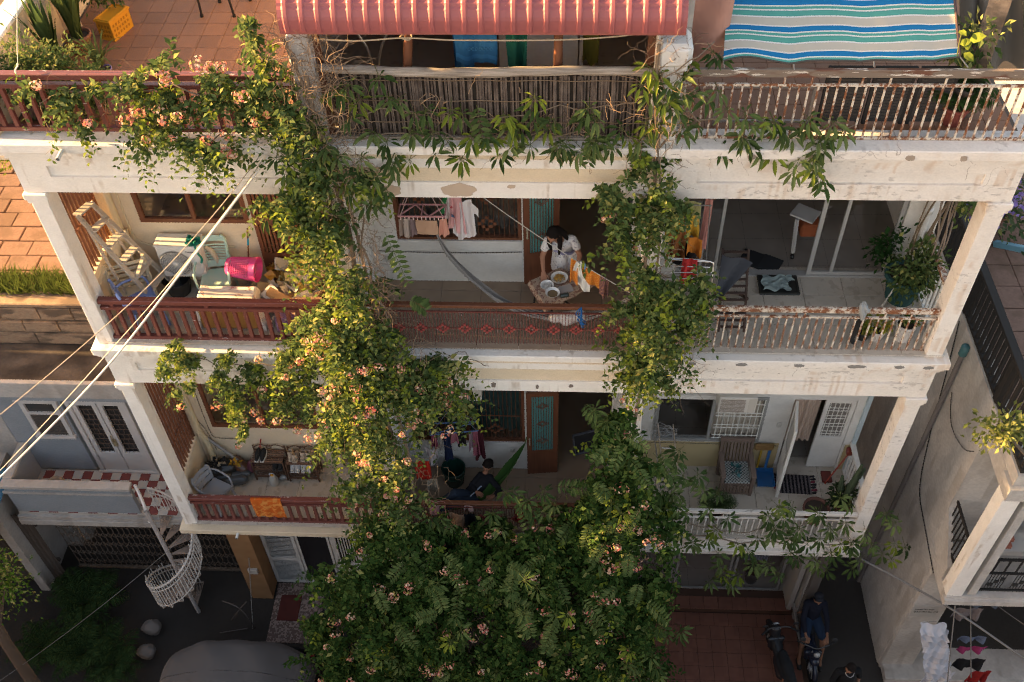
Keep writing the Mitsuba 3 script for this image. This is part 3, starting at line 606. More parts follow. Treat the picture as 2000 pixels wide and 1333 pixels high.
# the patterned iron railing of the middle house, third and second floor
def iron_railing(label, zt, zl, zb):
    k = thing('railing', label, 'railing')
    part(k, 'top_rail', M().box(3.96, 7.77, .06, .14, zt - .055, zt, bev=.006), 'wood')
    part(k, 'lower_rail', box(3.96, 7.77, .09, .11, zl - .02, zl), 'maroon'); part(k, 'bottom_rail', box(3.96, 7.77, .085, .115, zb, zb + .025), 'maroon')
    zm = zb + (zl - zb) * .50
    part(k, 'middle_rail', box(3.96, 7.77, .095, .105, zm - .006, zm + .006), 'maroon')
    bar = ply(M().box(-.0045, .0045, .0955, .1045, zb + .025, zl - .02), 'maroon')
    n = 84
    for i in range(n): part(k, 'bar', bar, to_world=tr(3.98 + 3.77 * i / (n - 1), 0, 0))
    dm = ply(diamond(0, zm, .036, .085, M((.26, .055, .045)), .03), 'dull')
    for i in range(12): part(k, 'diamond', dm, to_world=tr(4.12 + .314 * i, 0, 0))
    for x in (5.75, 5.83): part(k, 'post', box(x, x + .012, .09, .11, zl, zt - .055), 'maroon')
iron_railing('dark red iron railing with a row of diamonds, in front of the woman', .80, .65, -.04)
iron_railing('dark iron railing buried in the vines of the second floor', -4.15, -4.30, -4.98)

# ------------------------------------------------------------------ the lower house on the left
N = thing('neighbour_house', 'low pale blue house on the left with a chequered balcony and a dark flat roof', 'house')
part(N, 'wall', M().box(-4.05, -2.72, 2.05, 2.2, -6.24, -3.5).box(-1.42, -.14, 2.05, 2.2, -6.24, -3.5).box(-2.72, -1.42, 2.05, 2.2, -3.88, -3.5), 'blue_wall')
part(N, 'wall', box(-4.05, -3.9, 2.21, 9, G, -3.5), 'old_wall')
part(N, 'roof', box(-9, -.13, 1.95, 2.97, -3.6, -3.42), 'roof_dirt')
part(N, 'roof_edge', M().box(-9, -.13, 1.88, 1.98, -3.72, -3.30, bev=.01), 'old_wall', label='pale edge of the flat roof')
part(N, 'eave', box(-9, -.13, 1.93, 2.04, -3.86, -3.73), 'blue_wall')
# french door and window
WF = (.50, .47, .44)
def nb_frame(name, x0, x1, z0, z1, lab, door=False):
    k = part(N, name, M(WF).box(x0 - .09, x0, 2.0, 2.06, z0, z1 + .1).box(x1, x1 + .09, 2.0, 2.06, z0, z1 + .1).box(x0, x1, 2.0, 2.06, z1, z1 + .1).box(x0 - .14, x1 + .14, 1.96, 2.06, z1 + .1, z1 + .15).box(x0 - .12, x1 + .12, 1.97, 2.06, z0 - .07, z0), 'paint', label=lab)
    part(k, 'glass', box(x0, x1, 2.042, 2.049, z0, z1, (.035, .032, .03)) if not door else box(x0, x1, 2.12, 2.13, z0, z1, (.035, .032, .03)), 'plastic')
    return k
k = nb_frame('window', -3.42, -2.86, -5.05, -4.05, 'window with dark slats in a white frame', False)
part(k, 'transom', box(-3.42, -2.86, 2.0, 2.04, -4.38, -4.33, WF), 'paint')
for i in range(12): part(k, 'louvre', box(-3.41, -2.87, 2.01, 2.04, -5.02 + .053 * i, -4.99 + .053 * i, (.09, .075, .065)), 'paint')
k = nb_frame('door', -2.52, -1.52, -6.2, -4.0, 'white double door with dark barred glass', True)
for s, (a, b) in enumerate(((-2.51, -2.03), (-2.01, -1.53))):
    m = M(WF).tm(trimesh.creation.box((.09, .05, 2.18)).apply_translation((a + .045, 2.05, -5.1))).tm(trimesh.creation.box((.09, .05, 2.18)).apply_translation((b - .045, 2.05, -5.1)))
    m.box(a + .09, b - .09, 2.025, 2.075, -6.19, -5.62).box(a + .09, b - .09, 2.025, 2.075, -4.1, -4.01)
    part(k, 'leaf', m, 'paint')
    g = M((.10, .07, .055))
    for i in range(9): g.box(a + .09, b - .09, 2.05, 2.06, -5.5 + .155 * i, -5.485 + .155 * i)
    for i in range(9):
        for j in range(3): g.box(a + .15 + .1 * j + .05 * (i % 2), a + .16 + .1 * j + .05 * (i % 2), 2.05, 2.06, -5.5 + .155 * (i - .9), -5.485 + .155 * i)
    part(k, 'bars', g, 'paint', stuff=True)
part(k, 'lock', M((.25, .2, .12)).box(-2.06, -1.98, 1.99, 2.03, -5.35, -5.15).tube([(-2.02, 1.98, -5.0), (-2.02, 1.96, -5.1), (-2.02, 1.98, -5.2)], .015, 6), 'paint')
# balcony: slab, chequered tiles, parapet
bal = part(N, 'balcony', M().box(-4.0, -.14, 1.02, 2.04, -6.55, -6.262), 'old_wall')
mat('tile_red', (.20, .055, .045), 0.5); mat('tile_white', (.46, .42, .37), 0.5)
shc = [ply(M().box(-.098, .098, -.098, .098, 0, .012, bev=.002), q) for q in ('tile_red', 'tile_white')]
for i in range(19):
    for j in range(5):
        if -1.573 + .2 * (i - 11) + .1 < -.2: part(bal, 'tile', shc[(i + j) % 2], to_world=tr(-1.573 + .2 * (i - 11) + .1, 2.005 - .2 * j - .1 , -6.262))
part(N, 'parapet', M().box(-3.98, -1.5, 1.02, 1.12, -6.26, -5.42).box(-3.98, -3.88, 1.121, 2.04, -6.26, -5.42), 'blue_wall', label='pale blue balcony parapet')
part(N, 'coping', M().box(-4.02, -1.46, .97, 1.16, -5.42, -5.33, bev=.012).box(-4.02, -3.84, 1.161, 2.04, -5.42, -5.33, bev=.012), 'old_wall')
part(N, 'moulding', M().box(-4.03, -1.46, .99, 1.019, -5.60, -5.54).box(-4.03, -.14, .96, 1.019, -6.46, -6.36), 'old_wall')
part(N, 'slab_edge', M().box(-4.05, -.14, .94, 1.0, -6.64, -6.47, bev=.01), 'old_wall')
# ground floor: dark recess closed by a folding lattice gate
part(N, 'wall', M().box(-9, -4.06, 2.05, 2.2, G, -3.5).box(-4.0, -.14, 2.6, 2.7, G, -6.56), 'old_wall')
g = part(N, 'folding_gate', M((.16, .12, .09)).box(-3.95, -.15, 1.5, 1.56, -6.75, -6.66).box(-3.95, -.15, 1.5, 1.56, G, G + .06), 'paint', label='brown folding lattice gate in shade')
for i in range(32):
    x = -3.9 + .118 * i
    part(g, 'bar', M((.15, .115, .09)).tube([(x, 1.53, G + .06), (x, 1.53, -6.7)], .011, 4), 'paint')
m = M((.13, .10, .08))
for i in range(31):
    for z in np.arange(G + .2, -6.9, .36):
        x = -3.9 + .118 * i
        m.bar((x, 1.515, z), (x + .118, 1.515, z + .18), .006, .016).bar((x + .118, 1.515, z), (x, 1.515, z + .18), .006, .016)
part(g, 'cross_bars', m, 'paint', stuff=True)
single('water_jar', 'round clay jar lying open mouthed on the blue balcony', 'jar', M((.36, .27, .20)).lathe([(.02, 0), (.16, .02), (.21, .12), (.20, .22), (.145, .29), (.15, .32), (.12, .32), (.11, .28), (.0, .2)], (-3.32, 1.5, -6.24), 24), 'dull', True)

# stone garden wall, planter, paved terrace behind the flat roof
gw = part(N, 'terrace_wall', box(-9, -.13, 2.98, 3.2, -4.5, -2.30), 'stone', label='weathered stone wall of the roof terrace')
part(gw, 'coping', M().box(-9, -.13, 2.93, 3.25, -2.40, -2.295, bev=.02), 'stone')
r2 = np.random.default_rng(3); 
for row, (z0, z1, dy) in enumerate(((-2.72, -2.42, .03), (-3.02, -2.76, .045), (-3.40, -3.10, .02))):
    x = -6.0
    while x < -.3:
        w = r2.uniform(.3, .75) if row < 2 else r2.uniform(.9, 1.6)
        part(gw, 'stone', M().box(x, min(x + w, -.16), 2.97 - dy - r2.uniform(0, .02), 2.99, z0 + r2.uniform(0, .02), z1, bev=.012), 'stone'); x += w + .02
part(N, 'terrace', box(-9, -.13, 3.2, 16, -3.0, -2.64), 'stone')
pv = r2.uniform(-.012, .012, 400); q = 0
for j in range(12):
    for i in range(9):
        x0 = -6.2 + .62 * i + (.31 if j % 2 else 0); y0 = 3.72 + .42 * j
        if x0 + .6 < -.2:
            part(N, 'paver', M().box(x0, x0 + .60, y0, y0 + .40, -2.65, -2.60 + pv[q], bev=.012), 'paver'); q += 1
# tall side wall on the far left and the blue sheet below
part(N, 'side_wall', box(-4.6, -4.4, .9, 2.04, G, -5.7), 'old_wall')
m = M((.035, .12, .19)); u = np.linspace(0, 1, 30); P = np.array([[(-9 + 4.9 * a, -.6 + 2.2 * b, -6.1 + .5 * b + .02 * math.sin(a * 90)) for b in np.linspace(0, 1, 4)] for a in u])
ob = single('blue_awning', 'blue corrugated awning at the left edge beside the pale blue house', 'awning', m.grid(P), 'paint', True)
k = thing('corrugated_fence', 'dark brown corrugated fence at the foot of the pale blue house', 'fence')
P = np.array([[(-6.5 + 2.45 * a, 1.2 + .03 * math.sin(a * 150), z) for z in (G, -6.7)] for a in np.linspace(0, 1, 160)])
part(k, 'sheet', M((.10, .08, .065)).grid(P).grid(P + np.array([0, .012, 0])), 'dull', True)
part(k, 'rail', box(-6.5, -4.05, 1.24, 1.29, -7.2, -7.12, (.08, .06, .05)), 'dull'); part(k, 'rail', box(-6.5, -4.05, 1.24, 1.29, -8.6, -8.52, (.08, .06, .05)), 'dull')

# spiral staircase
ST = thing('spiral_staircase', 'rusty white iron spiral staircase curling down from the chequered balcony', 'staircase')
cx, cy, R0 = -.98, .50, .62
WI = (.50, .45, .40)
part(ST, 'pole', M((.42, .38, .35)).tube([(cx, cy, G), (cx, cy, -5.35)], .045, 12), 'paint', True)
n = 15; dz = (-6.28 - G) / n
ang = lambda i: math.radians(95 - 25 * i)
for i in range(n):
    a0, a1 = ang(i) + .21, ang(i) - .26; z = -6.3 - dz * i
    q = lambda r, a: (cx + r * math.cos(a), cy + r * math.sin(a))
    m = M((.30, .235, .19))
    for r in np.linspace(0, 1, 8):
        a = a0 + (a1 - a0) * r; m.bar((*q(.05, a0 * .5 + a1 * .5 + (a - (a0 + a1) / 2) * .5), z), (*q(R0, a), z), .012, .02)
    m.bar((*q(R0, a0), z), (*q(R0, a1), z), .022, .03).bar((*q(.3, a0), z), (*q(.3, a1), z), .012, .02)
    part(ST, 'tread', m, 'paint')
    bm = M(WI)
    for aa in (a0, a0 * .75 + a1 * .25, (a0 + a1) / 2, a0 * .25 + a1 * .75): bm.tube([(*q(R0, aa), z), (*q(R0, aa), z + .86)], .010, 5)
    bm.tube([(*q(R0, a0 - .15), z + .18), (*q(R0, a0), z + .38), (*q(R0, a0 + .12), z + .3), (*q(R0, a0 + .05), z + .2)], .007, 4)
    part(ST, 'baluster', bm, 'white_wall')
for dzr, rr, nm in ((.86, .022, 'handrail'), (.70, .012, 'lower_handrail'), (.12, .012, 'stringer')):
    part(ST, nm, M((.55, .51, .46)).tube([(cx + R0 * math.cos(math.radians(108 - 25 * t)), cy + R0 * math.sin(math.radians(108 - 25 * t)), -6.3 - dz * t + dzr) for t in np.linspace(0, n - .5, 90)], rr, 8), 'paint', True)
part(ST, 'newel_rail', M((.55, .54, .52)).tube(smooth_path([(-1.35, 1.05, -5.3), (-1.2, .85, -5.25), (-1.05, .62, -5.28), (-1.0, .52, -5.6)], 14), .03, 10).lathe([(0, .05), (.05, 0), (0, -.05)], (-1.0, .5, -5.66), 10), 'paint', True)

# ------------------------------------------------------------------ the house on the right
R = thing('neighbour_house', 'weathered grey plaster house across the alley on the right with a tiled terrace', 'house')
part(R, 'side_wall', M().box(13.35, 13.5, .12, 9, -5.0, -1.47).box(13.35, 13.5, -.2, 9, G, -5.0), 'old_wall')
part(R, 'balcony_side', M().add([(13.36, .12, -5.05), (13.36, -.62, -5.05), (13.36, -.62, -4.72), (13.36, .12, -4.0), (13.44, .12, -5.05), (13.44, -.62, -5.05), (13.44, -.62, -4.72), (13.44, .12, -4.0)], [(0, 1, 2, 3), (7, 6, 5, 4), (0, 4, 5, 1), (1, 5, 6, 2), (2, 6, 7, 3)]), 'old_wall')
part(R, 'front_wall', M().box(13.5, 14.15, .12, .25, -5.0, -1.73).box(14.15, 15.6, .12, .25, -2.35, -1.73).box(15.6, 22, .12, .25, -5.0, -1.73), 'old_wall')
part(R, 'room_wall', box(13.5, 22, 4.0, 4.2, G, -1.73, (.13, .095, .07)), 'dull', label='back wall coloured dark brown to stand for the unlit room'); part(R, 'room_floor', box(13.5, 22, .26, 4.0, -5.3, -5.06), 'old_wall'); part(R, 'door_frame', M((.12, .09, .07)).box(14.15, 14.22, .10, .24, -4.95, -2.36).box(15.53, 15.6, .10, .24, -4.95, -2.36).box(14.22, 15.53, .10, .24, -2.43, -2.36), 'paint')  # back wall colour darkened to stand for the shade inside
part(R, 'terrace', box(13.35, 22, -.98, 9, -1.72, -1.472), 'old_wall')
for j in range(14):
    for i in range(6):
        part(R, 'paver', M().box(13.62 + .42 * i, 13.62 + .42 * i + .41, -.75 + .52 * j, -.75 + .52 * j + .505, -1.475, -1.44 + r2.uniform(-.006, .004), bev=.008), 'paver')
part(R, 'beam', M().box(13.35, 22, -1.0, -.72, -2.1, -1.725).box(13.3, 22, -1.06, -.7, -1.85, -1.726), 'old_wall')
part(R, 'beam', M().box(13.351, 13.6, -.71, .11, -2.1, -1.73), 'old_wall')
part(R, 'balcony', M().box(13.36, 22, -.98, .11, -5.32, -5.06).box(13.33, 22, -1.04, -.9, -5.22, -5.10), 'old_wall')
part(R, 'column', M().box(13.35, 13.62, -.96, -.7, -5.058, -2.102, bev=.01), 'plaster', label='pale corner column')
part(R, 'column', M().box(13.72, 13.86, -.93, -.74, -5.058, -2.102, bev=.008), 'old_wall')
part(R, 'ground_pillar', M().box(13.37, 14.0, -.3, .1, G, -5.33, bev=.01), 'old_wall')
part(R, 'plinth', M().box(13.40, 22, -.62, .1, G, -9.12, bev=.015), 'old_wall')
part(R, 'ground_pillar', M().box(16.4, 16.8, -.3, .1, G, -5.33, bev=.01), 'old_wall')
part(R, 'shop_floor', box(13.5, 22, .1, 4.0, G, -9.13), 'asphalt')  # dark asphalt colour stands for the shade on the shop floor
sg = part(R, 'painted_notice', M((.36, .34, .31)).box(13.40, 13.86, -.306, -.3005, -7.05, -6.62), 'dull', label='small painted house for rent notice')
def lettering(parent, text, h, to_world, col, bold=False):
    t = meshkit.text_mesh(text, h, .002, bold); m = M(col).tm(t); return part(parent, 'lettering', m, 'dull', to_world=to_world)
lettering(sg, 'House For Rent', .036, T().translate([13.43, -.307, -6.80]).rotate([1, 0, 0], 90), (.05, .045, .04), True)
lettering(sg, '012 70 81 70', .05, T().translate([13.43, -.307, -6.90]).rotate([1, 0, 0], 90), (.05, .045, .04), True)
# terrace fence and balcony railings
def black_rail(label, pts, n, z0, z1, w=.035, rail=.09, tilt=False):
    k = thing('railing', label, 'railing'); (xa, ya), (xb, yb) = pts
    C = (.022, .019, .017)
    part(k, 'top_rail', M(C).bar((xa, ya, z1), (xb, yb, z1), rail, .06), 'dull'); part(k, 'bottom_rail', M(C).bar((xa, ya, z0 + .04), (xb, yb, z0 + .04), rail * .8, .05), 'dull')
    for i in range(n):
        t = (i + .5) / n; x, y = xa + (xb - xa) * t, ya + (yb - ya) * t
        part(k, 'baluster', M(C).box(x - w / 2, x + w / 2, y - w / 2, y + w / 2, z0 + .06, z1 - .03), 'dull')
    return k
k = black_rail('black wooden railing along the terrace of the right hand house', ((13.42, -.95), (13.42, 6.0)), 44, -1.46, -.52, .055, .12)
for y in (.4, 2.3, 4.2): part(k, 'post', M((.022, .019, .017)).box(13.36, 13.48, y - .06, y + .06, -1.46, -.55), 'dull')
part(k, 'strut', M((.02, .018, .016)).bar((14.05, .62, -1.44), (14.7, 1.4, -.6), .10), 'dull')
k = thing('railing', 'black iron balcony railing with a band of squares, house on the right', 'railing'); C = (.018, .017, .016)
part(k, 'top_rail', M(C).bar((13.9, -.85, -4.02), (20, -.85, -4.02), .04), 'paint'); part(k, 'lower_rail', M(C).bar((13.9, -.85, -4.45), (20, -.85, -4.45), .035), 'paint'); part(k, 'bottom_rail', M(C).bar((13.9, -.85, -5.0), (20, -.85, -5.0), .035), 'paint')
for i in range(22): part(k, 'post', M(C).bar((13.95 + .19 * i, -.85, -4.45), (13.95 + .19 * i, -.85, -4.02), .022, up=(0, 1, 0)), 'paint')
for i in range(10):
    m = M(C); x = 13.98 + .42 * i
    for q in range(6): m.bar((x + .05 * q, -.85, -5.0), (x + .05 * q, -.85, -4.45), .010, up=(0, 1, 0))
    for q in range(3): m.box(x + .02 + .08 * q, x + .09 + .08 * q, -.86, -.84, -4.86 + .09 * q, -4.78 + .09 * q)
    part(k, 'square_pattern', m, 'paint')
k = black_rail('black iron railing in the side opening of the right hand house', ((13.42, .08), (13.42, -.66)), 7, -4.6, -3.75, .02, .03)
single('brick_stack', 'two red bricks on the balcony ledge of the right hand house', 'bricks', M((.28, .10, .065)).box(14.05, 14.27, -.5, -.38, -4.05, -3.97, bev=.006).box(14.0, 14.2, -.62, -.5, -4.06, -3.98, bev=.006).box(13.95, 15.0, -.66, -.3, -4.2, -4.062, (.4, .37, .33)), 'dull')

# ------------------------------------------------------------------ what stands outside the frame: the houses across the street, trees down the street on the left
O = thing('opposite_house', 'plain row of houses across the street behind the camera', 'house')
part(O, 'wall', box(-30, 42, -20, -12.6, G, -1.4), 'old_wall')
for i in range(18):
    for z in (-8.0, -4.8): part(O, 'window', box(-26 + 3.6 * i, -24.4 + 3.6 * i, -12.62, -12.58, z, z + 1.5, (.05, .05, .05)), 'paint')
part(O, 'parapet', box(-30, 42, -12.75, -12.4, -1.4, -.9), 'old_wall')

S_ = thing('neighbour_house', 'unseen taller grey house added beyond the left edge to shade the street', 'house')  # added out of view, sized to keep the low sun off the street
part(S_, 'wall', box(-17, -9.1, -3.0, 3.0, G, 1.3), 'old_wall'); part(S_, 'parapet', box(-17.1, -9.0, -3.1, 3.05, 1.3, 1.6), 'old_wall')
for x in (-15.5, -13, -10.8):
    for z in (-7.9, -4.5, -1.4): part(S_, 'window', box(x, x + 1.1, -3.03, -2.99, z, z + 1.3, (.04, .04, .04)), 'paint')

# ------------------------------------------------------------------ top terrace, left
rt = np.random.default_rng(11)
tw = part(H, 'terrace_wall', box(-.22, -.01, .0, 8, 3.3, 4.42), 'cream', label='cream side wall of the top terrace')
part(tw, 'coping', M().box(-.26, .02, -.02, 8, 4.42, 4.47, bev=.01), 'plaster')
part(tw, 'pilaster', box(-.008, .12, 2.35, 2.62, L4, 6.2), 'cream')
part(H, 'pillar', M().box(3.70, 3.96, -.03, .27, 3.62, 5.0, bev=.02), 'old_wall', label='worn pillar of the top terrace wrapped in dry twigs')
pr = part(H, 'pillar', M().box(7.79, 8.01, -.02, .24, 3.62, 4.62, bev=.012), 'white_wall', label='white pillar with a thick rounded cap on the top floor')
part(pr, 'cap', M().box(7.70, 8.09, -.10, .33, 4.66, 4.95, bev=.06).box(7.74, 8.05, -.06, .29, 4.60, 4.68, bev=.02), 'white_wall')
k = thing('snake_plant', 'tall snake plant with sword leaves by the cream terrace wall, top left', 'plant')
pot(k, (.33, 2.0, L4), .17, .26, (.22, .10, .06)); pot(k, (.25, 1.45, L4), .15, .22, (.20, .10, .07))
part(k, 'leaves', blades((.33, 2.0, L4 + .2), 30, 1.2, .095, rt, (.075, .105, .035), .42, .1), 'leafy', stuff=True)
part(k, 'leaves', blades((.25, 1.45, L4 + .18), 22, 1.0, .085, rt, (.055, .085, .03), .4, .1), 'leafy', stuff=True)
k = thing('spider_plant', 'pale spiky plant in a small purple pot on the top terrace', 'plant')
pot(k, (.86, 1.35, L4), .10, .16, (.16, .12, .26), 'plastic'); part(k, 'leaves', blades((.80, 1.45, L4 + .15), 34, .55, .03, rt, (.16, .19, .06), .9, .35), 'leafy', stuff=True)
k = thing('plant_crate', 'yellow plastic crate holding a pink flowering plant on the red tiled terrace', 'crate'); YE = (.52, .24, .02)
A = T().translate([.66, 2.46, L4]).rotate([0, 0, 1], -18).scale([.72, .78, .9])
part(k, 'box', M(YE).box(-.16, .16, -.27, .27, 0, .03).box(-.16, -.14, -.27, .27, .03, .34).box(.14, .16, -.27, .27, .03, .34).box(-.14, .14, -.27, -.25, .03, .34).box(-.14, .14, .25, .27, .03, .34).box(-.18, .18, -.29, .29, .30, .325), 'plastic', to_world=A)
m = M((.30, .13, .01))
for i in range(6):
    for j in range(3): m.box(.161, .163, -.22 + .075 * i, -.18 + .075 * i, .06 + .075 * j, .10 + .075 * j)
for i in range(4):
    for j in range(3): m.box(-.12 + .065 * i, -.08 + .065 * i, -.272, -.2705, .06 + .075 * j, .10 + .075 * j)
part(k, 'openings', m, 'dull', to_world=A, stuff=True)
part(k, 'foliage', bush((.55, 2.75, L4 + .62), (.46, .42, .4), 1500, .085, rt, young=.05), 'leafy', stuff=True)
def flower_heads(parent, centres, r, rad, n, cols, name='flower_cluster', size=.028, label=None):
    """Each head is one part: a ball of small five petalled flowers."""
    for c in centres:
        m = M(); nn = int(n * r.uniform(.7, 1.2)); d = unit(r.normal(size=(nn, 3)) + np.array([0, -.5, .15])); p = np.asarray(c) + d * rad * r.uniform(.5, 1, (nn, 1)) * np.array([1, .8, .9])
        col = np.asarray(cols)[r.integers(0, len(cols), nn)] * r.uniform(.8, 1.15, (nn, 1)); a = unit(np.cross(d, r.normal(size=(nn, 3)))); b = np.cross(d, a)
        for q in range(5):
            t = q * 1.2566; D = a * math.cos(t) + b * math.sin(t) + d * .35
            leaves(m, p, D, d, size * r.uniform(.8, 1.2, nn), size * .75, col, False, .1, .1)
        part(parent, name, m.tube([np.asarray(c) + [0, .10, .03], np.asarray(c), np.asarray(c) - [0, .02, .01]], .004, 4, (.12, .12, .04)), 'petal', label=label)
flower_heads(k, [(.35 + rt.uniform(0, .5), 2.35 + rt.uniform(0, .6), L4 + rt.uniform(.5, .95)) for _ in range(22)], rt, .03, 3, [(.62, .16, .20), (.60, .24, .24)], 'flower', .022)
k = thing('terrace_shrub', 'low bushy green plants crowding the front left corner of the top terrace', 'shrub')
for c in ((.25, .55), (.62, .62), (.98, .55)):
    pot(k, (*c, L4), .15, .22, (.15, .09, .07))
for c, rd, n in (((.3, .55, 4.15), (.42, .34, .46), 2200), ((.7, .6, 4.1), (.38, .32, .40), 1700), ((1.05, .5, 4.0), (.3, .3, .32), 1100)):
    part(k, 'foliage', bush(c, rd, n, .065, rt, young=.25, base=[(.07, .11, .03), (.10, .14, .045), (.13, .17, .06)]), 'leafy', stuff=True)
k = thing('terrace_table', 'black metal table of which only the thin legs show, top edge', 'table')
for x, y, a in ((1.72, 2.87, .02), (2.17, 2.875, -.05), (1.88, 3.25, .02), (2.3, 3.3, -.05)):
    part(k, 'leg', M((.02, .018, .018)).tube([(x, y, L4 + .01), (x + a, y + .0, L4 + .74)], .017, 8), 'paint', True); part(k, 'foot', M((.015, .015, .015)).lathe([(0, 0), (.024, 0), (.024, .03), (.02, .035)], (x, y, L4), 10), 'dull')
part(k, 'tabletop', M((.03, .027, .025)).box(1.6, 2.42, 2.75, 3.42, L4 + .74, L4 + .77, bev=.008), 'paint')
k = single('hanging_cord', 'white cord tied to the maroon railing at the top left', 'cord', M((.62, .58, .50)).tube([(0.92,0.25,5.7), (0.53,0.12,4.54)], .006, 5).tube(smooth_path([(0.56,0.08,4.57), (0.53,0.04,4.53), (0.52,0.04,4.45)], 8), .009, 5).lathe([(0, .0), (.016, .015), (0, .03)], (0.55,0.1,4.56), 8), 'cloth', True)

# ------------------------------------------------------------------ top floor, middle: awning, screen, washing
AW = thing('roof_awning', 'faded red corrugated awning over the middle of the top floor', 'awning')
pth = smooth_path([(-.12, 5.13), (-.13, 5.25), (-.07, 5.40), (.06, 5.53), (.28, 5.66), (.9, 5.86), (2.2, 6.25)], 80)
x0, x1 = 3.70, 7.98; n = 25; pitch = (x1 - x0) / n
prof = lambda s: .022 * min(1, max(0, 1.55 - abs((s % 1) - .5) * 7.5))        # ribs as a trapezium
us = np.concatenate([np.array([i + q for q in (.0, .28, .31, .40, .60, .69, .72)]) for i in range(n)] + [[n]])
tg = np.gradient(pth, axis=0); nr = np.c_[tg[:, 1], -tg[:, 0]]; nr /= np.linalg.norm(nr, axis=1, keepdims=True)
nr = np.where(nr[:, :1] > 0, -nr, nr)
AC_ = (.27, .078, .076)
def panel_pts(uu, dz=0.0):
    P = np.zeros((len(uu), len(pth), 3))
    for i, s in enumerate(uu):
        h = prof(s) + dz
        for j, (y, z) in enumerate(pth):
            w = h + (.004 * (1 if j % 2 else -1) if prof(s) < .004 and j > 6 else 0)
            P[i, j] = (x0 + s * pitch, y + nr[j, 0] * w, z + nr[j, 1] * w)
    return P
for a, b_ in ((0, 7), (7, 14), (14, 20), (20, 25)):
    uu = us[(us >= a - .001) & (us <= b_ + .001)]
    part(AW, 'sheet', M(np.array(AC_) * rt.uniform(.92, 1.08)).grid(panel_pts(uu, rt.uniform(0, .004))), 'paint')
part(AW, 'edge_strip', M((.24, .07, .06)).box(x0, x1, -.125, -.105, 5.10, 5.15), 'paint')
part(AW, 'gutter_beam', box(x0, x1, .05, .10, 5.16, 5.22, (.16, .08, .05)), 'paint')
for x, b_ in ((5.0, .0), (6.655, 0)):
    q = [(x - .01 + (.035 * math.sin(z * 4) if x < 6 else .004), .18, z) for z in np.linspace(L4, 5.2, 12)]
    part(AW, 'post', M().tube(q, .05, 9), 'wood', True, label='rough wooden post under the awning')
for x in (3.98, 7.66): part(AW, 'post', M().box(x - .04, x + .04, .12, .2, L4, 5.15), 'wood')
part(AW, 'post', M((.5, .48, .44)).tube([(7.72, .05, L4), (7.72, .05, 5.15)], .025, 8), 'paint', True)
part(H, 'room_wall', M().box(3.72, 8.1, 6.3, 6.42, L4, 6.6).box(3.72, 3.82, .34, 6.3, L4, 5.42).box(3.72, 3.82, .8, 6.3, 5.42, 6.4).box(8.0, 8.1, .34, 6.3, L4, 5.42).box(8.0, 8.1, .8, 6.3, 5.42, 6.4), 'old_wall', label='room under the awning'); part(H, 'room_ceiling', box(3.72, 8.1, 2.1, 6.42, 6.27, 6.34), 'grey_wood')
part(H, 'room_wall', box(5.92, 6.88, 1.30, 1.42, L4, 5.6), 'white_wall', label='white wall piece behind the towels')
part(H, 'room_post', M((.5, .48, .45)).box(6.90, 6.95, 1.30, 1.36, L4, 5.6), 'paint')
BS = thing('bamboo_screen', 'brown split bamboo screen tied along the middle of the top floor', 'screen')
n = 150; w = 3.66 / n; sl = [ply(M().box(-w * .46, w * .46, -.006 - q * .002, .006, 3.66, 4.50 - .01 * q, bev=.003), 'bamboo') for q in range(3)]
for i in range(n): part(BS, 'slat', sl[i % 3], to_world=T().translate([4.10 + (i + .5) * w, .07 + rt.uniform(-.006, .006), rt.uniform(-.012, .0)]).rotate([0, 1, 0], rt.uniform(-.35, .35)))
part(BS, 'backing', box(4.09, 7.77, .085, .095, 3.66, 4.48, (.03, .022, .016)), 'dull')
for z in (3.86, 4.15, 4.42): part(BS, 'binding', M((.16, .11, .07)).tube([(x, .055, z + .006 * math.sin(x * 9)) for x in np.linspace(4.1, 7.76, 40)], .006, 5), 'dull')
part(BS, 'foot_rail', box(4.08, 7.77, .03, .10, 3.625, 3.665), 'grey_wood')
P = [(x, .03 + .01 * math.sin(x * 2.1), 4.555 + .02 * math.sin(x * 1.7 + 1.8) - .008 * (x - 6)) for x in np.linspace(4.02, 7.74, 44)]
m = M(); k_ = 12; an = np.arange(k_) * 2 * np.pi / k_
V = np.array([[(px, py + .055 * math.cos(a) * (1 + .1 * math.sin(px * 3)), pz + .052 * math.sin(a) * (1 + .10 * math.sin(px * 2.3 + 1)) + .006 * math.sin(px * 11 + a * 2)) for a in np.r_[an, an[0]]] for px, py, pz in P])
part(BS, 'log_rail', m.grid(V), 'grey_wood', True, label='grey weathered log along the top of the screen')
rope = [np.array(q) for q in ((4.04,0,4.97), (4.49,0.03,4.93), (4.99,0.04,4.96), (5.6,0.03,4.94), (6.15,0.03,4.94), (6.7,0.03,4.95), (7.25,0.03,4.99), (7.6,0.03,5.04))]
k = thing('washing_line', 'beige rope tied across the front of the dark room on the top floor', 'rope')
part(k, 'rope', M((.42, .34, .24)).tube(smooth_path(rope, 50), .0085, 6), 'cloth', True)
part(k, 'knot', M((.42, .34, .24)).lathe([(0, -.02), (.02, 0), (0, .02)], rope[0], 8).lathe([(0, -.02), (.02, 0), (0, .02)], rope[-1], 8), 'cloth', True)
part(k, 'loop', M((.42, .34, .24)).tube([(5.0 + .062 * math.cos(a), .1 + .062 * math.sin(a), 4.94 + .01 * math.sin(a * 2)) for a in np.linspace(0, 6.3, 24)], .009, 6), 'cloth', True)
def towel_pat(a, b):
    c = np.array((.035, .13, .25)); return c * (1.35 if .62 < b < .66 or .82 < b < .85 else 1)
k = thing('bath_towel', 'blue bath towel hanging in the dark room of the top floor', 'towel')
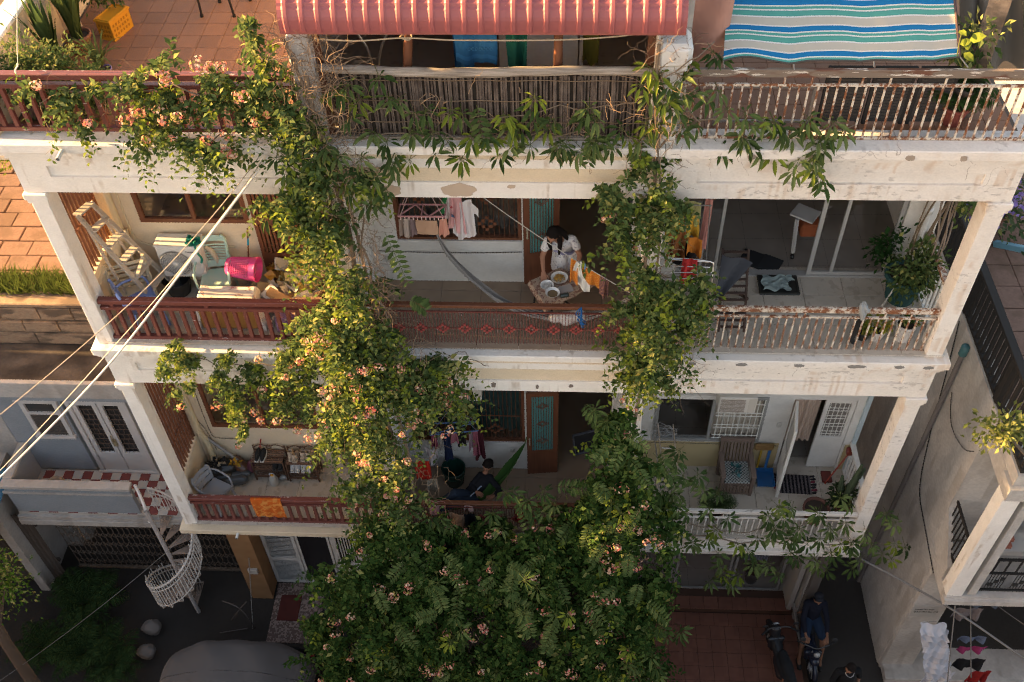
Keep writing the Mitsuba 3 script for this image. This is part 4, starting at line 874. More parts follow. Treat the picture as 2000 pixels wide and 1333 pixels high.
part(k, 'towel', hang((5.47, .52, 5.05), (5.95, .50, 5.05), .70, 1.6, .03, rt, None, pat=towel_pat), 'cloth', True); part(k, 'towel', hang((5.45, .56, 5.05), (5.68, .56, 5.05), .80, 1, .03, rt, (.03, .11, .22)), 'cloth', True)
m = M((.06, .19, .33))
for i in range(7): m.tube([(5.64 + .042 * i + .014 * math.cos(a), .465 - .0, 4.56 + .02 * math.sin(a)) for a in np.linspace(0, 5.2, 12)], .004, 4)
part(k, 'woven_pattern', m, 'cloth')
single('green_cloth', 'dark green cloth hanging beside the blue towel', 'cloth', hang((6.04, .5, 5.05), (6.32, .5, 5.05), .82, 1.3, .035, rt, (.012, .075, .05), taper=.3), 'cloth', True)
single('olive_cloth', 'olive cloth hanging at the right of the dark room', 'cloth', hang((6.93, .9, 4.95), (7.12, .9, 4.95), .85, 1, .03, rt, (.09, .08, .015)), 'cloth', True)
k = thing('round_chair', 'chair with bowed steel legs in the dark room', 'chair')
m = M()
for pts in ([(4.26,0.6,4.9), (4.37,0.6,4.66), (4.46,0.6,4.45), (4.48,0.6,4.26)], [(4.81,0.6,4.9), (4.71,0.6,4.69), (4.61,0.6,4.48), (4.56,0.6,4.26)]): part(k, 'leg', M().tube(smooth_path(pts, 18), .013, 8), 'chrome', True)
part(k, 'crossbar', M().tube([(4.36,0.6,4.67), (4.7,0.6,4.67)], .012, 8), 'chrome', True)
part(k, 'seat', M((.04, .036, .034)).lathe([(0, .02), (.28, .05), (.33, .14), (.31, .15), (.26, .08), (0, .05)], (4.53, .85, 4.72), 24), 'cloth', True)
single('plastic_bag', 'pale crumpled bag on top of a dark pile in the top floor room', 'bag', bush((4.5, 1.3, 4.75), (.3, .2, .14), 140, .16, rt, W=.9, base=[(.20, .19, .18), (.26, .25, .24)], young=0), 'dull')

# ------------------------------------------------------------------ top floor, right
k = thing('striped_sheet', 'blue, teal and cream striped sheet stretched as a sunshade, top right', 'sunshade')
BL, TE, CR, WH = (.015, .14, .30), (.085, .27, .22), (.42, .375, .30), (.55, .53, .48)
seq = [(TE, .035), (WH, .020), (BL, .07), (WH, .020), (CR, .105), (WH, .020), (TE, .075), (WH, .020)]
bl, br = np.array((8.45,0.12,4.64)), np.array((10.97,0.12,4.66)); tl, trr = np.array((8.62, 1.75, 5.42)), np.array((11.05, 1.75, 5.42))
def sheet(u, v):
    p = (bl * (1 - u) + br * u) * (1 - v) + (tl * (1 - u) + trr * u) * v
    sag = -.05 * math.sin(math.pi * v) - .03 * math.sin(math.pi * u) * (1 - v)
    tie = .05 * (abs(math.sin(math.pi * (u * 3.3 + .05)))) * (1 - v) ** 3
    return p + np.array([0, .02 * math.sin(u * 14 + v * 6) * (1 - v), sag + tie + .012 * math.sin(u * 23 + 5 * v) * math.exp(-4 * v)])
v, tot, i = 0.0, 1.86, 0
while v < 1:
    c, w = seq[i % len(seq)]; w = min(w / tot, 1 - v); i += 1
    part(k, 'stripe', M(c).grid(np.array([[sheet(u, v + w * q) for q in (0, .5, 1)] for u in np.linspace(0, 1, 44)])), 'cloth', True); v += w + 1e-9
for side, us_ in (('hem', np.linspace(0, 1, 44)),):
    part(k, 'hem', M((.07, .065, .06)).tube([sheet(u, 0) + np.array([0, -.004, -.004]) for u in us_], .011, 5), 'cloth', True)
part(k, 'hem', M((.09, .06, .055)).tube([sheet(1, q) + np.array([.005, 0, 0]) for q in np.linspace(0, 1, 20)], .016, 5), 'cloth', True)
for u in (0.0, .30, .64, 1.0): part(k, 'tie', M((.25, .24, .22)).tube([sheet(u, 0), sheet(u, 0) + (np.array([.02, -.02, -.08]) if u < 1 else np.array([.12, -.02, -.12]))], .008, 5), 'cloth', True)
P = np.array([[np.array((7.95,0.35,5.47)) * (1 - u) * (1 - v) + np.array((8.54,0.55,5.36)) * u * (1 - v) + np.array((7.84,0.75,4.34)) * (1 - u) * v + np.array((8.54,0.5,4.47)) * u * v + np.array([0, -.07 * math.sin(u * 8 + v * 3), .05 * math.sin(u * 5 + 2 * v)]) for v in np.linspace(0, 1, 16)] for u in np.linspace(0, 1, 24)])
single('salmon_tarpaulin', 'salmon pink tarpaulin hanging between the red awning and the striped sheet', 'tarpaulin', M((.40, .215, .165)).grid(P), 'cloth', True)
k = thing('louvre_screen', 'dark slatted wooden screen standing behind the rusty railing, top right', 'screen')
for a, b_ in ((9.72, 10.22), (10.25, 10.72), (10.76, 11.2)):
    part(k, 'frame', M((.035, .03, .028)).box(a, a + .04, .50, .54, L4, 4.28).box(b_ - .04, b_, .50, .54, L4, 4.28).box(a, b_, .50, .54, 4.28, 4.32), 'dull')
    for i in range(17): part(k, 'slat', M((.06, .052, .047)).box(a + .04, b_ - .04, .50, .53, L4 + .04 + .042 * i, L4 + .074 + .042 * i), 'dull')
k = thing('metal_stand', 'low rectangular metal stand behind the rusty railing, top right', 'frame')
for q in (((8.5, .45, 4.1), (9.6, .45, 4.1)), ((9.6, .45, 4.1), (9.6, .45, L4)), ((8.5, .45, L4), (8.5, .45, 4.1)), ((8.5, .45, 3.62), (9.6, .45, 3.62))): part(k, 'bar', M((.20, .17, .15)).bar(*q, .03), 'paint')
k = thing('potted_palm', 'small palm in a red pot behind the rusty railing, far right', 'plant')
pot(k, (11.3, .55, L4), .16, .25, (.22, .06, .045))
m = M()
for i in range(9): a = i * .7; frond((11.3, .55, L4 + .25), (math.cos(a) * .7, math.sin(a) * .7, .9), .7, rt, (.05, .09, .025), m, 16, .3)
part(k, 'fronds', m, 'leafy', stuff=True)
k = thing('potted_shrub', 'bright leaved shrub against the grey canvas at the top right corner', 'shrub'); pot(k, (11.45, .75, L4), .2, .4, (.12, .09, .07))
part(k, 'foliage', bush((11.35, .6, 4.6), (.4, .3, .28), 260, .11, rt, young=.5), 'leafy', stuff=True)
k = thing('heart_leaf_vine', 'yellow green heart shaped leaves at the right edge of the striped sheet', 'vine')
part(k, 'stem', M((.10, .11, .03)).tube(smooth_path([(11.02,0.12,4.58), (10.94,0.15,4.72), (10.93,0.2,4.97)], 10), .006, 5), 'dull')
for q, s in (((10.96,0.15,4.91), .16), ((11.01,0.13,4.9), .17), ((10.93,0.14,4.84), .12), ((10.99,0.12,4.75), .14), ((10.89,0.18,4.98), .11)):
    part(k, 'leaf', leaves(M(), [q], [rt.normal(size=3) * .5 + np.array([.5, -.3, .1])], [(0, -.6, .8)], s, s * .75, (.17, .21, .035), True), 'leafy')
P = np.array([[np.array((11.27,1.6,4.86)) * (1 - u) * (1 - v) + np.array((12.05,1.2,5.07)) * u * (1 - v) + np.array((11.3,0.9,4.12)) * (1 - u) * v + np.array((12.2,0.6,4.15)) * u * v + np.array([.10 * math.sin(u * 12), -.16 * math.sin(u * 18 + v) - .05 * math.sin(u * 41), 0]) for v in np.linspace(0, 1, 12)] for u in np.linspace(0, 1, 60)])
single('grey_canvas', 'grey brown canvas hanging in deep folds at the top right corner', 'canvas', M((.17, .145, .115)).grid(P), 'cloth', True)
k = single('cement_post', 'slanting grey cement post at the top right corner', 'post', M().bar((11.53,0.9,5.29), (11.45,0.7,4.14), .22, .2), 'stone')

# ------------------------------------------------------------------ third floor, left balcony
r5 = np.random.default_rng(5)
k = thing('step_ladder', 'grey aluminium step ladder leaning in the left corner of the third floor balcony', 'ladder')
LA = (.40, .355, .30)
a0, a1 = np.array((0.18,0.55,1.95)), np.array((0.22,0.92,1.85)); b0, b1 = np.array((.80, .62, .02)), np.array((.93, 1.08, .02))
for p, q in ((a0, b0), (a1, b1)): part(k, 'rail', M(LA).bar(p, q, .03, .075, up=(0, 1, 0)), 'paint')
for t in (.0, .16, .32, .48, .64, .80): part(k, 'tread', M(np.array(LA) * 1.1).bar(a0 + (b0 - a0) * t, a1 + (b1 - a1) * t, .12, .025), 'paint')
for s in (0, 1): part(k, 'rear_leg', M(LA).bar((a0, a1)[s] + np.array([.05, 0, -.1]), (b0, b1)[s] + np.array([-.42, .02, 0]), .025, .04, up=(0, 1, 0)), 'paint')
k = thing('slatted_rack', 'cream plastic slatted rack behind the step ladder', 'rack'); CRM = (.52, .47, .36)
c0, ex, ey = np.array((.17, .62, .0)), np.array((.50, .22, 0)), np.array((-.03, .1, .86))
q = lambda u, v, w=0: c0 + ex * u + ey * v + np.array([0, -.35, .0]) * w
for u in (0, 1): part(k, 'upright', M(CRM).bar(q(u, 0), q(u, 1), .045, .045, up=(0, 1, 0)), 'plastic')
for i in range(9): part(k, 'slat', M(np.array(CRM) * r5.uniform(.9, 1.05)).bar(q(0, .1 + .1 * i), q(1, .1 + .1 * i), .012, .055, up=(0, 0, 1)), 'plastic')
part(k, 'arm', M(CRM).bar(q(0, .95), q(0, .9, .9), .05, .02), 'plastic'); part(k, 'arm', M(CRM).bar(q(1, .95), q(1, .9, .9), .05, .02), 'plastic')
for i in range(6): part(k, 'seat_slat', M(CRM).bar(q(0, .42, .15 * i), q(1, .42, .15 * i), .05, .015), 'plastic')
single('rolled_mattress', 'cream rolled mat standing under the slatted screen behind the ladder', 'mat', M((.50, .44, .33)).tube(smooth_path([(.20, .98, .78), (.22, 1.05, .92), (.30, 1.14, 1.02), (.42, 1.2, 1.02)], 16), .09, 12), 'cloth', True)
single('black_tub', 'black tub in shadow under the step ladder', 'tub', M((.02, .018, .017)).lathe([(0, .0), (.16, 0), (.21, .26), (.22, .28), (.19, .27), (.15, .04), (0, .03)], (.95, 1.06, .0), 22), 'plastic', True)
AC = thing('outdoor_air_conditioner', 'white outdoor air conditioner with a round fan and a green cloth on top', 'air conditioner')
WHT = (.56, .53, .48); A = T().translate([1.18, 1.10, .38])
part(AC, 'casing', M(WHT).box(-.34, .30, -.13, .14, 0, .60, bev=.02), 'paint', to_world=A)
part(AC, 'lid', M(np.array(WHT) * 1.05).box(-.35, .31, -.14, .15, .605, .625, bev=.006), 'paint', to_world=A)
m = M((.16, .145, .13))
m.add(*lathe([(0, 0), (.215, 0), (.225, .02), (.235, .02)], (0, 0, 0), 32)); A2 = A.rotate([1, 0, 0], 90).translate([-.09, .30, .132])
part(AC, 'fan_opening', m, 'paint', True, to_world=A2)
m = M((.47, .45, .41))
for r_ in np.linspace(.05, .22, 7): m.tube([(r_ * math.cos(t), r_ * math.sin(t), .03) for t in np.linspace(0, 6.284, 33)], .004, 4)
for t in np.linspace(0, 6.283, 29)[:-1]: m.tube([(.03 * math.cos(t), .03 * math.sin(t), .032), (.13 * math.cos(t + .25), .13 * math.sin(t + .25), .034), (.22 * math.cos(t + .35), .22 * math.sin(t + .35), .03)], .0035, 4)
part(AC, 'fan_guard', m, 'paint', to_world=A2); part(AC, 'hub', M((.55, .52, .47)).lathe([(0, .05), (.03, .045), (.035, .03)], (0, 0, 0), 16), 'paint', True, to_world=A2)
lettering(AC, 'Panasonic', .026, A.translate([.10, -.1315, .50]).rotate([1, 0, 0], 90), (.06, .06, .07), True)
part(AC, 'stand', M((.25, .22, .19)).box(-.3, -.26, -.1, .12, -.38, -.002).box(.22, .26, -.1, .12, -.38, -.002), 'paint', to_world=A)
part(AC, 'pipe', M((.5, .42, .30)).tube(smooth_path([(1.50, 1.18, .80), (1.58, 1.16, .75), (1.62, 1.18, .5), (1.6, 1.24, .1)], 16), .035, 8), 'cloth', True)
single('green_net', 'crumpled green netting lying on the outdoor air conditioner', 'netting', bush((1.42, 1.05, 1.06), (.085, .07, .07), 240, .055, r5, W=.8, young=0, base=[(.015, .15, .10), (.02, .20, .14), (.01, .10, .07)], m=M().add(*tube(smooth_path([(1.45, .97, 1.03), (1.46, .955, .9), (1.5, .955, .78), (1.47, .955, .70)], 12), .016, 6), (.015, .16, .11))), 'cloth')
def plastic_chair(key_label, loc, rotz, col, group=None, back=.86, tilt=.0):
    k = thing('plastic_chair', key_label, 'chair', group); A = T().translate(list(map(float, loc))).rotate([0, 0, 1], rotz).rotate([1, 0, 0], tilt)
    P = np.array([[(x * (1 - .08 * v), -.20 + .42 * v, .43 - .02 * math.cos(x * 6) + .012 * (1 - v)) for v in np.linspace(0, 1, 8)] for x in np.linspace(-.22, .22, 10)])
    part(k, 'seat', M(col).grid(P).grid(P - [0, 0, .02]).box(-.22, .22, -.215, -.19, .385, .44), 'plastic', True, to_world=A)
    m = M(col); zs = np.linspace(.44, back, 15)
    w = lambda z: .20 + .03 * math.sin((z - .44) * 4) - (.0 if z < back - .08 else .05 * ((z - back + .08) / .08) ** 2)
    y = lambda z: .22 + .16 * (z - .44)
    for sx in (-1, 1): m.tube([(sx * (w(z) - .02), y(z), z) for z in zs], .024, 6)
    P = lambda z0, z1: np.array([[(x * (w(z) - .02), y(z) + .02 - .03 * x * x, z) for z in np.linspace(z0, z1, 3)] for x in np.linspace(-1, 1, 9)])
    m.grid(P(.44, .56)); m.grid(P(back - .10, back))
    for i in range(6): m.grid(P(.575 + i * (back - .70) / 6, .60 + i * (back - .70) / 6))
    part(k, 'backrest', m, 'plastic', True, to_world=A)
    for sx in (-1, 1):
        for sy in (-1, 1): part(k, 'leg', M(col).tube([(sx * .19, sy * .18, .42), (sx * .23, sy * .23, .0)], [.028, .02], 7), 'plastic', True, to_world=A)
        part(k, 'armrest', M(col).tube(smooth_path([(sx * .21, .25, .66), (sx * .25, .1, .67), (sx * .25, -.14, .65), (sx * .23, -.2, .43)], 14), .02, 6), 'plastic', True, to_world=A)
    return k
plastic_chair('pale green plastic chair with a stained seat beside the air conditioner', (1.64, .90, .02), 8, (.36, .50, .42), back=.98)
plastic_chair('blue plastic chair behind the maroon railing, third floor left', (.66, .42, .0), 125, (.16, .22, .44), back=.88)
k = thing('laundry_basket', 'pink perforated basket lying on its side on the junk heap', 'basket'); PK = (.55, .055, .20)
A = T().translate([1.86, .93, .66]).rotate([0, 0, 1], -6).rotate([0, 1, 0], 92)
m = M(PK); nh, nv = 34, 9
rr = lambda z: .135 + .04 * z / .44
for j in range(nv + 1): z = .06 + .30 * j / nv; m.tube([(rr(z) * math.cos(t), rr(z) * math.sin(t), z) for t in np.linspace(0, 6.284, 35)], .006, 4)
for i in range(nh): t = 6.283 * i / nh; m.tube([(rr(z) * math.cos(t), rr(z) * math.sin(t), z) for z in (.05, .38)], .0062, 4)
part(k, 'lattice', m, 'plastic', to_world=A)
part(k, 'base', M(PK).lathe([(0, 0), (.125, 0), (.138, .06), (.132, .06), (.12, .008), (0, .008)], (0, 0, 0), 34), 'plastic', True, to_world=A)
part(k, 'rim', M(PK).lathe([(.172, .37), (.176, .46), (.19, .46), (.19, .445), (.180, .44), (.178, .37)], (0, 0, 0), 34), 'plastic', True, to_world=A)
k = thing('covered_cabinet', 'low brown cabinet draped with a white cloth printed in faint red', 'cabinet')
part(k, 'cabinet', M((.30, .145, .04)).box(1.50, 2.33, .27, .62, .02, .52, bev=.02), 'dull')
def cloth_top(u, v):
    x = 1.44 + 1.06 * u; y = .66 - .44 * v; z = .555
    if v > .86: z -= (v - .86) * 1.6 * (1 + .5 * math.sin(u * 21)); y = .66 - .44 * .88
    if u < .05: z -= (.05 - u) * 8 * (.6 + v)
    if u > .84: z -= (u - .84) * 2.6 * (1 + .2 * math.sin(v * 9)); x -= (u - .84) * .35
    if v < .06: z -= .05
    return (x, y, z + .008 * math.sin(u * 17 + v * 5) * math.sin(v * 11))
def cloth_print(p, n, uv):
    f = fbm(p.x * 9, p.y * 9, p.z * 4, 3); s = smoothstep(.55, .66, fbm(p.x * 48, p.y * 48, p.z * 48, 2)) * smoothstep(.45, .6, f)
    return mix((.56, .52, .47), (.34, .11, .08), s * .9)
mat('printed_cloth', proc(cloth_print), .9, spec=.1)
part(k, 'cloth', M().grid(np.array([[cloth_top(u, v) for v in np.linspace(0, 1, 26)] for u in np.linspace(0, 1, 48)])), 'printed_cloth', True)
k = thing('junk_heap', 'heap of cartons, paper and bags behind the maroon railing, third floor left', 'junk')
def boxed(loc, size, ang, col): return M(col).tm(trimesh.creation.box(size).apply_transform(trimesh.transformations.euler_matrix(*ang)).apply_translation(loc))
for loc, size, ang, col in (((2.78, .62, .34), (.48, .13, .10), (.3, .25, .55), (.33, .19, .09)), ((3.0, 1.05, .42), (.30, .22, .12), (.2, .1, -.1), (.40, .40, .37)), ((2.62, .92, .34), (.22, .05, .17), (.9, .2, .8), (.50, .46, .38)), ((2.95, .55, .30), (.36, .26, .12), (.7, -.3, .4), (.42, .37, .31)), ((3.1, .36, .28), (.38, .22, .5), (.1, .1, .1), (.48, .29, .17)), ((2.72, .36, .16), (.24, .2, .3), (.1, .2, .4), (.30, .17, .28)), ((3.38, .34, .20), (.26, .22, .4), (.1, 0, .2), (.50, .30, .18)), ((2.4, .8, .32), (.3, .2, .08), (.2, .4, .3), (.34, .26, .16)), ((3.2, .72, .30), (.34, .04, .26), (.5, .3, .9), (.30, .22, .15)), ((2.62, 1.12, .52), (.26, .2, .05), (.2, .5, .3), (.46, .43, .36)), ((2.9, .88, .52), (.30, .22, .04), (.4, .2, -.5), (.44, .36, .24)), ((3.3, .98, .44), (.3, .05, .22), (.4, .1, .4), (.35, .26, .15)), ((2.5, .62, .44), (.22, .16, .04), (.3, -.4, .8), (.5, .47, .42)), ((2.68, .5, .46), (.40, .12, .09), (.2, .35, -.35), (.36, .21, .10)), ((3.45, .7, .42), (.22, .28, .3), (.1, .2, .3), (.42, .27, .15))):
    part(k, 'carton', boxed(loc, size, ang, col), 'dull')
for c, rd, n, s, base in (((2.75, 1.05, .3), (.34, .25, .22), 240, .16, [(.30, .15, .02), (.34, .22, .06), (.22, .11, .03)]), ((3.15, .95, .28), (.3, .28, .2), 170, .16, [(.22, .17, .07), (.16, .12, .06), (.30, .24, .13)]), ((2.95, 1.0, .5), (.42, .24, .12), 200, .17, [(.42, .33, .14), (.46, .43, .36), (.33, .22, .06)]), ((2.85, .7, .2), (.7, .4, .2), 520, .15, [(.38, .33, .27), (.24, .18, .12), (.44, .38, .30)])):
    part(k, 'crumpled_bag', bush(c, rd, n, s, r5, W=.9, young=0, base=base), 'plastic', stuff=True)
part(k, 'bag', M((.015, .014, .014)).tm(flesh([[((3.15, .6, .2), .16), ((3.3, .7, .12), .14)]], .04, 3)), 'plastic', True)
single('mop', 'mop handle with a blue joint leaning by the brown slatted door', 'mop', M((.14, .055, .03)).tube([(2.18, 1.25, 1.12), (2.04, 1.12, .2)], .011, 6).add(*tube([(2.155, 1.23, .95), (2.135, 1.21, .83)], .014, 8), (.03, .25, .38)).add(*lathe([(0, .0), (.09, 0), (.05, .09), (.012, .12)], (2.03, 1.1, .03), 12), (.3, .28, .25)), 'paint', True)
single('blue_bottle', 'dark bottle standing at the foot of the white wall', 'bottle', M((.03, .03, .032)).lathe([(0, 0), (.035, 0), (.035, .14), (.012, .19), (.012, .23), (0, .23)], (1.02, .18, 0), 12), 'plastic', True)

# ------------------------------------------------------------------ third floor, middle balcony: washing, hammock, table, woman
k = thing('clip_hanger', 'pink clip hanger frame with small washing under it, third floor', 'hanger'); PI_ = (.40, .20, .20)
hx0, hx1, hy0, hy1, hz = 4.575, 5.19, .42, .66, 2.10
m = M(PI_)
for a, b in (((hx0, hy0, hz), (hx1, hy0, hz)), ((hx0, hy1, hz), (hx1, hy1, hz)), ((hx0, hy0, hz), (hx0, hy1, hz)), ((hx1, hy0, hz), (hx1, hy1, hz)), ((hx0, hy0, hz), (4.78, hy1, hz)), ((4.78, hy1, hz), (4.98, hy0, hz)), ((4.98, hy0, hz), (hx1, hy1, hz)), ((4.88, hy0, hz), (4.88, hy1, hz))): m.bar(a, b, .014, .022)
part(k, 'frame', m, 'plastic')
for p in ((hx0, hy0), (hx1, hy0), (hx0, hy1), (hx1, hy1)): part(k, 'cord', M((.45, .30, .28)).tube([(p[0] + (4.88 - p[0]) * .08, p[1], hz), (4.88, .54, 2.75)], .0045, 5), 'cloth')
for x in np.linspace(hx0 + .03, hx1 - .03, 11): part(k, 'clip', M((.55, .40, .38)).bar((x, hy0, hz - .005), (x, hy0, hz - .06), .012, .008, up=(0, 1, 0)), 'plastic')
gr = 'small washing on the pink clip hanger'
for x, w, d, c, lab in ((4.60, .05, .30, (.22, .17, .14), 'grey cloth at the left end of the pink clip hanger'), (4.68, .08, .32, (.34, .28, .24), 'dotted pale cloth on the pink clip hanger'), (4.75, .06, .30, (.18, .13, .13), 'dark spotted cloth next to the beige piece on the hanger'), (5.16, .09, .30, (.46, .22, .16), 'salmon cloth at the right end of the pink clip hanger')):
    single('washed_cloth', lab, 'laundry', hang((x - w / 2, hy0 - .005, hz - .05), (x + w / 2, hy0 + .03, hz - .05), d, 1.2, .022, r5, c, taper=-.5), 'cloth', True, gr)
single('washed_cloth', 'square beige cloth clipped to the front of the pink hanger', 'laundry', hang((4.80, hy0 - .01, hz - .06), (5.09, hy0 - .01, hz - .06), .24, .6, .012, r5, (.36, .225, .15), hem=.02), 'cloth', True, gr)
single('washed_cloth', 'black sock like cloth below the beige piece on the hanger', 'laundry', hang((4.92, hy1, hz - .05), (4.98, hy1, hz - .05), .52, 1, .015, r5, (.025, .022, .022)), 'cloth', True, gr)
W0, W1 = np.array((5.05, .92, 2.62)), np.array((7.80, .12, .93))
lin = lambda t: W0 + (W1 - W0) * t + np.array([0, 0, -.10 * math.sin(math.pi * t)])
single('clothes_line', 'thin white line sloping across the middle balcony in front of the woman', 'line', M((.50, .47, .42)).tube([lin(t) for t in np.linspace(0, 1, 30)], .006, 5).lathe([(0, -.02), (.014, 0), (0, .02)], lin(.90), 8), 'cloth', True)
single('red_green_shirt', 'small pink red and green garment behind the pink shirt', 'laundry', M().add(*(lambda h: (np.vstack(h.v), np.vstack(h.f)))(hang((5.12, .93, 2.62), (5.24, .93, 2.62), .48, 1, .02, r5, (0, 0, 0))), (.48, .09, .12)).add(*tube(smooth_path([(5.28, .85, 2.5), (5.22, .83, 2.2), (5.13, .82, 2.0), (5.11, .82, 1.83)], 12), .034, 8), (.03, .16, .055)), 'cloth', True)
k = thing('pink_shirt', 'pale pink shirt with small prints hanging on the white line', 'laundry')
part(k, 'shirt', hang((5.21, .80, 2.30), (5.38, .77, 2.24), .74, 2.4, .03, r5, (.56, .315, .315), taper=-.5), 'cloth', True)
part(k, 'sleeve', hang((5.14, .80, 2.08), (5.22, .80, 2.26), .42, 1, .02, r5, (.52, .46, .45), taper=-.1), 'cloth', True)
part(k, 'print', M((.06, .09, .16)).add(*leaves(M(), [(5.24, .735, 1.88)], [(.4, 0, -1)], [(0, -1, 0)], .09, .05, (0, 0, 0)).arr()[:2]), 'cloth'); part(k, 'print', M((.38, .06, .07)).add(*leaves(M(), [(5.25, .735, 2.02)], [(-.3, 0, -1)], [(0, -1, 0)], .06, .035, (0, 0, 0)).arr()[:2]), 'cloth')
k = thing('white_shirt', 'white shirt hanging at the right of the pink shirt', 'laundry')
part(k, 'shirt', hang((5.33, .79, 2.02), (5.52, .74, 2.14), .66, 1.6, .03, r5, (.56, .53, .53), taper=-.45), 'cloth', True); part(k, 'shirt_tail', hang((5.22, .82, 1.70), (5.44, .82, 1.70), .28, 1.6, .02, r5, (.58, .56, .57)), 'cloth', True); part(k, 'sleeve', hang((5.50, .74, 2.10), (5.60, .74, 1.96), .16, .6, .015, r5, (.55, .52, .52)), 'cloth', True)
k = thing('rope_hammock', 'grey net hammock hanging slack in front of the white wall', 'hammock')
hp = smooth_path([(4.89, 1.28, 1.18), (5.06, 1.10, .87), (5.32, .92, .645), (5.58, .76, .49), (5.92, .56, .365), (6.33, .41, .315), (6.69, .31, .325), (7.05, .26, .41), (7.47, .22, .66), (7.76, .20, .95)], 60)
for i in range(13):
    a = i * .483; w = np.interp(np.arange(60), [0, 6, 25, 42, 56, 59], [.004, .03, .05, .075, .03, .004]); off = np.c_[w * math.cos(a) * .4, w * math.cos(a) * .9, w * math.sin(a) * .8 + .012 * np.sin(np.arange(60) * .35 + i)]
    part(k, 'strand', M(np.array((.23, .215, .20)) * r5.uniform(.6, 1.5)).tube(hp + off, .011, 5), 'cloth', True)
for i in range(7): j = 4 + i * 2; part(k, 'fringe', M((.20, .19, .18)).tube([hp[j], hp[j] + [.02, -.03, -.05], hp[j] + [r5.uniform(-.05, .05), -.03, -.14]], .005, 4), 'cloth')
TB = thing('table', 'small folding table covered with a brown patterned cloth and laid with bowls', 'table')
def table_print(p, n, uv):
    f = fbm(p.x * 26, p.y * 26, p.z * 26, 3); g = noise(p.x * 70, p.y * 70, p.z * 70)
    c = mix((.34, .24, .17), (.44, .34, .26), f); return mix(c, (.15, .055, .035), smoothstep(.50, .58, f * .7 + g * .3) * .8)
mat('table_print', proc(table_print), .6, spec=.3)
tc = [np.array((6.28,0.67,0.7)), np.array((6.7,0.95,0.7)), np.array((7.19,0.7,0.7)), np.array((6.52,0.18,0.7))]
tq = lambda u, v: (tc[0] * (1 - u) + tc[1] * u) * (1 - v) + (tc[3] * (1 - u) + tc[2] * u) * v
P = np.array([[tq(min(max(u, 0), 1), min(max(v, 0), 1)) + np.array([.03 * ((u > 1) - (u < 0)), .02 * ((v < 0) * 1 - (v > 1)), -(.10 + .02 * math.sin(u * 20 + v * 14)) * ((u < 0) or (u > 1) or (v < 0) or (v > 1))]) for v in (-.05, 0, .25, .5, .75, 1, 1.05)] for u in (-.05, 0, .1, .2, .3, .4, .5, .6, .7, .8, .9, 1, 1.05)])
part(TB, 'tablecloth', M().grid(P), 'table_print'); part(TB, 'top', M((.2, .12, .08)).grid(P[1:-1, 1:-1] - [0, 0, .02]), 'dull')
for a, b in ((tc[0], tc[2]), (tc[1], tc[3])): part(TB, 'leg', M((.03, .026, .024)).tube([a * .9 + b * .1 - [0, 0, .03], np.r_[(a * .12 + b * .88)[:2], .01]], .014, 7), 'paint', True)
part(TB, 'leg', M((.03, .026, .024)).tube([tc[0] * .75 + tc[1] * .25 - [0, 0, .02], np.array((6.33,0.86,0.01))], .014, 7), 'paint', True)
def bowl(label, px, r, h, food, foodcol, foodh=.55):
    k = thing('bowl', label, 'bowl'); px = np.asarray(px, float)
    part(k, 'bowl', M((.60, .59, .56)).lathe([(0, 0), (r * .45, 0), (r * .5, .01), (r * .85, h * .7), (r, h), (r * .97, h + .004), (r * .82, h * .7), (r * .5, .018), (0, .014)], px, 28), 'plastic', True)
    rr = np.random.default_rng(len(label)); m = M()
    if food == 'soup': m.add(*lathe([(r * .72, h * .55), (0, h * .56)], px, 24), foodcol)
    else:
        for _ in range(70): a, q_ = rr.uniform(0, 6.28), rr.uniform(0, 1) ** .5 * r * .62; m.tm(trimesh.creation.icosphere(0, .012 * rr.uniform(.7, 1.2) * (1 if food == 'pieces' else .7)).apply_translation(px + [q_ * math.cos(a), q_ * math.sin(a), h * .55 + .02 * (1 - q_ / r)]), np.array(foodcol) * rr.uniform(.75, 1.2))
    part(k, 'food', m, 'plastic', stuff=(food != 'soup'))
    return k
bowl('wide white bowl of yellow food, farthest of the three bowls', (6.7,0.7,0.7), .125, .05, 'pieces', (.34, .19, .04))
b_ = bowl('bowl of white rice with a dark spoon beside the hand of the woman', (6.53,0.54,0.7), .10, .055, 'rice', (.52, .50, .46))
part(b_, 'spoon', M((.05, .045, .045)).bar(np.array((6.59,0.5,0.75)), np.array((6.6,0.54,0.82)), .008), 'plastic')
bowl('white bowl of brown soup, nearest of the three bowls', (6.61,0.39,0.7), .105, .06, 'soup', (.16, .11, .06))
single('dark_dish', 'small dark plastic bag of food on the patterned table', 'bag', M((.03, .04, .035)).tm(flesh([[(np.array((6.74,0.36,0.72)), .03), (np.array((6.81,0.38,0.72)), .035)]], .015, 2)), 'plastic', True)
single('paper_sheet', 'grey sheet of paper folded on the patterned table', 'paper', boxed(np.array((6.79,0.51,0.71)), (.20, .14, .004), (0, 0, .35), (.34, .30, .27)), 'dull')
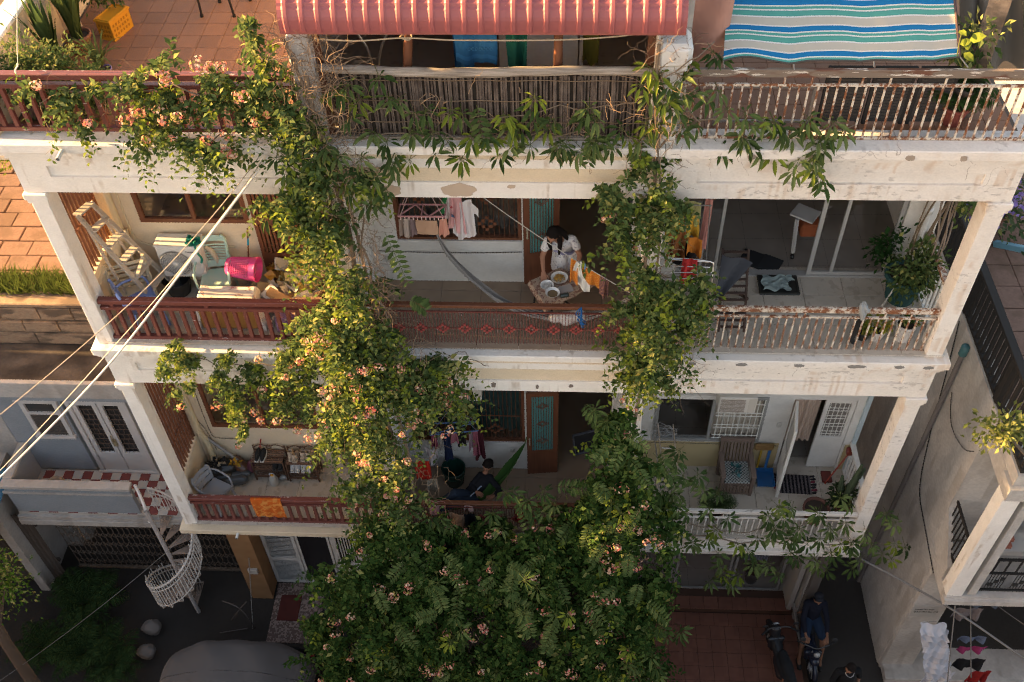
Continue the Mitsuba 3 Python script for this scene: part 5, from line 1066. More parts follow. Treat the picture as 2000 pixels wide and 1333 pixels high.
# the orange cloths pegged to the line
k = thing('orange_cloth', 'orange cloth with yellow dots and a white lining pegged over the table', 'laundry')
OR = lambda a, b: np.array((.42, .12, .015)) if math.sin(a * 40) * math.sin(b * 34) < .55 else np.array((.50, .34, .10))
for t0, t1, d, pat, fo in ((.655, .69, .42, OR, .02), (.715, .80, .26, OR, .03)): part(k, 'cloth', hang(lin(t0) - [0, 0, .005], lin(t1) - [0, 0, .005], d, 1.2, .025, r5, None, n=40, k=40, pat=pat, taper=-.15), 'cloth')
part(k, 'lining', hang(lin(.69) + [0, .03, 0], lin(.745) + [0, .03, 0], .48, 1, .02, r5, (.52, .51, .47), taper=-.4), 'cloth', True); part(k, 'lining', hang(lin(.68) + [0, -.03, .02], lin(.705) + [0, -.03, .0], .22, 1, .02, r5, (.50, .50, .46), taper=-1.2), 'cloth', True)
single('paisley_cloth', 'dark paisley cloth at the lower end of the pegged washing', 'laundry', hang(lin(.80), lin(.845), .36, 1, .03, r5, None, n=24, k=24, pat=lambda a, b: np.array((.10, .05, .06)) if math.sin(a * 31 + b * 8) * math.sin(b * 27) < .2 else np.array((.24, .12, .07))), 'cloth')
for t in (.705, .725): single('clothes_peg', 'white clothes peg on the line' if t < .71 else 'blue clothes peg on the line', 'peg', M((.55, .56, .52) if t < .71 else (.10, .22, .45)).bar(lin(t) + [0, -.01, .05], lin(t) - [0, .01, .05], .018, .022, up=(0, 1, 0)), 'plastic')
k = thing('blue_string', 'bright blue string knotted to the dark red railing', 'cord')
for i in range(7): part(k, 'loop', M((.02, .10, .28)).tube(smooth_path([(7.01,0.04,0.83), np.array((7,-0.01,0.73)) + r5.normal(size=3) * .03, np.array((7.03,-0.01,0.6)) + r5.normal(size=3) * .035, np.array((7.03,0.02,0.5)) + r5.normal(size=3) * .04], 12), .007, 5), 'cloth', True)
single('white_bag', 'white plastic bag tucked under the table by the railing', 'bag', M((.46, .43, .40)).tm(flesh([[((6.62, .22, .42), .07), ((7.0, .24, .45), .09)], [((6.8, .22, .38), .09), ((7.05, .3, .40), .06)]], .03, 2)), 'plastic', True)

def woman():
    k = thing('person', 'woman with long black hair in a white dotted dress bending over the table', 'person')
    SK = (.27, .135, .085)
    sr, sl = (6.535, .98, 1.20), (6.875, 1.0, 1.21); hr, hl = (6.485, .665, .765), (6.93, .70, .775)
    er, el = (6.455, .90, .95), (6.985, .93, .97)
    ch = [[(sr, .045), (er, .037), ((6.475, .735, .80), .024)], [(sl, .045), (el, .037), ((6.945, .77, .80), .024)], [((6.69, .95, 1.27), .05), ((6.66, .93, 1.33), .045)], [((6.7, 1.0, 1.18), .10), ((6.69, .96, 1.25), .07)], [((6.72, 1.05, 1.1), .1), ((6.78, 1.2, .9), .12)],
          [((6.72, 1.2, .86), .085), ((6.70, 1.14, .48), .06), ((6.70, 1.24, .09), .04), ((6.70, 1.13, .04), .035)], [((6.86, 1.2, .86), .085), ((6.88, 1.14, .48), .06), ((6.88, 1.26, .09), .04), ((6.88, 1.15, .04), .035)]]
    part(k, 'body', M(SK).tm(flesh(ch + hand((6.475, .735, .80), (.05, -.6, -.35), (0, -.4, .9), 1.0, .5, -1) + hand((6.945, .77, .80), (-.1, -.7, -.2), (0, -.3, .95), 1.0, .4, 1), .008, 6)), 'dull', True)
    def dots(p, n, uv):
        f = noise(p.x * 55, p.y * 55, p.z * 55); return mix((.56, .54, .53), (.16, .13, .17), smoothstep(.70, .78, f) * .75)
    mat('dotted_dress', proc(dots), .9, spec=.1)
    dr_ = [[((6.56, .98, 1.195), .068), ((6.855, 1.0, 1.205), .068)], [((6.70, 1.0, 1.16), .125), ((6.74, 1.10, 1.02), .125), ((6.79, 1.2, .88), .145)], [(sr, .062), ((6.49, .945, 1.09), .062)], [(sl, .062), ((6.935, .965, 1.10), .062)],
           [((6.60, .95, 1.15), .08), ((6.80, .97, 1.15), .08)], [((6.72, 1.19, .86), .12), ((6.70, 1.16, .55), .13)], [((6.86, 1.19, .86), .12), ((6.88, 1.16, .55), .13)], [((6.72, 1.08, .80), .10), ((6.72, 1.06, .6), .10)]]
    part(k, 'dress', M().tm(flesh(dr_, .02, 5)), 'dotted_dress', True)
    part(k, 'belt', M((.20, .20, .30)).tube([(6.62, .98, 1.02), (6.74, .965, .96), (6.86, 1.0, .93), (6.90, 1.06, .93)], .022, 8), 'cloth', True)
    head(k, (6.605, .885, 1.395), (-.32, -.72, -.62), (0, -.35, 1), SK, long=([((6.66, .93, 1.40), .055), ((6.70, .885, 1.28), .04), ((6.70, .84, 1.16), .028), ((6.69, .82, 1.08), .012)], [((6.56, .93, 1.36), .045), ((6.555, .86, 1.25), .035), ((6.58, .83, 1.16), .015)], [((6.66, .96, 1.42), .06), ((6.76, .98, 1.33), .045), ((6.80, .95, 1.25), .02)]), s=1.06)
woman()

# ------------------------------------------------------------------ third floor, right balcony
k = thing('drying_rack', 'chrome clothes rack hung with yellow, orange and red washing', 'rack')
ra, rb = np.array((8.31,0.5,1.33)), np.array((8.78,0.5,1.27)); rc, rd = np.array((8.35,0.4,0.88)), np.array((8.78,0.4,0.99))
for i in range(5): t = i / 4; part(k, 'bar', M().tube([ra * (1 - t) + rc * t + [-.35, 0, 0], rb * (1 - t) + rd * t], .011, 8), 'chrome', True)
part(k, 'frame', M().tube(smooth_path([ra + [-.3, 0, .01], rb + [-.03, 0, .01], rb + [.01, 0, -.02], rd + [.01, 0, 0], (8.80, .3, .02)], 40), .013, 8), 'chrome', True)
part(k, 'pole', M((.16, .15, .14)).tube([np.array((8.36,0.75,2.17)), (8.46, .72, .02)], .014, 8), 'paint', True); part(k, 'pole', M((.16, .15, .14)).tube([np.array((8.69,0.85,1.99)), (8.80, .8, .02)], .008, 8), 'paint', True)
part(k, 'rail', M((.16, .15, .14)).tube([np.array((8.12,0.75,2.08)), np.array((8.71,0.85,1.97))], .010, 8), 'paint', True)
g2 = 'washing on the rack of the right house'
for lab, p, q, d, w, amp, c in (('yellow shirt hanging on the rack of the right house', (8.15,0.74,1.92), (8.56,0.8,1.82), .42, 2.2, .05, (.46, .27, .035)), ('olive cloth over the yellow shirt on the rack', (8.36,0.78,2.11), (8.57,0.84,2.03), .38, 1.2, .03, (.23, .22, .10)), ('brown net cloth below the yellow shirt', (8.17,0.66,1.64), (8.4,0.68,1.66), .5, 2, .05, (.20, .075, .025)), ('orange trousers hanging beside the yellow shirt', (8.43,0.64,1.61), (8.63,0.7,1.5), .30, 1.2, .05, (.38, .13, .02)), ('black garment behind the orange trousers', (8.28,0.75,1.43), (8.59,0.78,1.3), .40, 1.6, .04, (.018, .015, .016)), ('red net cloth hanging through the chrome rack', (8.37,0.47,1.36), (8.57,0.47,1.34), .50, 1.6, .03, (.42, .035, .035)), ('faded pink trousers hanging alone by the glass door', (8.65,1,1.97), (8.75,1,1.95), .92, 1, .03, (.38, .17, .145))):
    single('washed_garment', lab, 'laundry', hang(p, q, d, w, amp, r5, c, taper=-.15), 'cloth', True, g2)
k = thing('deck_chair', 'dark wooden deck chair covered with a grey towel', 'chair'); DW = (.06, .038, .03)
for sx in (9.0, 9.36):
    part(k, 'side_rail', M(DW).bar((sx, 1.05, 1.02), (sx - .02, .28, .12), .03, .05), 'dull'); part(k, 'leg', M(DW).bar((sx, .55, .52), (sx + .03, 1.15, .01), .03, .04), 'dull')
for i in range(12): t = .05 + .9 * i / 11; part(k, 'slat', M(np.array(DW) * 1.3).bar((9.0, 1.05 - .77 * t, 1.04 - .90 * t), (9.36, 1.05 - .77 * t, 1.04 - .9 * t), .045, .012), 'dull')
tl_, tr_, bl_, br_ = (np.array(q) for q in ((8.95,0.86,1.08), (9.38,0.8,1), (8.87,0.44,0.54), (9.01,0.52,0.65)))
P = np.array([[tl_ * (1 - u) * (1 - v) + tr_ * u * (1 - v) + bl_ * (1 - u) * v + br_ * u * v + np.array([0, -.03 * math.sin(u * 7 + v * 2) - .05, .05]) for v in np.linspace(0, 1, 14)] for u in np.linspace(0, 1, 16)])
part(k, 'towel', M((.05, .052, .06)).grid(P), 'cloth', True, label='dark grey towel over the deck chair')
single('door_mat', 'two black mats lying crooked inside the sliding door', 'mat', boxed((9.66, 1.92, .012), (.34, .34, .018), (0, 0, -.45), (.02, .02, .022)).add(*boxed((9.92, 1.80, .016), (.30, .34, .018), (0, 0, -.5), (0, 0, 0)).arr()[:2], (.026, .027, .03)), 'dull')
single('floor_tray', 'black tray on the floor in front of the sliding door', 'tray', M((.025, .026, .024)).box(9.68, 10.27, 1.14, 1.53, .004, .03, bev=.008).box(9.68, 10.27, 1.14, 1.17, .03, .05).box(9.68, 10.27, 1.50, 1.53, .03, .05).box(9.68, 9.71, 1.17, 1.50, .03, .05).box(10.24, 10.27, 1.17, 1.5, .03, .05), 'plastic')
P = np.array([[(9.73 + .40 * u + .02 * math.sin(v * 9), 1.19 + .30 * v + .03 * math.sin(u * 11), .06 + .03 * fv) for v, fv in zip(np.linspace(0, 1, 18), meshkit.noise(np.c_[np.full(18, u * 7), np.linspace(0, 7, 18), np.zeros(18)]))] for u in np.linspace(0, 1, 22)])
single('folded_shirt', 'grey teal shirt dropped on the black tray', 'laundry', M((.24, .29, .28)).grid(P).grid(P[:6, 4:12] * 1 + np.array([.38, .1, .01])), 'cloth', True)
k = thing('office_chair', 'pale office chair leg and red seat inside the sliding door', 'chair')
part(k, 'frame', M((.42, .40, .38)).bar((10.22, 2.0, .75), (10.26, 1.95, .12), .05, .04).bar((10.2, 2.2, .78), (10.5, 2.0, .78), .3, .03), 'plastic'); part(k, 'castor', M((.02, .02, .02)).lathe([(0, -.02), (.04, -.02), (.04, .02), (0, .02)], (10.26, 1.93, .06), 14, (1, 0, 0)), 'plastic', True); part(k, 'seat', M((.24, .07, .03)).box(10.32, 10.6, 2.0, 2.3, .38, .62, bev=.03), 'cloth')
k = thing('wall_cupboard', 'blue grey cupboard deep in the room behind the sliding door', 'cupboard'); part(k, 'carcass', M((.24, .24, .25)).box(10.1, 10.42, 1.95, 2.5, 1.35, 2.2, bev=.01), 'paint'); part(k, 'door', M((.28, .28, .29)).box(10.105, 10.415, 1.93, 1.949, 1.36, 2.19), 'paint')
k = thing('large_planter', 'large dark green planter with a leafy shrub at the right end of the third floor', 'planter')
pot(k, (11.72, 1.14, 0), .29, .50, (.022, .065, .065)); part(k, 'support_stick', M((.48, .47, .44)).tube([(11.42, .92, .02), (11.52, .90, .52)], .012, 7), 'paint', True)
part(k, 'foliage', bush((11.72, .98, .72), (.38, .38, .42), 900, .10, r5, young=.08), 'leafy', stuff=True); part(k, 'foliage', bush((11.45, 1.4, .8), (.25, .15, .5), 260, .10, r5, young=.02, base=[(.02, .05, .014), (.03, .07, .02)]), 'leafy', stuff=True)
for i in range(6): part(k, 'stem', M((.15, .11, .07)).tube(smooth_path([(11.72 + r5.uniform(-.1, .1), 1.15, .45), (11.8 + r5.uniform(-.1, .2), 1.2 + r5.uniform(-.1, .2), 1.1), (11.9 + r5.uniform(-.1, .15), 1.1 + r5.uniform(-.2, .3), 1.9 + r5.uniform(0, .5))], 14), .010, 6), 'dull', True)
for lab, c, r_, h, col, fol in (('white pot with yellow green leaves behind the rusty railing', (11.22, .30, 0), .10, .20, (.48, .45, .42), [(.22, .21, .02), (.30, .27, .03)]), ('larger white pot with dark leaves at the right end of the rusty railing', (11.58, .32, 0), .135, .32, (.50, .47, .44), [(.05, .10, .02), (.04, .08, .02)]), ('black pot with yellow leaves beside the hanging black bag', (11.03, .32, 0), .10, .16, (.02, .02, .02), [(.24, .22, .02), (.14, .17, .03)])):
    k = thing('flower_pot', lab, 'flower pot'); pot(k, c, r_, h, col); part(k, 'foliage', bush((c[0], c[1], h + .13), (.15, .13, .16), 130, .07, r5, young=.2, base=fol), 'leafy', stuff=True)
k = thing('work_gloves', 'grey cloth gloves tied over the rusty rail with a black bag below', 'gloves')
part(k, 'glove', M((.24, .25, .25)).tm(flesh([[((10.77,0.06,0.91), .035), ((10.82,0.05,0.78), .05), ((10.83,0.05,0.68), .03)], [((10.82,0.05,0.9), .03), ((10.86,0.03,0.85), .035)]] + hand(np.array((10.81,0.05,0.84)), (-.2, 0, 1), (0, -1, 0), .9, .8), .014, 3)), 'cloth', True)
part(k, 'bag', M((.016, .018, .02)).tube(smooth_path([(10.89,0.2,0.53), (10.86,0.22,0.32), (10.84,0.2,0.13), (10.9,0.2,-0)], 14), [.03, .032, .035, .04, .045, .05, .05, .05, .045, .045, .04, .035, .03, .02], 9), 'plastic', True)

# ------------------------------------------------------------------ second floor, left balcony
r6 = np.random.default_rng(6)
plastic_chair('grey plastic chair in the left corner of the second floor balcony', (.56, .44, L2), 62, (.24, .245, .26), back=.80)
def shoe_rack(label, x0, x1, y0, y1, lv):
    k = thing('shoe_rack', label, 'rack', None); C = (.10, .055, .035)
    for x in (x0, x1):
        for y, t in ((y0, lv[-1] + .02), (y1, lv[-1] + .14)): part(k, 'post', M(C).tube([(x, y, L2), (x, y, L2 + t)], .016, 7), 'dull', True)
    for z in lv:
        s = part(k, 'shelf', M(C).tube([(x0, y0, L2 + z), (x1, y0, L2 + z)], .013, 6).tube([(x0, y1, L2 + z), (x1, y1, L2 + z)], .013, 6), 'dull', True)
        for i in range(7): y = y0 + (y1 - y0) * (i + .5) / 7; part(s, 'cane', M(np.array(C) * r6.uniform(.9, 1.7)).tube([(x0, y, L2 + z + .008), (x1, y, L2 + z + .008)], .014, 6), 'dull', True)
    xm = (x0 + x1) / 2; part(k, 'back_scroll', M(C).tube(smooth_path([(x0, y1, L2 + lv[-1] + .08), (xm - .12, y1, L2 + lv[-1] + .17), (xm, y1, L2 + lv[-1] + .12), (xm + .12, y1, L2 + lv[-1] + .17), (x1, y1, L2 + lv[-1] + .08)], 24), .011, 6).tube([(xm + .05 * math.cos(t), y1, L2 + lv[-1] + .11 + .05 * math.sin(t)) for t in np.linspace(0, 6.28, 16)], .008, 5), 'dull', True)
shoe_rack('brown cane shoe rack with one pair of black shoes', 1.12, 1.70, .98, 1.26, (.10, .32, .55)); shoe_rack('brown cane shoe rack full of pale shoes', 1.76, 2.30, .96, 1.25, (.10, .32, .55))
def shoe(label, x, y, z, col, L=.25, rot=0, sole=(.50, .48, .44), boot=0, group=None):
    k = thing('shoe', label, 'shoe', group); A = T().translate([x, y, L2 + z]).rotate([0, 0, 1], rot)
    u = np.linspace(0, 1, 12); an = np.linspace(0, 2 * np.pi, 13)
    w = lambda a: .040 + .012 * math.sin(a * 5.2 - .6); h = lambda a: .085 - .045 * max(0, (a - .35)) ** .6
    P = np.array([[((w(a) * (1 - .85 * (a in (0, 1)))) * math.cos(t), -L / 2 + L * a, max(.018, .02 + h(a) * .5 + h(a) * .5 * math.sin(t))) for t in an] for a in u])
    part(k, 'upper', M(col).grid(P), 'cloth', True, to_world=A)
    part(k, 'sole', M(sole).tm(trimesh.creation.extrude_polygon(__import__('shapely').geometry.Polygon([((w(a) + .006) * s, -L / 2 + L * a) for s, r_ in ((1, u), (-1, u[::-1])) for a in r_]), .022, engine='earcut')), 'dull', to_world=A)
    part(k, 'opening', M((.03, .027, .025)).lathe([(.0, .0), (.026, .0), (.027, -.03)], (0, -L * .18, .098), 12), 'dull', True, to_world=A)
    if boot: part(k, 'shaft', M(col).tube([(0, -L * .22, .07), (0, -L * .1, boot)], [.042, .048], 12, cap=False), 'cloth', True, to_world=A)
gsh = 'shoes on the cane racks'
for i, (x, col, sole) in enumerate(((1.23, (.02, .02, .02), (.50, .48, .44)), (1.33, (.02, .02, .02), (.50, .48, .44)))): shoe('black shoe with a white sole, %s of its pair' % ('left', 'right')[i], x, 1.10, .57, col, .27, 180, sole, 0, gsh)
for i, x in enumerate((1.845, 1.935, 2.09, 2.19)): shoe('pale beige shoe on the upper shelf of the full rack, number %s from the left' % ('one', 'two', 'three', 'four')[i], x, 1.12 - .03 * (i == 1), .57, (.36, .29, .22), .25, (8, -4, -8, -14)[i], (.40, .35, .28), .20 if i in (0, 2, 3) else .15, gsh)
for i, x in enumerate((1.86, 1.95, 2.06, 2.16)): shoe('white shoe on the lower shelf of the full rack, number %s from the left' % ('one', 'two', 'three', 'four')[i], x, 1.03, .34, (.50, .49, .47), .24, 180, (.52, .51, .49), 0, gsh)
for i, x in enumerate((1.52, 1.62)): shoe('dark shoe on the lower shelf of the left rack, %s' % ('nearer the middle', 'at the right post')[i], x, 1.06, .34, (.03, .028, .028), .24, 180, (.05, .05, .05), 0, gsh)
single('grey_bag', 'grey plastic bag under the left shoe rack', 'bag', M((.26, .28, .29)).tm(flesh([[((1.58, 1.0, L2 + .06), .055), ((1.67, .98, L2 + .10), .035)]], .02, 2)), 'plastic', True)
k = thing('water_jug', 'clear plastic jug with an orange handle top standing on the tiled floor', 'jug')
part(k, 'body', M((.40, .40, .37)).lathe([(0, 0), (.075, 0), (.082, .02), (.082, .14), (.07, .19), (.035, .24), (.03, .27), (0, .27)], (1.47, .90, L2), 20), 'plastic', True); part(k, 'cap', M((.55, .25, .02)).lathe([(0, .30), (.03, .295), (.03, .262)], (1.47, .90, L2), 14), 'plastic', True); part(k, 'handle', M((.45, .50, .55)).tube(smooth_path([(1.44, .90, L2 + .26), (1.43, .88, L2 + .33), (1.49, .89, L2 + .34), (1.51, .9, L2 + .27)], 14), .009, 6), 'plastic', True)
k = thing('sack_pile', 'pile of black sacks and cloth in the back corner of the second floor', 'sacks')
for q, c, lab in (([((.34, 1.0, L2 + .2), .18), ((.62, 1.1, L2 + .22), .16)], (.016, .016, .016), 'black sack'), ([((.42, .85, L2 + .12), .13), ((.6, .95, L2 + .14), .14)], (.02, .02, .02), 'black sack'), ([((.74, 1.18, L2 + .28), .12), ((.86, 1.12, L2 + .15), .14)], (.10, .045, .025), 'brown bag'), ([((1.0, 1.12, L2 + .15), .09), ((1.03, 1.15, L2 + .3), .06)], (.10, .03, .045), 'striped maroon bag')):
    part(k, 'sack', M(c).tm(flesh([q], .04, 2)), 'plastic', True, label=lab)
part(k, 'cloth', bush((.45, .98, L2 + .34), (.22, .18, .08), 60, .14, r6, W=.5, young=0, base=[(.02, .02, .02), (.38, .31, .22), (.02, .02, .02), (.03, .03, .03)]), 'cloth', stuff=True); part(k, 'yellow_cloth', bush((.75, 1.05, L2 + .38), (.10, .08, .05), 30, .10, r6, W=.6, young=0, base=[(.40, .23, .03), (.34, .18, .02)]), 'cloth', stuff=True)
single('grey_sack', 'shiny dark grey plastic sack lying in front of the black pile', 'sack', M((.055, .06, .065)).tm(flesh([[((.62, .86, L2 + .10), .11), ((.88, .92, L2 + .10), .11)], [((.70, .95, L2 + .14), .09), ((.96, 1.02, L2 + .14), .07)]], .03, 2)), 'plastic', True)
single('leaning_tube', 'grey tube leaning against the cream wall above the black sacks', 'tube', M((.20, .20, .20)).tube([(.26, 1.27, L2 + .95), (.80, 1.16, L2 + .34)], .028, 10), 'paint', True)
single('red_broom', 'thin red stick leaning behind the left shoe rack', 'stick', M((.30, .03, .025)).tube([(1.30, 1.28, L2 + .86), (1.16, 1.20, L2 + .3)], .010, 6), 'paint', True)
def dye(p, n, uv): return mix((.42, .09, .015), (.50, .20, .05), smoothstep(.5, .6, fbm(p.x * 21, 0, p.z * 17, 3)))
mat('orange_towelling', proc(dye), .95, spec=.05, sheen=.4)
P = np.array([[(1.335 + .54 * u + .03 * v, (.155, .10, .045, .03, .035)[j] - .01 * math.sin(u * 19) * (j > 2), (-4.30, -4.158, -4.158, -4.36, -4.66 - .03 * u)[j]) for j, v in enumerate((0, .1, .2, .6, 1))] for u in np.linspace(0, 1, 26)])
single('orange_towel', 'orange towel with a mottled pattern hung over the maroon railing', 'towel', M().grid(P), 'orange_towelling', True)

# ------------------------------------------------------------------ second floor, middle balcony
k = thing('clip_hanger', 'blue clip hanger with small dark washing, second floor', 'hanger')
part(k, 'frame', M((.10, .16, .30)).bar((4.50, .9, -3.30), (5.33, 1.0, -3.28), .012, .02).bar((4.50, 1.15, -3.30), (5.33, 1.2, -3.28), .012, .02).bar((4.5, .9, -3.3), (4.5, 1.15, -3.3), .012, .02).bar((5.33, 1.0, -3.28), (5.33, 1.2, -3.28), .012, .02).bar((4.5, .9, -3.3), (5.33, 1.2, -3.28), .01, .014), 'plastic')
for p in ((4.5, .9), (5.33, 1.0), (4.5, 1.15), (5.33, 1.2)): part(k, 'cord', M((.2, .2, .25)).tube([(*p, -3.3), (4.9, 1.05, -2.7)], .004, 4), 'cloth')
g3 = 'washing of the second floor'
for lab, x, y, z, w, d, c in (('dark pink cloth at the left of the blue hanger', 4.56, .92, -3.35, .08, .38, (.20, .05, .075)), ('striped pale cloth on the blue hanger', 4.66, .93, -3.35, .06, .42, (.24, .22, .20)), ('navy trousers hanging from the blue hanger', 4.78, .94, -3.35, .10, .75, (.012, .018, .045)), ('pink cloth on the blue hanger', 4.92, .95, -3.33, .10, .26, (.26, .10, .12)), ('black cloth in the middle of the blue hanger', 5.04, .97, -3.32, .10, .36, (.014, .013, .013)), ('mauve striped cloth at the right of the blue hanger', 5.20, .98, -3.30, .06, .5, (.22, .15, .17)), ('pink patterned skirt at the right end of the blue hanger', 5.28, .99, -3.30, .08, .70, (.24, .075, .10)), ('dark maroon garment behind the pink skirt', 5.34, 1.05, -3.32, .12, .85, (.06, .015, .02))):
    single('washed_cloth', lab, 'laundry', hang((x - w / 2, y, z), (x + w / 2, y + .02, z), d, 1.2, .03, r6, c, taper=-.6), 'cloth', True, g3)
single('red_cloth', 'bright red cloth hanging deep in the vines of the second floor', 'laundry', hang((4.24, .55, -3.62), (4.50, .58, -3.60), .55, 1.1, .04, r6, (.40, .025, .015)), 'cloth', True, g3)
single('white_cloth', 'crumpled white shirt next to the red cloth', 'laundry', hang((4.42, .7, -3.40), (4.64, .72, -3.52), .46, 1.3, .05, r6, (.36, .32, .32), taper=.4), 'cloth', True, g3); single('cream_trousers', 'cream trouser legs below the red cloth', 'laundry', hang((4.42, .52, -4.10), (4.60, .54, -4.10), .36, 1.3, .04, r6, (.30, .25, .19)), 'cloth', True, g3)
k = thing('green_bin', 'dark green round bin standing behind the washing', 'bin'); part(k, 'body', M((.008, .03, .022)).lathe([(0, 0), (.17, 0), (.21, .40), (.225, .42), (.20, .42), (.15, .04), (0, .03)], (4.82, 1.05, L2), 26), 'plastic', True); part(k, 'rim', M((.015, .07, .05)).lathe([(.20, .27), (.212, .28), (.207, .30)], (4.82, 1.05, L2), 26), 'plastic', True)
k = thing('green_hammock', 'green cloth hammock hanging from the door frame with a person lying in it', 'hammock')
P = []; pth = smooth_path([(6.13, 1.28, -4.0), (5.95, 1.05, -4.25), (5.72, .75, -4.48), (5.45, .5, -4.62), (5.1, .3, -4.6), (4.7, .18, -4.42), (4.4, .12, -4.25)], 30)
for i, c in enumerate(pth):
    w = float(np.interp(i, [0, 5, 10, 18, 24, 29], [.02, .20, .27, .26, .20, .05])); P.append([c + np.array([.75, .65, 0]) * w * s + np.array([0, 0, 1.0]) * w * (.9 * s * s + .1 * s) for s in np.linspace(-1, 1, 9)])
part(k, 'cloth', M((.045, .105, .025)).grid(np.array(P)), 'cloth', True); part(k, 'rope', M((.10, .14, .05)).tube([(6.13, 1.28, -4.0), (6.16, 1.34, -3.9)], .012, 6), 'cloth', True)
k = thing('person', 'person in dark clothes with black hair sitting in the green hammock', 'person'); SK = (.22, .105, .065)
part(k, 'body', M(SK).tm(flesh([[((5.52, .66, -4.22), .04), ((5.70, .56, -4.42), .034), ((5.60, .40, -4.40), .024)], [((5.34, .72, -4.22), .04), ((5.20, .56, -4.30), .034), ((5.30, .40, -4.28), .024)], [((5.44, .74, -4.16), .05), ((5.47, .78, -4.08), .045)]] + hand((5.60, .40, -4.40), (-.8, -.4, .2), (.2, -.3, 1), .95, .5, -1) + hand((5.30, .40, -4.28), (.7, -.5, .1), (0, 0, 1), .95, .5, 1), .01, 5)), 'dull', True)
part(k, 'shirt', M((.014, .014, .017)).tm(flesh([[((5.36, .72, -4.23), .075), ((5.52, .67, -4.23), .075)], [((5.42, .66, -4.28), .13), ((5.20, .50, -4.46), .135)], [((5.52, .66, -4.22), .06), ((5.70, .56, -4.42), .05), ((5.62, .43, -4.41), .036)], [((5.35, .72, -4.22), .06), ((5.20, .56, -4.30), .05), ((5.28, .43, -4.285), .036)]], .022, 4)), 'cloth', True)
part(k, 'trousers', M((.022, .03, .045)).tm(flesh([[((5.16, .44, -4.48), .12), ((4.92, .34, -4.24), .085), ((4.62, .20, -4.42), .055)], [((5.22, .38, -4.50), .12), ((5.0, .20, -4.30), .085), ((4.7, .14, -4.44), .055)]], .022, 4)), 'cloth', True)
part(k, 'stripe', M((.26, .30, .36)).tube(smooth_path([(5.38, .52, -4.26), (5.26, .42, -4.32), (5.14, .30, -4.36)], 10), .014, 6), 'cloth', True)
head(k, (5.49, .79, -4.0), (-.45, -.75, -.45), (.2, .2, 1), SK, s=1.02)
single('pink_cloth', 'pale pink cloth over the vines by the second floor railing', 'laundry', hang((4.50, .10, -4.12), (4.78, .08, -4.14), .40, 1.2, .05, r6, (.42, .22, .22), taper=-.2), 'cloth', True, g3)
single('beige_towel', 'beige towel draped over the railing among the vines, second floor', 'towel', hang((4.84, .03, -4.40), (5.10, .02, -4.42), .44, 1.0, .05, r6, (.38, .23, .145), fold=(.3, -1, 0)), 'cloth', True, g3); single('black_trousers', 'black trousers hanging beside the beige towel', 'laundry', hang((5.10, .03, -4.40), (5.34, .03, -4.44), .48, 1.2, .05, r6, (.014, .015, .02)), 'cloth', True, g3)
single('red_garment', 'red garment half hidden behind leaves at the second floor railing', 'laundry', hang((5.98, .10, -4.40), (6.20, .10, -4.42), .30, 1, .04, r6, (.34, .02, .025)), 'cloth', True, g3); single('flowered_cloth', 'small white cloth with red flowers beside the hammock', 'laundry', hang((5.10, .10, -4.25), (5.26, .10, -4.27), .16, 1, .02, r6, (.40, .27, .25)), 'cloth', True, g3)
k = thing('picture_board', 'dark framed board leaning in the doorway of the middle house', 'board'); part(k, 'frame', M((.10, .11, .13)).bar((7.0, 1.7, -4.3), (7.5, 1.75, -4.15), .03).bar((7.05, 1.6, -4.75), (7.55, 1.65, -4.6), .03).bar((7.0, 1.7, -4.3), (7.05, 1.6, -4.75), .03).bar((7.5, 1.75, -4.15), (7.55, 1.65, -4.6), .03), 'paint'); part(k, 'panel', M((.03, .03, .033)).add([(7.0, 1.71, -4.3), (7.5, 1.76, -4.15), (7.55, 1.66, -4.6), (7.05, 1.61, -4.75)], [(0, 1, 2, 3)]), 'paint')

# ------------------------------------------------------------------ second floor, right balcony
k = thing('wooden_armchair', 'weathered slatted wooden armchair with a black and white chequered cushion', 'chair'); WC = (.135, .095, .075); x0, x1 = 9.68, 10.22
for x in (x0, x1):
    part(k, 'leg', M(WC).box(x - .03, x + .03, .86, .93, L2, L2 + .58, bev=.006), 'dull'); part(k, 'rear_leg', M(WC).bar((x, 1.34, L2), (x, 1.46, L2 + .95), .05, .06), 'dull'); part(k, 'armrest', M(np.array(WC) * 1.25).box(x - .045, x + .045, .84, 1.42, L2 + .58, L2 + .61, bev=.008), 'dull')
part(k, 'seat', M(WC).box(x0 + .03, x1 - .03, .88, 1.36, L2 + .33, L2 + .37), 'dull'); part(k, 'top_rail', M(np.array(WC) * 1.2).bar((x0 - .03, 1.455, L2 + .92), (x1 + .03, 1.455, L2 + .92), .05, .09), 'dull')
for i in range(8): x = x0 + .06 + (x1 - x0 - .12) * i / 7; part(k, 'back_slat', M(np.array(WC) * r6.uniform(.85, 1.25)).bar((x, 1.345, L2 + .38), (x, 1.445, L2 + .88), .04, .018, up=(0, 1, 0)), 'dull')
for i in range(8): part(k, 'front_slat', M(WC).box(x0 + .05 + .058 * i, x0 + .09 + .058 * i, .862, .88, L2 + .08, L2 + .33), 'dull')
part(k, 'stretcher', M(WC).box(x0, x1, .865, .885, L2 + .05, L2 + .08), 'dull')
def check(p, n, uv): a = dr.floor(p.x / .03) + dr.floor(p.y / .03); return dr.select(a - 2 * dr.floor(a / 2) > .5, mi.Color3f(.035, .04, .038), mi.Color3f(.42, .42, .39))
mat('chequer', proc(check), .9, spec=.1); part(k, 'cushion', M().box(x0 + .04, x1 - .04, .86, 1.34, L2 + .375, L2 + .43, bev=.02), 'chequer', label='black and white chequered cushion')
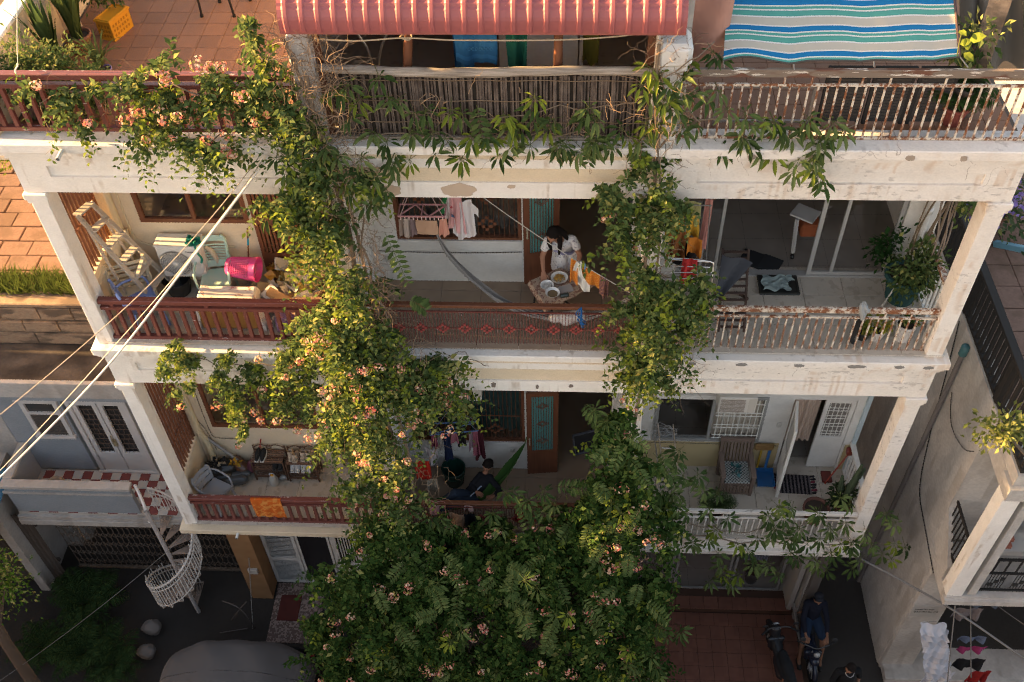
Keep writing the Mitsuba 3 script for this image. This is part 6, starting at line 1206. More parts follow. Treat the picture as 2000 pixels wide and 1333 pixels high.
single('teal_rag', 'teal rag on the chequered cushion of the armchair', 'rag', bush((9.92, 1.1, L2 + .46), (.11, .10, .03), 30, .11, r6, W=.6, young=0, base=[(.06, .15, .15), (.26, .30, .29), (.03, .10, .10)]), 'cloth')
k = thing('yellow_broom', 'broom with a yellow handle standing upside down by the armchair', 'broom'); part(k, 'handle', M((.32, .20, .02)).tube([(10.40, 1.40, L2 + .05), (10.42, 1.46, L2 + .62)], .022, 9), 'plastic', True); part(k, 'bristles', M((.20, .12, .05)).add(*bevbox(10.28, 10.62, 1.42, 1.48, L2 + .62, L2 + .80, .03)), 'cloth')
k = thing('dustpan', 'blue dustpan standing against the yellow wall', 'dustpan'); BLU = (.018, .10, .26)
part(k, 'pan', M(BLU).box(10.38, 10.70, 1.06, 1.40, L2 + .02, L2 + .035).box(10.38, 10.395, 1.06, 1.40, L2 + .035, L2 + .10).box(10.685, 10.70, 1.06, 1.40, L2 + .035, L2 + .10).box(10.38, 10.70, 1.385, 1.40, L2 + .035, L2 + .14), 'plastic'); part(k, 'handle', M(BLU).bar((10.55, 1.40, L2 + .1), (10.58, 1.49, L2 + .58), .05, .025), 'plastic')
k = thing('rag_rug', 'dark striped rag rug with tasselled ends on the pale tiles', 'rug'); A = T().translate([11.08, 1.14, L2]).rotate([0, 0, 1], -2)
for i in range(17): part(k, 'stripe', M((.018, .016, .018) if i % 2 else np.array((.12, .10, .10))).box(-.29 + .034 * i, -.29 + .034 * (i + 1) - .002, -.21, .21, .002, .018 + .003 * (i % 2), bev=.006), 'cloth', to_world=A)
for s in (-1, 1):
    for j in range(7): part(k, 'tassel', M((.16, .035, .05) if j % 3 == 1 else (.02, .018, .02)).tm(flesh([[((s * .30, -.18 + .06 * j, .015), .018), ((s * (.35 + .02 * (j % 2)), -.18 + .06 * j + .01, .012), .024)]], .02, 1)), 'cloth', True, to_world=A)
k = thing('red_broom', 'red plastic broom leaning in the right corner of the second floor', 'broom'); part(k, 'handle', M((.30, .035, .02)).tube([(11.62, 1.16, L2 + .02), (11.98, 1.42, L2 + .62)], .014, 7), 'plastic', True); part(k, 'head', M((.16, .03, .02)).box(11.92, 12.04, 1.36, 1.48, L2 + .6, L2 + .74, bev=.02), 'plastic'); part(k, 'dustpan', M((.12, .02, .015)).add(*bevbox(11.58, 11.76, 1.18, 1.42, L2 + .01, L2 + .06, .01)), 'plastic')
k = thing('drying_rack', 'folded grey metal drying rack behind the vines, second floor right', 'rack')
for p, q in (((8.40, .95, -2.9), (8.62, .55, -4.3)), ((8.66, .95, -2.92), (8.86, .6, -4.2)), ((8.36, .95, -3.2), (8.62, .95, -4.8)), ((8.5, .8, -3.4), (8.74, .8, -3.4)), ((8.5, .7, -3.7), (8.78, .7, -3.7)), ((8.52, .65, -3.95), (8.8, .65, -3.95))): part(k, 'rod', M().tube([p, q], .011, 7), 'chrome', True)
single('wire_tangle', 'tangle of pale wire hangers against the dark window', 'wire', (lambda m: [m.tube(smooth_path(np.array([8.62, 1.40, -3.72]) + r6.normal(size=(5, 3)) * [.14, .02, .10], 16), .004, 4, (.34, .33, .32)) for _ in range(9)] and m)(M()), 'paint')
k = thing('cactus', 'tall grey green cactus at the right end of the second floor', 'cactus'); pot(k, (11.80, .62, L2), .16, .24, (.14, .06, .04))
for x, y, h, l in ((11.80, .62, 1.35, .10), (11.86, .72, 1.1, .16), (11.74, .70, .9, -.06)): part(k, 'stem', M((.055, .075, .04)).tube([(x, y, L2 + .2), (x + l * .4, y, L2 + h * .6), (x + l, y + .02, L2 + h)], [.05, .055, .025], 7), 'dull')
part(k, 'foliage', bush((11.72, .60, L2 + .42), (.24, .24, .28), 240, .11, r6, young=.02, base=[(.03, .05, .02), (.045, .065, .03)]), 'leafy', stuff=True)
k = thing('clay_pot', 'brown clay pot half behind leaves at the cream railing', 'flower pot'); pot(k, (11.30, .42, L2), .22, .34, (.13, .06, .045))
k = thing('potted_fern', 'pale green fern growing behind the cream railing', 'fern'); pot(k, (9.55, .42, L2), .14, .2, (.12, .07, .05)); m = M()
for i in range(16): a = i * .6; frond((9.55, .42, L2 + .2), (math.cos(a), math.sin(a) * .5, 1.4), .62, r6, (.055, .085, .03), m, 12, .22, .4)
part(k, 'fronds', m, 'leafy', stuff=True)

# ------------------------------------------------------------------ ground floor
r7 = np.random.default_rng(8)
mat('orange_plaster', proc(lambda p, n, uv: mix((.22, .115, .05), (.30, .17, .085), fbm(p.x * 6, p.y * 6, p.z * 6, 3))), .85, spec=.2)
part(H, 'pier', box(.13, .58, .86, 1.28, G, -5.3), 'orange_plaster', label='orange plastered pier of the ground floor'); part(H, 'meter_box', M((.44, .41, .37)).box(.30, .50, .80, .858, -8.15, -7.98, bev=.008), 'paint')
part(H, 'wall', M().box(.59, 3.75, 1.29, 1.4, -7.25, -5.2).box(2.62, 3.75, 1.29, 1.4, G, -7.252), 'old_wall')
d = part(H, 'door', leaf_frame(.60, 1.30, G + .03, -7.3, .07, .045, None, 1.25), 'white_wall', label='white louvred door of the ground floor')
for i in range(34): part(d, 'louvre', M().bar((.67, 1.27, G + .14 + .052 * i), (1.23, 1.27, G + .14 + .052 * i), .036, .008, up=(0, .6, 1)), 'white_wall')
part(d, 'mid_rail', box(.67, 1.23, 1.245, 1.30, -8.32, -8.22), 'white_wall')
d = part(H, 'door', leaf_frame(1.32, 2.02, G + .03, -7.3, .05, .045, -8.95, 1.25), 'white_wall', label='white door with a dark glass panel'); part(d, 'pane', box(1.37, 1.97, 1.26, 1.272, -8.95, -7.35, (.012, .013, .015)), 'plastic')
d = part(H, 'door', leaf_frame(2.04, 2.62, G + .03, -7.3, .06, .045, -8.4, 1.25).box(2.10, 2.16, 1.25, 1.295, -8.4, -7.36), 'white_wall', label='white barred gate leaf')
for i in range(7): part(d, 'bar', box(2.20 + .055 * i, 2.225 + .055 * i, 1.265, 1.285, -8.4, -7.36), 'white_wall')
part(d, 'backing', box(2.16, 2.56, 1.31, 1.32, -8.4, -7.36, (.02, .02, .02)), 'dull')
mat('terrazzo', proc(lambda p, n, uv: mix((.13, .085, .07), (.27, .20, .17), smoothstep(.45, .6, fbm(p.x * 30, p.y * 30, 0, 2)))), .6)
struct('porch_floor', box(.62, 3.7, -.15, 1.25, G - .025, G - .005), 'terrazzo', label='speckled terrazzo porch floor')
single('porch_mat', 'dull red mat on the terrazzo porch', 'mat', box(.75, 1.2, .35, .95, G - .004, G + .012, (.10, .03, .025)), 'cloth')
# right ground floor: tiled forecourt with a step, glass doors in shade
fc = struct('forecourt', box(7.9, 11.9, -3.2, .82, G - .028, G - .012, (.05, .03, .02)), 'dull', label='dark red tiled forecourt')
tl = [ply(M().box(-.1465, .1465, -.1465, .1465, 0, .012, bev=.003), q) for q in ('forecourt_tile',)]
for i in range(13):
    for j in range(12): part(fc, 'tile', tl[0], to_world=tr(8.05 + .3 * i + .1 * (j == 0), .665 - .3 * j, G - .012))
stp = struct('porch_step', box(7.96, 11.78, .83, 1.30, G - .02, G + .14, (.06, .03, .02)), 'dull', label='tiled step in front of the glass doors')
for i in range(12): part(stp, 'tile', ply(M().box(8.1 + .3 * i, 8.393 + .3 * i, .825, 1.12, G + .14, G + .152, bev=.003), 'forecourt_tile'))
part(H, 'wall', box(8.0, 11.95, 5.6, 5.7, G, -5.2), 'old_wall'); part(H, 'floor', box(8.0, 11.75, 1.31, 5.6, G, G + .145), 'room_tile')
AL2 = (.20, .19, .18)
for x0, x1 in ((8.1, 9.2), (9.25, 10.4), (10.45, 11.5)):
    k = part(H, 'glass_door', M(AL2).box(x0, x0 + .05, 1.30, 1.34, G + .15, -6.6).box(x1 - .05, x1, 1.30, 1.34, G + .15, -6.6).box(x0 + .05, x1 - .05, 1.30, 1.34, G + .15, G + .2), 'paint', label='aluminium framed glass door in the shade of the ground floor'); part(k, 'pane', M().add([(x0 + .05, 1.32, G + .2), (x1 - .05, 1.32, G + .2), (x1 - .05, 1.32, -6.6), (x0 + .05, 1.32, -6.6)], [(0, 1, 2, 3)]), 'pane')
part(H, 'side_panel', M((.30, .275, .25)).box(11.62, 11.72, .86, 1.9, G + .0, -5.45).box(11.76, 11.80, .72, 1.9, G, -5.45), 'paint', label='pale side panel of the shop front')
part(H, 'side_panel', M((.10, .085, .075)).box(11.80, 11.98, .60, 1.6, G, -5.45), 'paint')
k = thing('shop_poster', 'pale blue printed sheet of small squares stuck inside the glass door', 'poster'); part(k, 'sheet', box(10.62, 11.10, 1.36, 1.365, -8.0, -7.6, (.20, .22, .26)), 'paint')
m = M((.09, .10, .13))
for i in range(8): m.box(10.64 + .057 * i, 10.685 + .057 * i, 1.356, 1.359, -7.97, -7.63)
part(k, 'print', m, 'paint', stuff=True)
single('pail', 'dark pail standing behind the glass door', 'pail', M((.03, .03, .03)).lathe([(0, 0), (.12, 0), (.15, .42), (.155, .43), (.13, .43)], (10.95, 1.55, G + .14), 20), 'plastic', True)
# alley and doorstep clutter on the left
k = thing('covered_car', 'car under a dark grey dust cover at the bottom left', 'car')
def cover(u, t):
    x = -1.15 + 3.12 * u; a = (2 * u - 1); w = .86 * (1 - abs(a) ** 5 * .45); hgt = (.98 + .30 * math.exp(-((u - .5) / .30) ** 4)) * (1 - abs(a) ** 9 * .35)
    c, s = math.cos(t), math.sin(t); y = w * np.sign(c) * abs(c) ** .55; z = hgt * abs(s) ** .45
    return (x, -1.38 + y + .022 * math.sin(x * 9 + z * 5) * (1.1 - abs(s)), G + .02 + z + .012 * math.sin(x * 7 + y * 6) + .022 * (meshkit.fbm(np.array([x * 2.3, y * 5, 0.0]), 3) - .5))
part(k, 'cover', M((.11, .10, .096)).grid(np.array([[cover(u, t) for t in np.linspace(0, math.pi, 40)] for u in np.linspace(0, 1, 60)])), 'cloth', True)
part(k, 'seam', M((.06, .055, .052)).tube([np.array(cover(u, math.pi / 2)) + [0, 0, .003] for u in np.linspace(.02, .98, 40)], .006, 4), 'cloth')
for x in (-.55, 1.35): 
    for y in (-2.16, -.60): part(k, 'wheel', M((.015, .015, .015)).lathe([(0, -.09), (.28, -.09), (.31, -.06), (.31, .06), (.28, .09), (0, .09)], (x, y, G + .31), 24, (0, 1, 0)), 'dull', True)
def motorbike(label, loc, rotz, col=(.016, .017, .02), group='parked motorbikes'):
    k = thing('motorbike', label, 'motorbike', group); A = T().translate(list(map(float, loc))).rotate([0, 0, 1], rotz); DK = (.013, .013, .014)
    def P(n, m, b, s=False, lab=None): return part(k, n, m, b, s, lab, to_world=A)
    for y in (-.62, .62):
        w = P('wheel', M(DK).tube([(0, y + .25 * math.cos(t), .29 + .25 * math.sin(t)) for t in np.linspace(0, 6.2832, 29)], .042, 8), 'dull', True)
        part(w, 'hub', M((.25, .25, .25)).lathe([(0, -.05), (.06, -.05), (.06, .05), (0, .05)], (0, y, .29), 14, (1, 0, 0)), 'paint', True, to_world=A)
        m = M((.2, .2, .2))
        for t in np.linspace(0, 6.283, 9)[:-1]: m.tube([(0, y, .29), (0, y + .24 * math.cos(t), .29 + .24 * math.sin(t))], .006, 4)
        part(w, 'spokes', m, 'paint', to_world=A)
    P('frame', M(col).tm(flesh([[((0, .62, .62), .10), ((0, .40, .55), .12), ((0, .10, .50), .11), ((0, -.15, .50), .15), ((0, -.55, .66), .10), ((0, -.78, .68), .06)], [((0, .55, .8), .10), ((0, .5, .62), .11)], [((0, .10, .32), .11), ((0, -.2, .32), .13)]], .03, 3)), 'plastic', True)
    P('front_shield', M(col).tm(flesh([[((-.13, .42, .62), .05), ((.13, .42, .62), .05)], [((-.10, .40, .34), .04), ((.10, .40, .34), .04)], [((-.13, .42, .62), .05), ((-.1, .40, .34), .04)], [((.13, .42, .62), .05), ((.1, .4, .34), .04)]], .03, 2)), 'plastic', True)
    P('seat', M((.02, .02, .021)).tm(flesh([[((0, .02, .76), .09), ((0, -.25, .80), .12), ((0, -.62, .84), .09)]], .03, 3)), 'cloth', True)
    P('handlebar', M((.05, .05, .05)).tube(smooth_path([(-.36, .36, .98), (-.2, .46, 1.0), (0, .50, .94), (.2, .46, 1.0), (.36, .36, .98)], 20), .015, 7), 'paint', True)
    for s in (-1, 1):
        P('grip', M(DK).tube([(s * .24, .44, 1.0), (s * .37, .355, .98)], .021, 7), 'dull', True)
        P('mirror', M((.03, .03, .032)).tube([(s * .22, .45, 1.0), (s * .30, .43, 1.16)], .006, 5).add(*lathe([(0, -.01), (.06, -.008), (.06, .008), (0, .012)], (s * .31, .43, 1.19), 14, (0, 1, .2))), 'plastic', True)
        P('fork', M((.2, .2, .2)).tube([(s * .07, .52, .86), (s * .07, .62, .29)], .02, 7), 'paint', True); P('shock', M((.25, .1, .05)).tube([(s * .10, -.45, .66), (s * .10, -.58, .32)], .025, 8), 'paint', True)
    P('headlight', M((.32, .32, .31)).lathe([(0, .045), (.05, .03), (.07, 0), (0, 0)], (0, .60, .88), 16, (0, .9, .3)), 'plastic', True); P('exhaust', M((.22, .215, .21)).tube([(.13, .05, .24), (.15, -.3, .26), (.17, -.78, .36)], [.02, .035, .045], 9), 'chrome', True); P('tail_light', M((.16, .01, .01)).box(-.05, .05, -.86, -.82, .66, .74, bev=.01), 'plastic'); P('mudguard', M(col).tube([(0, .62 + .31 * math.cos(t), .29 + .31 * math.sin(t)) for t in np.linspace(.3, 2.4, 12)], .05, 6), 'plastic', True); P('number_plate', M((.34, .34, .33)).box(-.08, .08, -.885, -.875, .5, .62), 'paint')
    return k
motorbike('black motorbike parked on the red forecourt, bottom right', (11.28, -.45, G), 8)
motorbike('black motorbike parked on the terrazzo porch beside the covered car', (1.92, .10, G), -6); motorbike('second motorbike on the porch, mostly hidden under the vines', (2.55, .05, G), -10)
motorbike('dark blue motorbike of the rider in the alley', (11.92, .45, G), 180, (.012, .016, .03))
k = thing('person', 'person in a dark jacket sitting on the motorbike in the alley', 'person'); SK = (.20, .10, .06)
part(k, 'body', M(SK).tm(flesh([[((11.76, .72, G + 1.36), .045), ((11.70, .50, G + 1.10), .036), ((11.72, .16, G + 1.04), .025)], [((12.10, .72, G + 1.36), .045), ((12.17, .48, G + 1.12), .036), ((12.13, .14, G + 1.04), .025)], [((11.93, .74, G + 1.42), .05), ((11.93, .72, G + 1.52), .047)], [((11.76, .28, G + .78), .07), ((11.74, .20, G + .40), .045), ((11.74, .12, G + .10), .035), ((11.74, .02, G + .06), .035)], [((12.12, .28, G + .78), .07), ((12.16, .18, G + .40), .045), ((12.16, .10, G + .10), .035), ((12.16, .0, G + .06), .035)]] + hand((11.72, .16, G + 1.04), (.2, -.8, -.1), (0, 0, 1), .95, .9, -1) + hand((12.13, .14, G + 1.04), (-.2, -.8, -.1), (0, 0, 1), .95, .9, 1), .01, 4)), 'dull', True)
part(k, 'jacket', M((.013, .014, .022)).tm(flesh([[((11.77, .72, G + 1.36), .08), ((12.09, .72, G + 1.36), .08)], [((11.93, .72, G + 1.28), .16), ((11.93, .70, G + .92), .15)], [((11.76, .72, G + 1.36), .065), ((11.70, .50, G + 1.10), .055), ((11.715, .25, G + 1.05), .04)], [((12.10, .72, G + 1.36), .065), ((12.17, .48, G + 1.12), .055), ((12.14, .24, G + 1.05), .04)]], .02, 4)), 'cloth', True)
part(k, 'shorts', M((.018, .03, .055)).tm(flesh([[((11.86, .66, G + .90), .12), ((11.77, .30, G + .80), .095)], [((12.0, .66, G + .90), .12), ((12.11, .30, G + .80), .095)]], .02, 3)), 'cloth', True)
part(k, 'shoe', M((.02, .02, .02)).tm(flesh([[((11.74, .12, G + .05), .05), ((11.74, -.05, G + .04), .045)]], .02, 2)), 'dull', True); part(k, 'shoe', M((.02, .02, .02)).tm(flesh([[((12.16, .10, G + .05), .05), ((12.16, -.07, G + .04), .045)]], .02, 2)), 'dull', True)
head(k, (11.93, .68, G + 1.62), (0, -.85, -.4), (0, -.2, 1), SK)
part(k, 'cap', M((.02, .021, .026)).tm(flesh([[((11.93, .70, G + 1.69), .095)], [((11.90, .62, G + 1.70), .05), ((11.96, .62, G + 1.70), .05)]], .02, 2)), 'cloth', True)
for q in [q for q in scene if q.startswith(k + '__') or q.startswith('motorbike_003__')]: scene[q]['to_world'] = tr(0, -.34, 0) @ scene[q]['to_world'] if 'to_world' in scene[q] else tr(0, -.34, 0)
k = thing('person', 'person in black walking in the alley at the bottom edge', 'person'); X, Y_ = 12.33, -1.05
part(k, 'body', M(SK).tm(flesh([[((X - .2, Y_, G + 1.38), .045), ((X - .26, Y_ - .05, G + 1.10), .036), ((X - .2, Y_ - .2, G + .90), .025)], [((X + .19, Y_ + .04, G + 1.38), .045), ((X + .27, Y_ + .05, G + 1.10), .036), ((X + .24, Y_ - .12, G + .88), .025)], [((X, Y_ + .01, G + 1.42), .05), ((X - .02, Y_, G + 1.53), .047)], [((X - .09, Y_, G + .85), .075), ((X - .10, Y_ - .1, G + .45), .05), ((X - .1, Y_ - .05, G + .08), .035)], [((X + .09, Y_, G + .85), .075), ((X + .10, Y_ + .1, G + .45), .05), ((X + .1, Y_ + .25, G + .1), .035)]] + hand((X - .2, Y_ - .2, G + .90), (0, -.5, -.8), (-1, 0, 0), .95, .5, -1) + hand((X + .24, Y_ - .12, G + .88), (0, -.5, -.8), (1, 0, 0), .95, .5, 1), .01, 4)), 'dull', True)
part(k, 'shirt', M((.012, .012, .013)).tm(flesh([[((X - .18, Y_, G + 1.38), .075), ((X + .18, Y_ + .03, G + 1.38), .075)], [((X, Y_, G + 1.28), .15), ((X, Y_, G + .95), .15)], [((X - .2, Y_, G + 1.38), .065), ((X - .26, Y_ - .05, G + 1.10), .055)], [((X + .19, Y_ + .04, G + 1.38), .065), ((X + .27, Y_ + .05, G + 1.1), .055)]], .02, 4)), 'cloth', True)
part(k, 'trousers', M((.015, .015, .018)).tm(flesh([[((X - .08, Y_, G + .88), .115), ((X - .1, Y_ - .1, G + .45), .075), ((X - .1, Y_ - .05, G + .12), .06)], [((X + .08, Y_, G + .88), .115), ((X + .1, Y_ + .1, G + .45), .075), ((X + .1, Y_ + .24, G + .14), .06)]], .02, 4)), 'cloth', True)
part(k, 'necklace', M((.32, .29, .22)).tube([(X - .005 + .085 * math.cos(t), Y_ - .03 + .10 * math.sin(t), G + 1.455 - .03 * math.sin(t + 3.14)) for t in np.linspace(3.3, 6.1, 16)], .006, 5), 'chrome', True)
head(k, (X - .03, Y_ - .05, G + 1.63), (-.75, -.6, -.25), (0, 0, 1), SK)
for lab, c, r_ in (('pale round stone beside the palms, farther of the two', (-1.82, .02, G + .18), .19), ('pale round stone beside the palms, nearer the covered car', (-1.78, -.52, G + .17), .18)):
    t = trimesh.creation.icosphere(3, r_); t.vertices *= np.array([1.1, .9, .8]) * (1 + .3 * (meshkit.fbm(t.vertices * 6 + c[0], 3) - .5)[:, None] * 2); t.apply_translation(c); single('garden_stone', lab, 'stone', M((.15, .13, .115)).tm(t), 'dull', True)
for lab, c, n, L, s in (('dark palm bush at the foot of the blue house, farther back', (-3.25, .35, G + .5), 24, 1.15, 1), ('dark palm bush at the bottom left, nearer the car', (-2.95, -.75, G + .45), 22, 1.1, 2), ('broad dark palm beside the pale stones', (-2.25, -.95, G + .4), 16, .9, 3), ('low dark palm at the left bottom edge', (-3.95, -.55, G + .3), 16, .9, 4)):
    k = thing('palm_bush', lab, 'palm'); rp = np.random.default_rng(s); m = M()
    for i in range(n): a = i * 2.4; frond(c, (math.cos(a), math.sin(a), rp.uniform(.5, 1.7)), L * rp.uniform(.7, 1.1), rp, (.035, .062, .022), m, 20, .26, .45)
    part(k, 'fronds', m, 'leafy', stuff=True); part(k, 'trunk', M((.05, .035, .025)).tube([(c[0], c[1], G), c], [.08, .06], 8), 'dull', True)
k = thing('scrap_metal', 'dark bent metal tubes lying by the foot of the spiral staircase', 'frame')
for q in ([(-.2, .3, G + .9), (.05, .2, G + .95), (.35, .1, G + .1)], [(-.2, .3, G + .05), (.0, .2, G + .5), (.3, .3, G + .9)], [(-.4, .0, G + .05), (.2, .1, G + .1)]): part(k, 'bar', M((.09, .075, .065)).tube(smooth_path(q, 16), .014, 6), 'paint', True)
single('leaning_pole', 'thin pale pole leaning against the orange pier', 'pole', M((.24, .22, .20)).tube([(.28, .15, G), (.42, .84, -7.55)], .010, 6), 'paint', True)
# washing of the house on the right
gs = 'white shirts on the line of the right hand house'
for i in range(9):
    z, x, y = -6.42 - .155 * i, 13.32 + .045 * i, -.78 - .03 * i; w = .46 + .02 * math.sin(i * 2)
    k = thing('white_shirt', 'white shirt in the row of shirts by the painted pillar, number %s from the top' % ('one', 'two', 'three', 'four', 'five', 'six', 'seven', 'eight', 'nine')[i], 'laundry', gs)
    P = np.array([[(x + w * u + .02 * math.sin(v * 7 + i), y - .20 * v + .03 * math.sin(u * 9 + i), z + .02 - .05 * v - .06 * v * v + .035 * math.sin(u * 17 + i * 2) * v) for v in np.linspace(0, 1, 8)] for u in np.linspace(0, 1, 16)])
    part(k, 'shirt', M(np.array((.42, .42, .45)) * (1 - .1 * (i % 3))).grid(P), 'cloth', True); part(k, 'hanger', M((.2, .2, .2)).tube([(x + .02, y, z + .01), (x + w / 2, y + .02, z + .06), (x + w - .02, y, z + .01)], .005, 5), 'paint')
single('white_shirt', 'heap of white shirts hanging lowest at the bottom edge', 'laundry', hang((13.70, -1.12, -7.70), (14.25, -1.10, -7.72), .7, 2.4, .06, r7, (.45, .45, .48), taper=-.15), 'cloth', True, gs)
for lab, x, y, z, w, d, c in (('magenta cloth on the line of the right hand house', 14.20, -.9, -7.05, .5, .20, (.24, .035, .10)), ('blue grey cloth above the magenta cloth', 14.15, -.8, -6.85, .5, .2, (.10, .12, .17)), ('black round edged garment below the magenta cloth', 14.18, -1.0, -7.35, .55, .4, (.014, .014, .016)), ('red cloth at the bottom right corner', 14.55, -1.05, -7.75, .4, .5, (.22, .02, .018)), ('grey cloth in the shop opening', 14.0, -.5, -6.35, .5, .4, (.14, .12, .12)), ('slate blue cloth inside the shop opening', 14.25, -.45, -5.95, .55, .4, (.075, .09, .12))):
    single('washed_cloth', lab, 'laundry', hang((x, y, z), (x + w, y + .02, z), d, 1.8, .05, r7, c, fold=(0, -1, .3)), 'cloth', True, 'coloured washing of the right hand house')
for p, q in (((13.62, -.85, -5.3), (14.1, -1.3, -7.9)), ((13.9, -.7, -5.3), (14.6, -1.1, -7.9))): single('laundry_pole', 'thin grey pole of the washing line %s' % ('beside the white shirts' if p[0] < 13.7 else 'between the coloured washing'), 'pole', M((.18, .17, .16)).tube([p, q], .011, 6), 'paint', True)

# ------------------------------------------------------------------ cables
def cable(label, pts, r, col, sag=0): return single('cable', label, 'cable', M(col).tube(smooth_path(pts, 60), r, 6), 'dull', True)
cable('thick pale cable running down from the vines to the left edge', [(3.28, -.2, 3.55), (2.0, -.75, 2.15), (.9, -1.25, 1.0), (-.4, -1.8, -.15), (-2.2, -2.6, -1.55), (-6, -4.3, -4.2)], .014, (.50, .47, .42))
cable('thin dark wire left of the thick pale cable, upper', [(3.15, -.2, 3.52), (1.75, -.65, 2.1), (.2, -1.1, .85), (-2.5, -2.0, -1.0), (-6, -3.2, -3.2)], .006, (.25, .22, .19))
cable('thin pale wire close beside the thick pale cable', [(3.2, -.2, 3.50), (1.9, -.68, 2.05), (.7, -1.15, .9), (-.8, -1.7, -.5), (-3, -2.5, -2.4)], .006, (.40, .37, .32))
cable('bundle of grey cables at the bottom right crossing the alley', [(12.15, -.12, -5.35), (13.55, -.85, -5.62), (14.9, -1.5, -6.2), (18, -3, -7.2)], .022, (.16, .15, .14)); cable('thin wire above the cable bundle, bottom right', [(13.4, -.3, -5.0), (14.6, -1.2, -5.4), (18, -3, -6.2)], .006, (.10, .09, .085))
cable('thick black cable running down the wall of the right hand house', [(13.33, 2.2, -1.6), (13.33, 1.9, -2.6), (13.33, 1.55, -3.9), (13.33, 1.0, -5.0), (13.33, .3, -5.15), (13.34, -.4, -5.3)], .009, (.03, .028, .026)); cable('thin black wire sagging across the wall of the right hand house', [(13.33, 1.5, -2.6), (13.32, 1.0, -2.95), (13.32, .5, -2.8), (13.33, .2, -2.5)], .007, (.04, .036, .033))
cable('thin wire crossing the dark yard at the bottom left', [(.1, -.1, -5.0), (-2, -1.0, -6.6), (-4.5, -2.0, -8.2)], .005, (.16, .15, .14))
k = thing('drain_pipe', 'grey drain pipe with a teal collar on the wall of the right hand house', 'pipe'); part(k, 'pipe', M((.16, .14, .13)).tube([(13.29, 1.62, -9.2), (13.29, 1.62, -1.75)], .045, 9), 'dull', True); part(k, 'collar', M((.06, .15, .16)).tube([(13.29, 1.62, -1.78), (13.29, 1.62, -1.58)], .07, 10), 'paint', True)
k = thing('blue_pole', 'pale blue painted pole at the right edge above the paved terrace', 'pole'); part(k, 'pole', M((.17, .36, .45)).bar((14.3, 3.9, -1.4), (15.1, 2.6, -.6), .10, .10), 'paint')

# ------------------------------------------------------------------ vines
rv = np.random.default_rng(21)
def shoots(m, blobs, r, leaf=.095, young=.1, droop=.6, k=7, lmin=.22, lmax=.55, base=None, dens=.55):
    """Leafy shoots that start inside the clumps (x, y, z, radius, depth, number), arch outwards and hang."""
    for x, y, z, R, ry, n in blobs:
        n = int(n * dens); R *= r.uniform(.65, 1.0); k_ = max(3, n // 9); cl = unit(r.normal(size=(k_, 3)) * [1, .7, 1]) * r.uniform(.35, 1.15, (k_, 1)); u = cl[r.integers(0, k_, n)] + r.normal(size=(n, 3)) * .16; p = np.array([x, y, z]) + u * np.array([R, ry, R])
        d = unit(u * .7 + np.array([0, -.5, .1]) + r.normal(size=(n, 3)) * .45); L = r.uniform(lmin, lmax, (n, 1)) * min(1, R / .28 + .25)
        yg = (r.uniform(size=n) < young) * 1.0
        for j in range(k):
            s = (j + 1) / k; c = p + d * L * s - np.array([0, 0, 1]) * L * droop * s * s; t = unit(d - np.array([0, 0, 2 * droop * s])); sd = unit(np.cross(t, r.normal(size=(n, 3)) * .5 + [0, 0, 1]))
            for g in (-1, 1):
                D = sd * g + t * .45 + r.normal(size=(n, 3)) * .25 + np.array([0, 0, -.15]); l = leaf * r.uniform(.5, 1.4, n) * (1.15 - .5 * s)
                col = green(n, r, young * .6, base); col = np.where((yg * (s > .5))[:, None] > 0, np.array([.17, .21, .03]) * r.uniform(.7, 1.2, (n, 1)), col)
                leaves(m, c, D, unit(r.normal(size=(n, 3)) * .45 + [0, -.35, 1]), l, l * .58, col)
    return m
def twigs(m, boxes, r, col=(.20, .13, .08)):
    """Dry bent twigs between two corners."""
    for (lo, hi), n, L in boxes:
        lo, hi = np.array(lo), np.array(hi)
        for _ in range(n):
            p = r.uniform(lo, hi); d = unit(r.normal(size=3) * [1, .6, 1.2]); P = [p]
            for _ in range(7): d = unit(d + r.normal(size=3) * .45 - [0, 0, .08]); P.append(P[-1] + d * L / 7 * r.uniform(.7, 1.3))
            m.tube(P, np.linspace(r.uniform(.0025, .006), .0015, 8), 4, np.array(col) * r.uniform(.6, 1.6))
    return m
def trunk(parent, pts, r0, r1, r, col=(.16, .12, .085)):
    p = smooth_path(pts, 30); p = p + (meshkit.noise(np.c_[np.arange(30) * .5, np.full(30, pts[0][0] * 7), np.zeros(30)])[:, None] - .5) * .10
    part(parent, 'stem', M(col).tube(p, np.linspace(r0, r1, 30), 7), 'dull', True)
def hand_leaf(parent, p, r, L=.185, n=7, base=None, hang_=.5, name='leaf'):
    """One compound leaf: leaflets spread like fingers from the end of a stalk."""
    m = M(); p = np.asarray(p, float); o = unit(np.array([r.normal() * .8, -1.0, r.uniform(-.9, .5)])); U = unit(np.array([r.normal() * .35, -.6, 1.0])); S = unit(np.cross(o, U)); a = np.linspace(-2.2, 2.2, n) + r.normal(size=n) * .16
    D = o * np.cos(a)[:, None] + S * np.sin(a)[:, None] + np.array([0, 0, -hang_]) * r.uniform(.4, 1.2, (n, 1)); l = L * (.72 + .28 * np.cos(a)) * r.uniform(.85, 1.15, n)
    c = (np.array([.16, .20, .03]) if r.uniform() < .16 else GREENS[r.integers(0, 4)]) * r.uniform(.75, 1.2); c2 = c * r.uniform(.85, 1.15, (n, 1))
    leaves(m, p + D * .045, D, np.broadcast_to(U, (n, 3)), l, l * .29, c2, True, .2, .14)
    for q_ in range(n): m.tube([p, p + unit(D[q_]) * .06], .003, 4, (.10, .12, .04))
    m.tube([p - o * r.uniform(.08, .16) + [0, .06, -.03], p], [.004, .0035], 4, (.10, .12, .04)); part(parent, name, m, 'leafy')
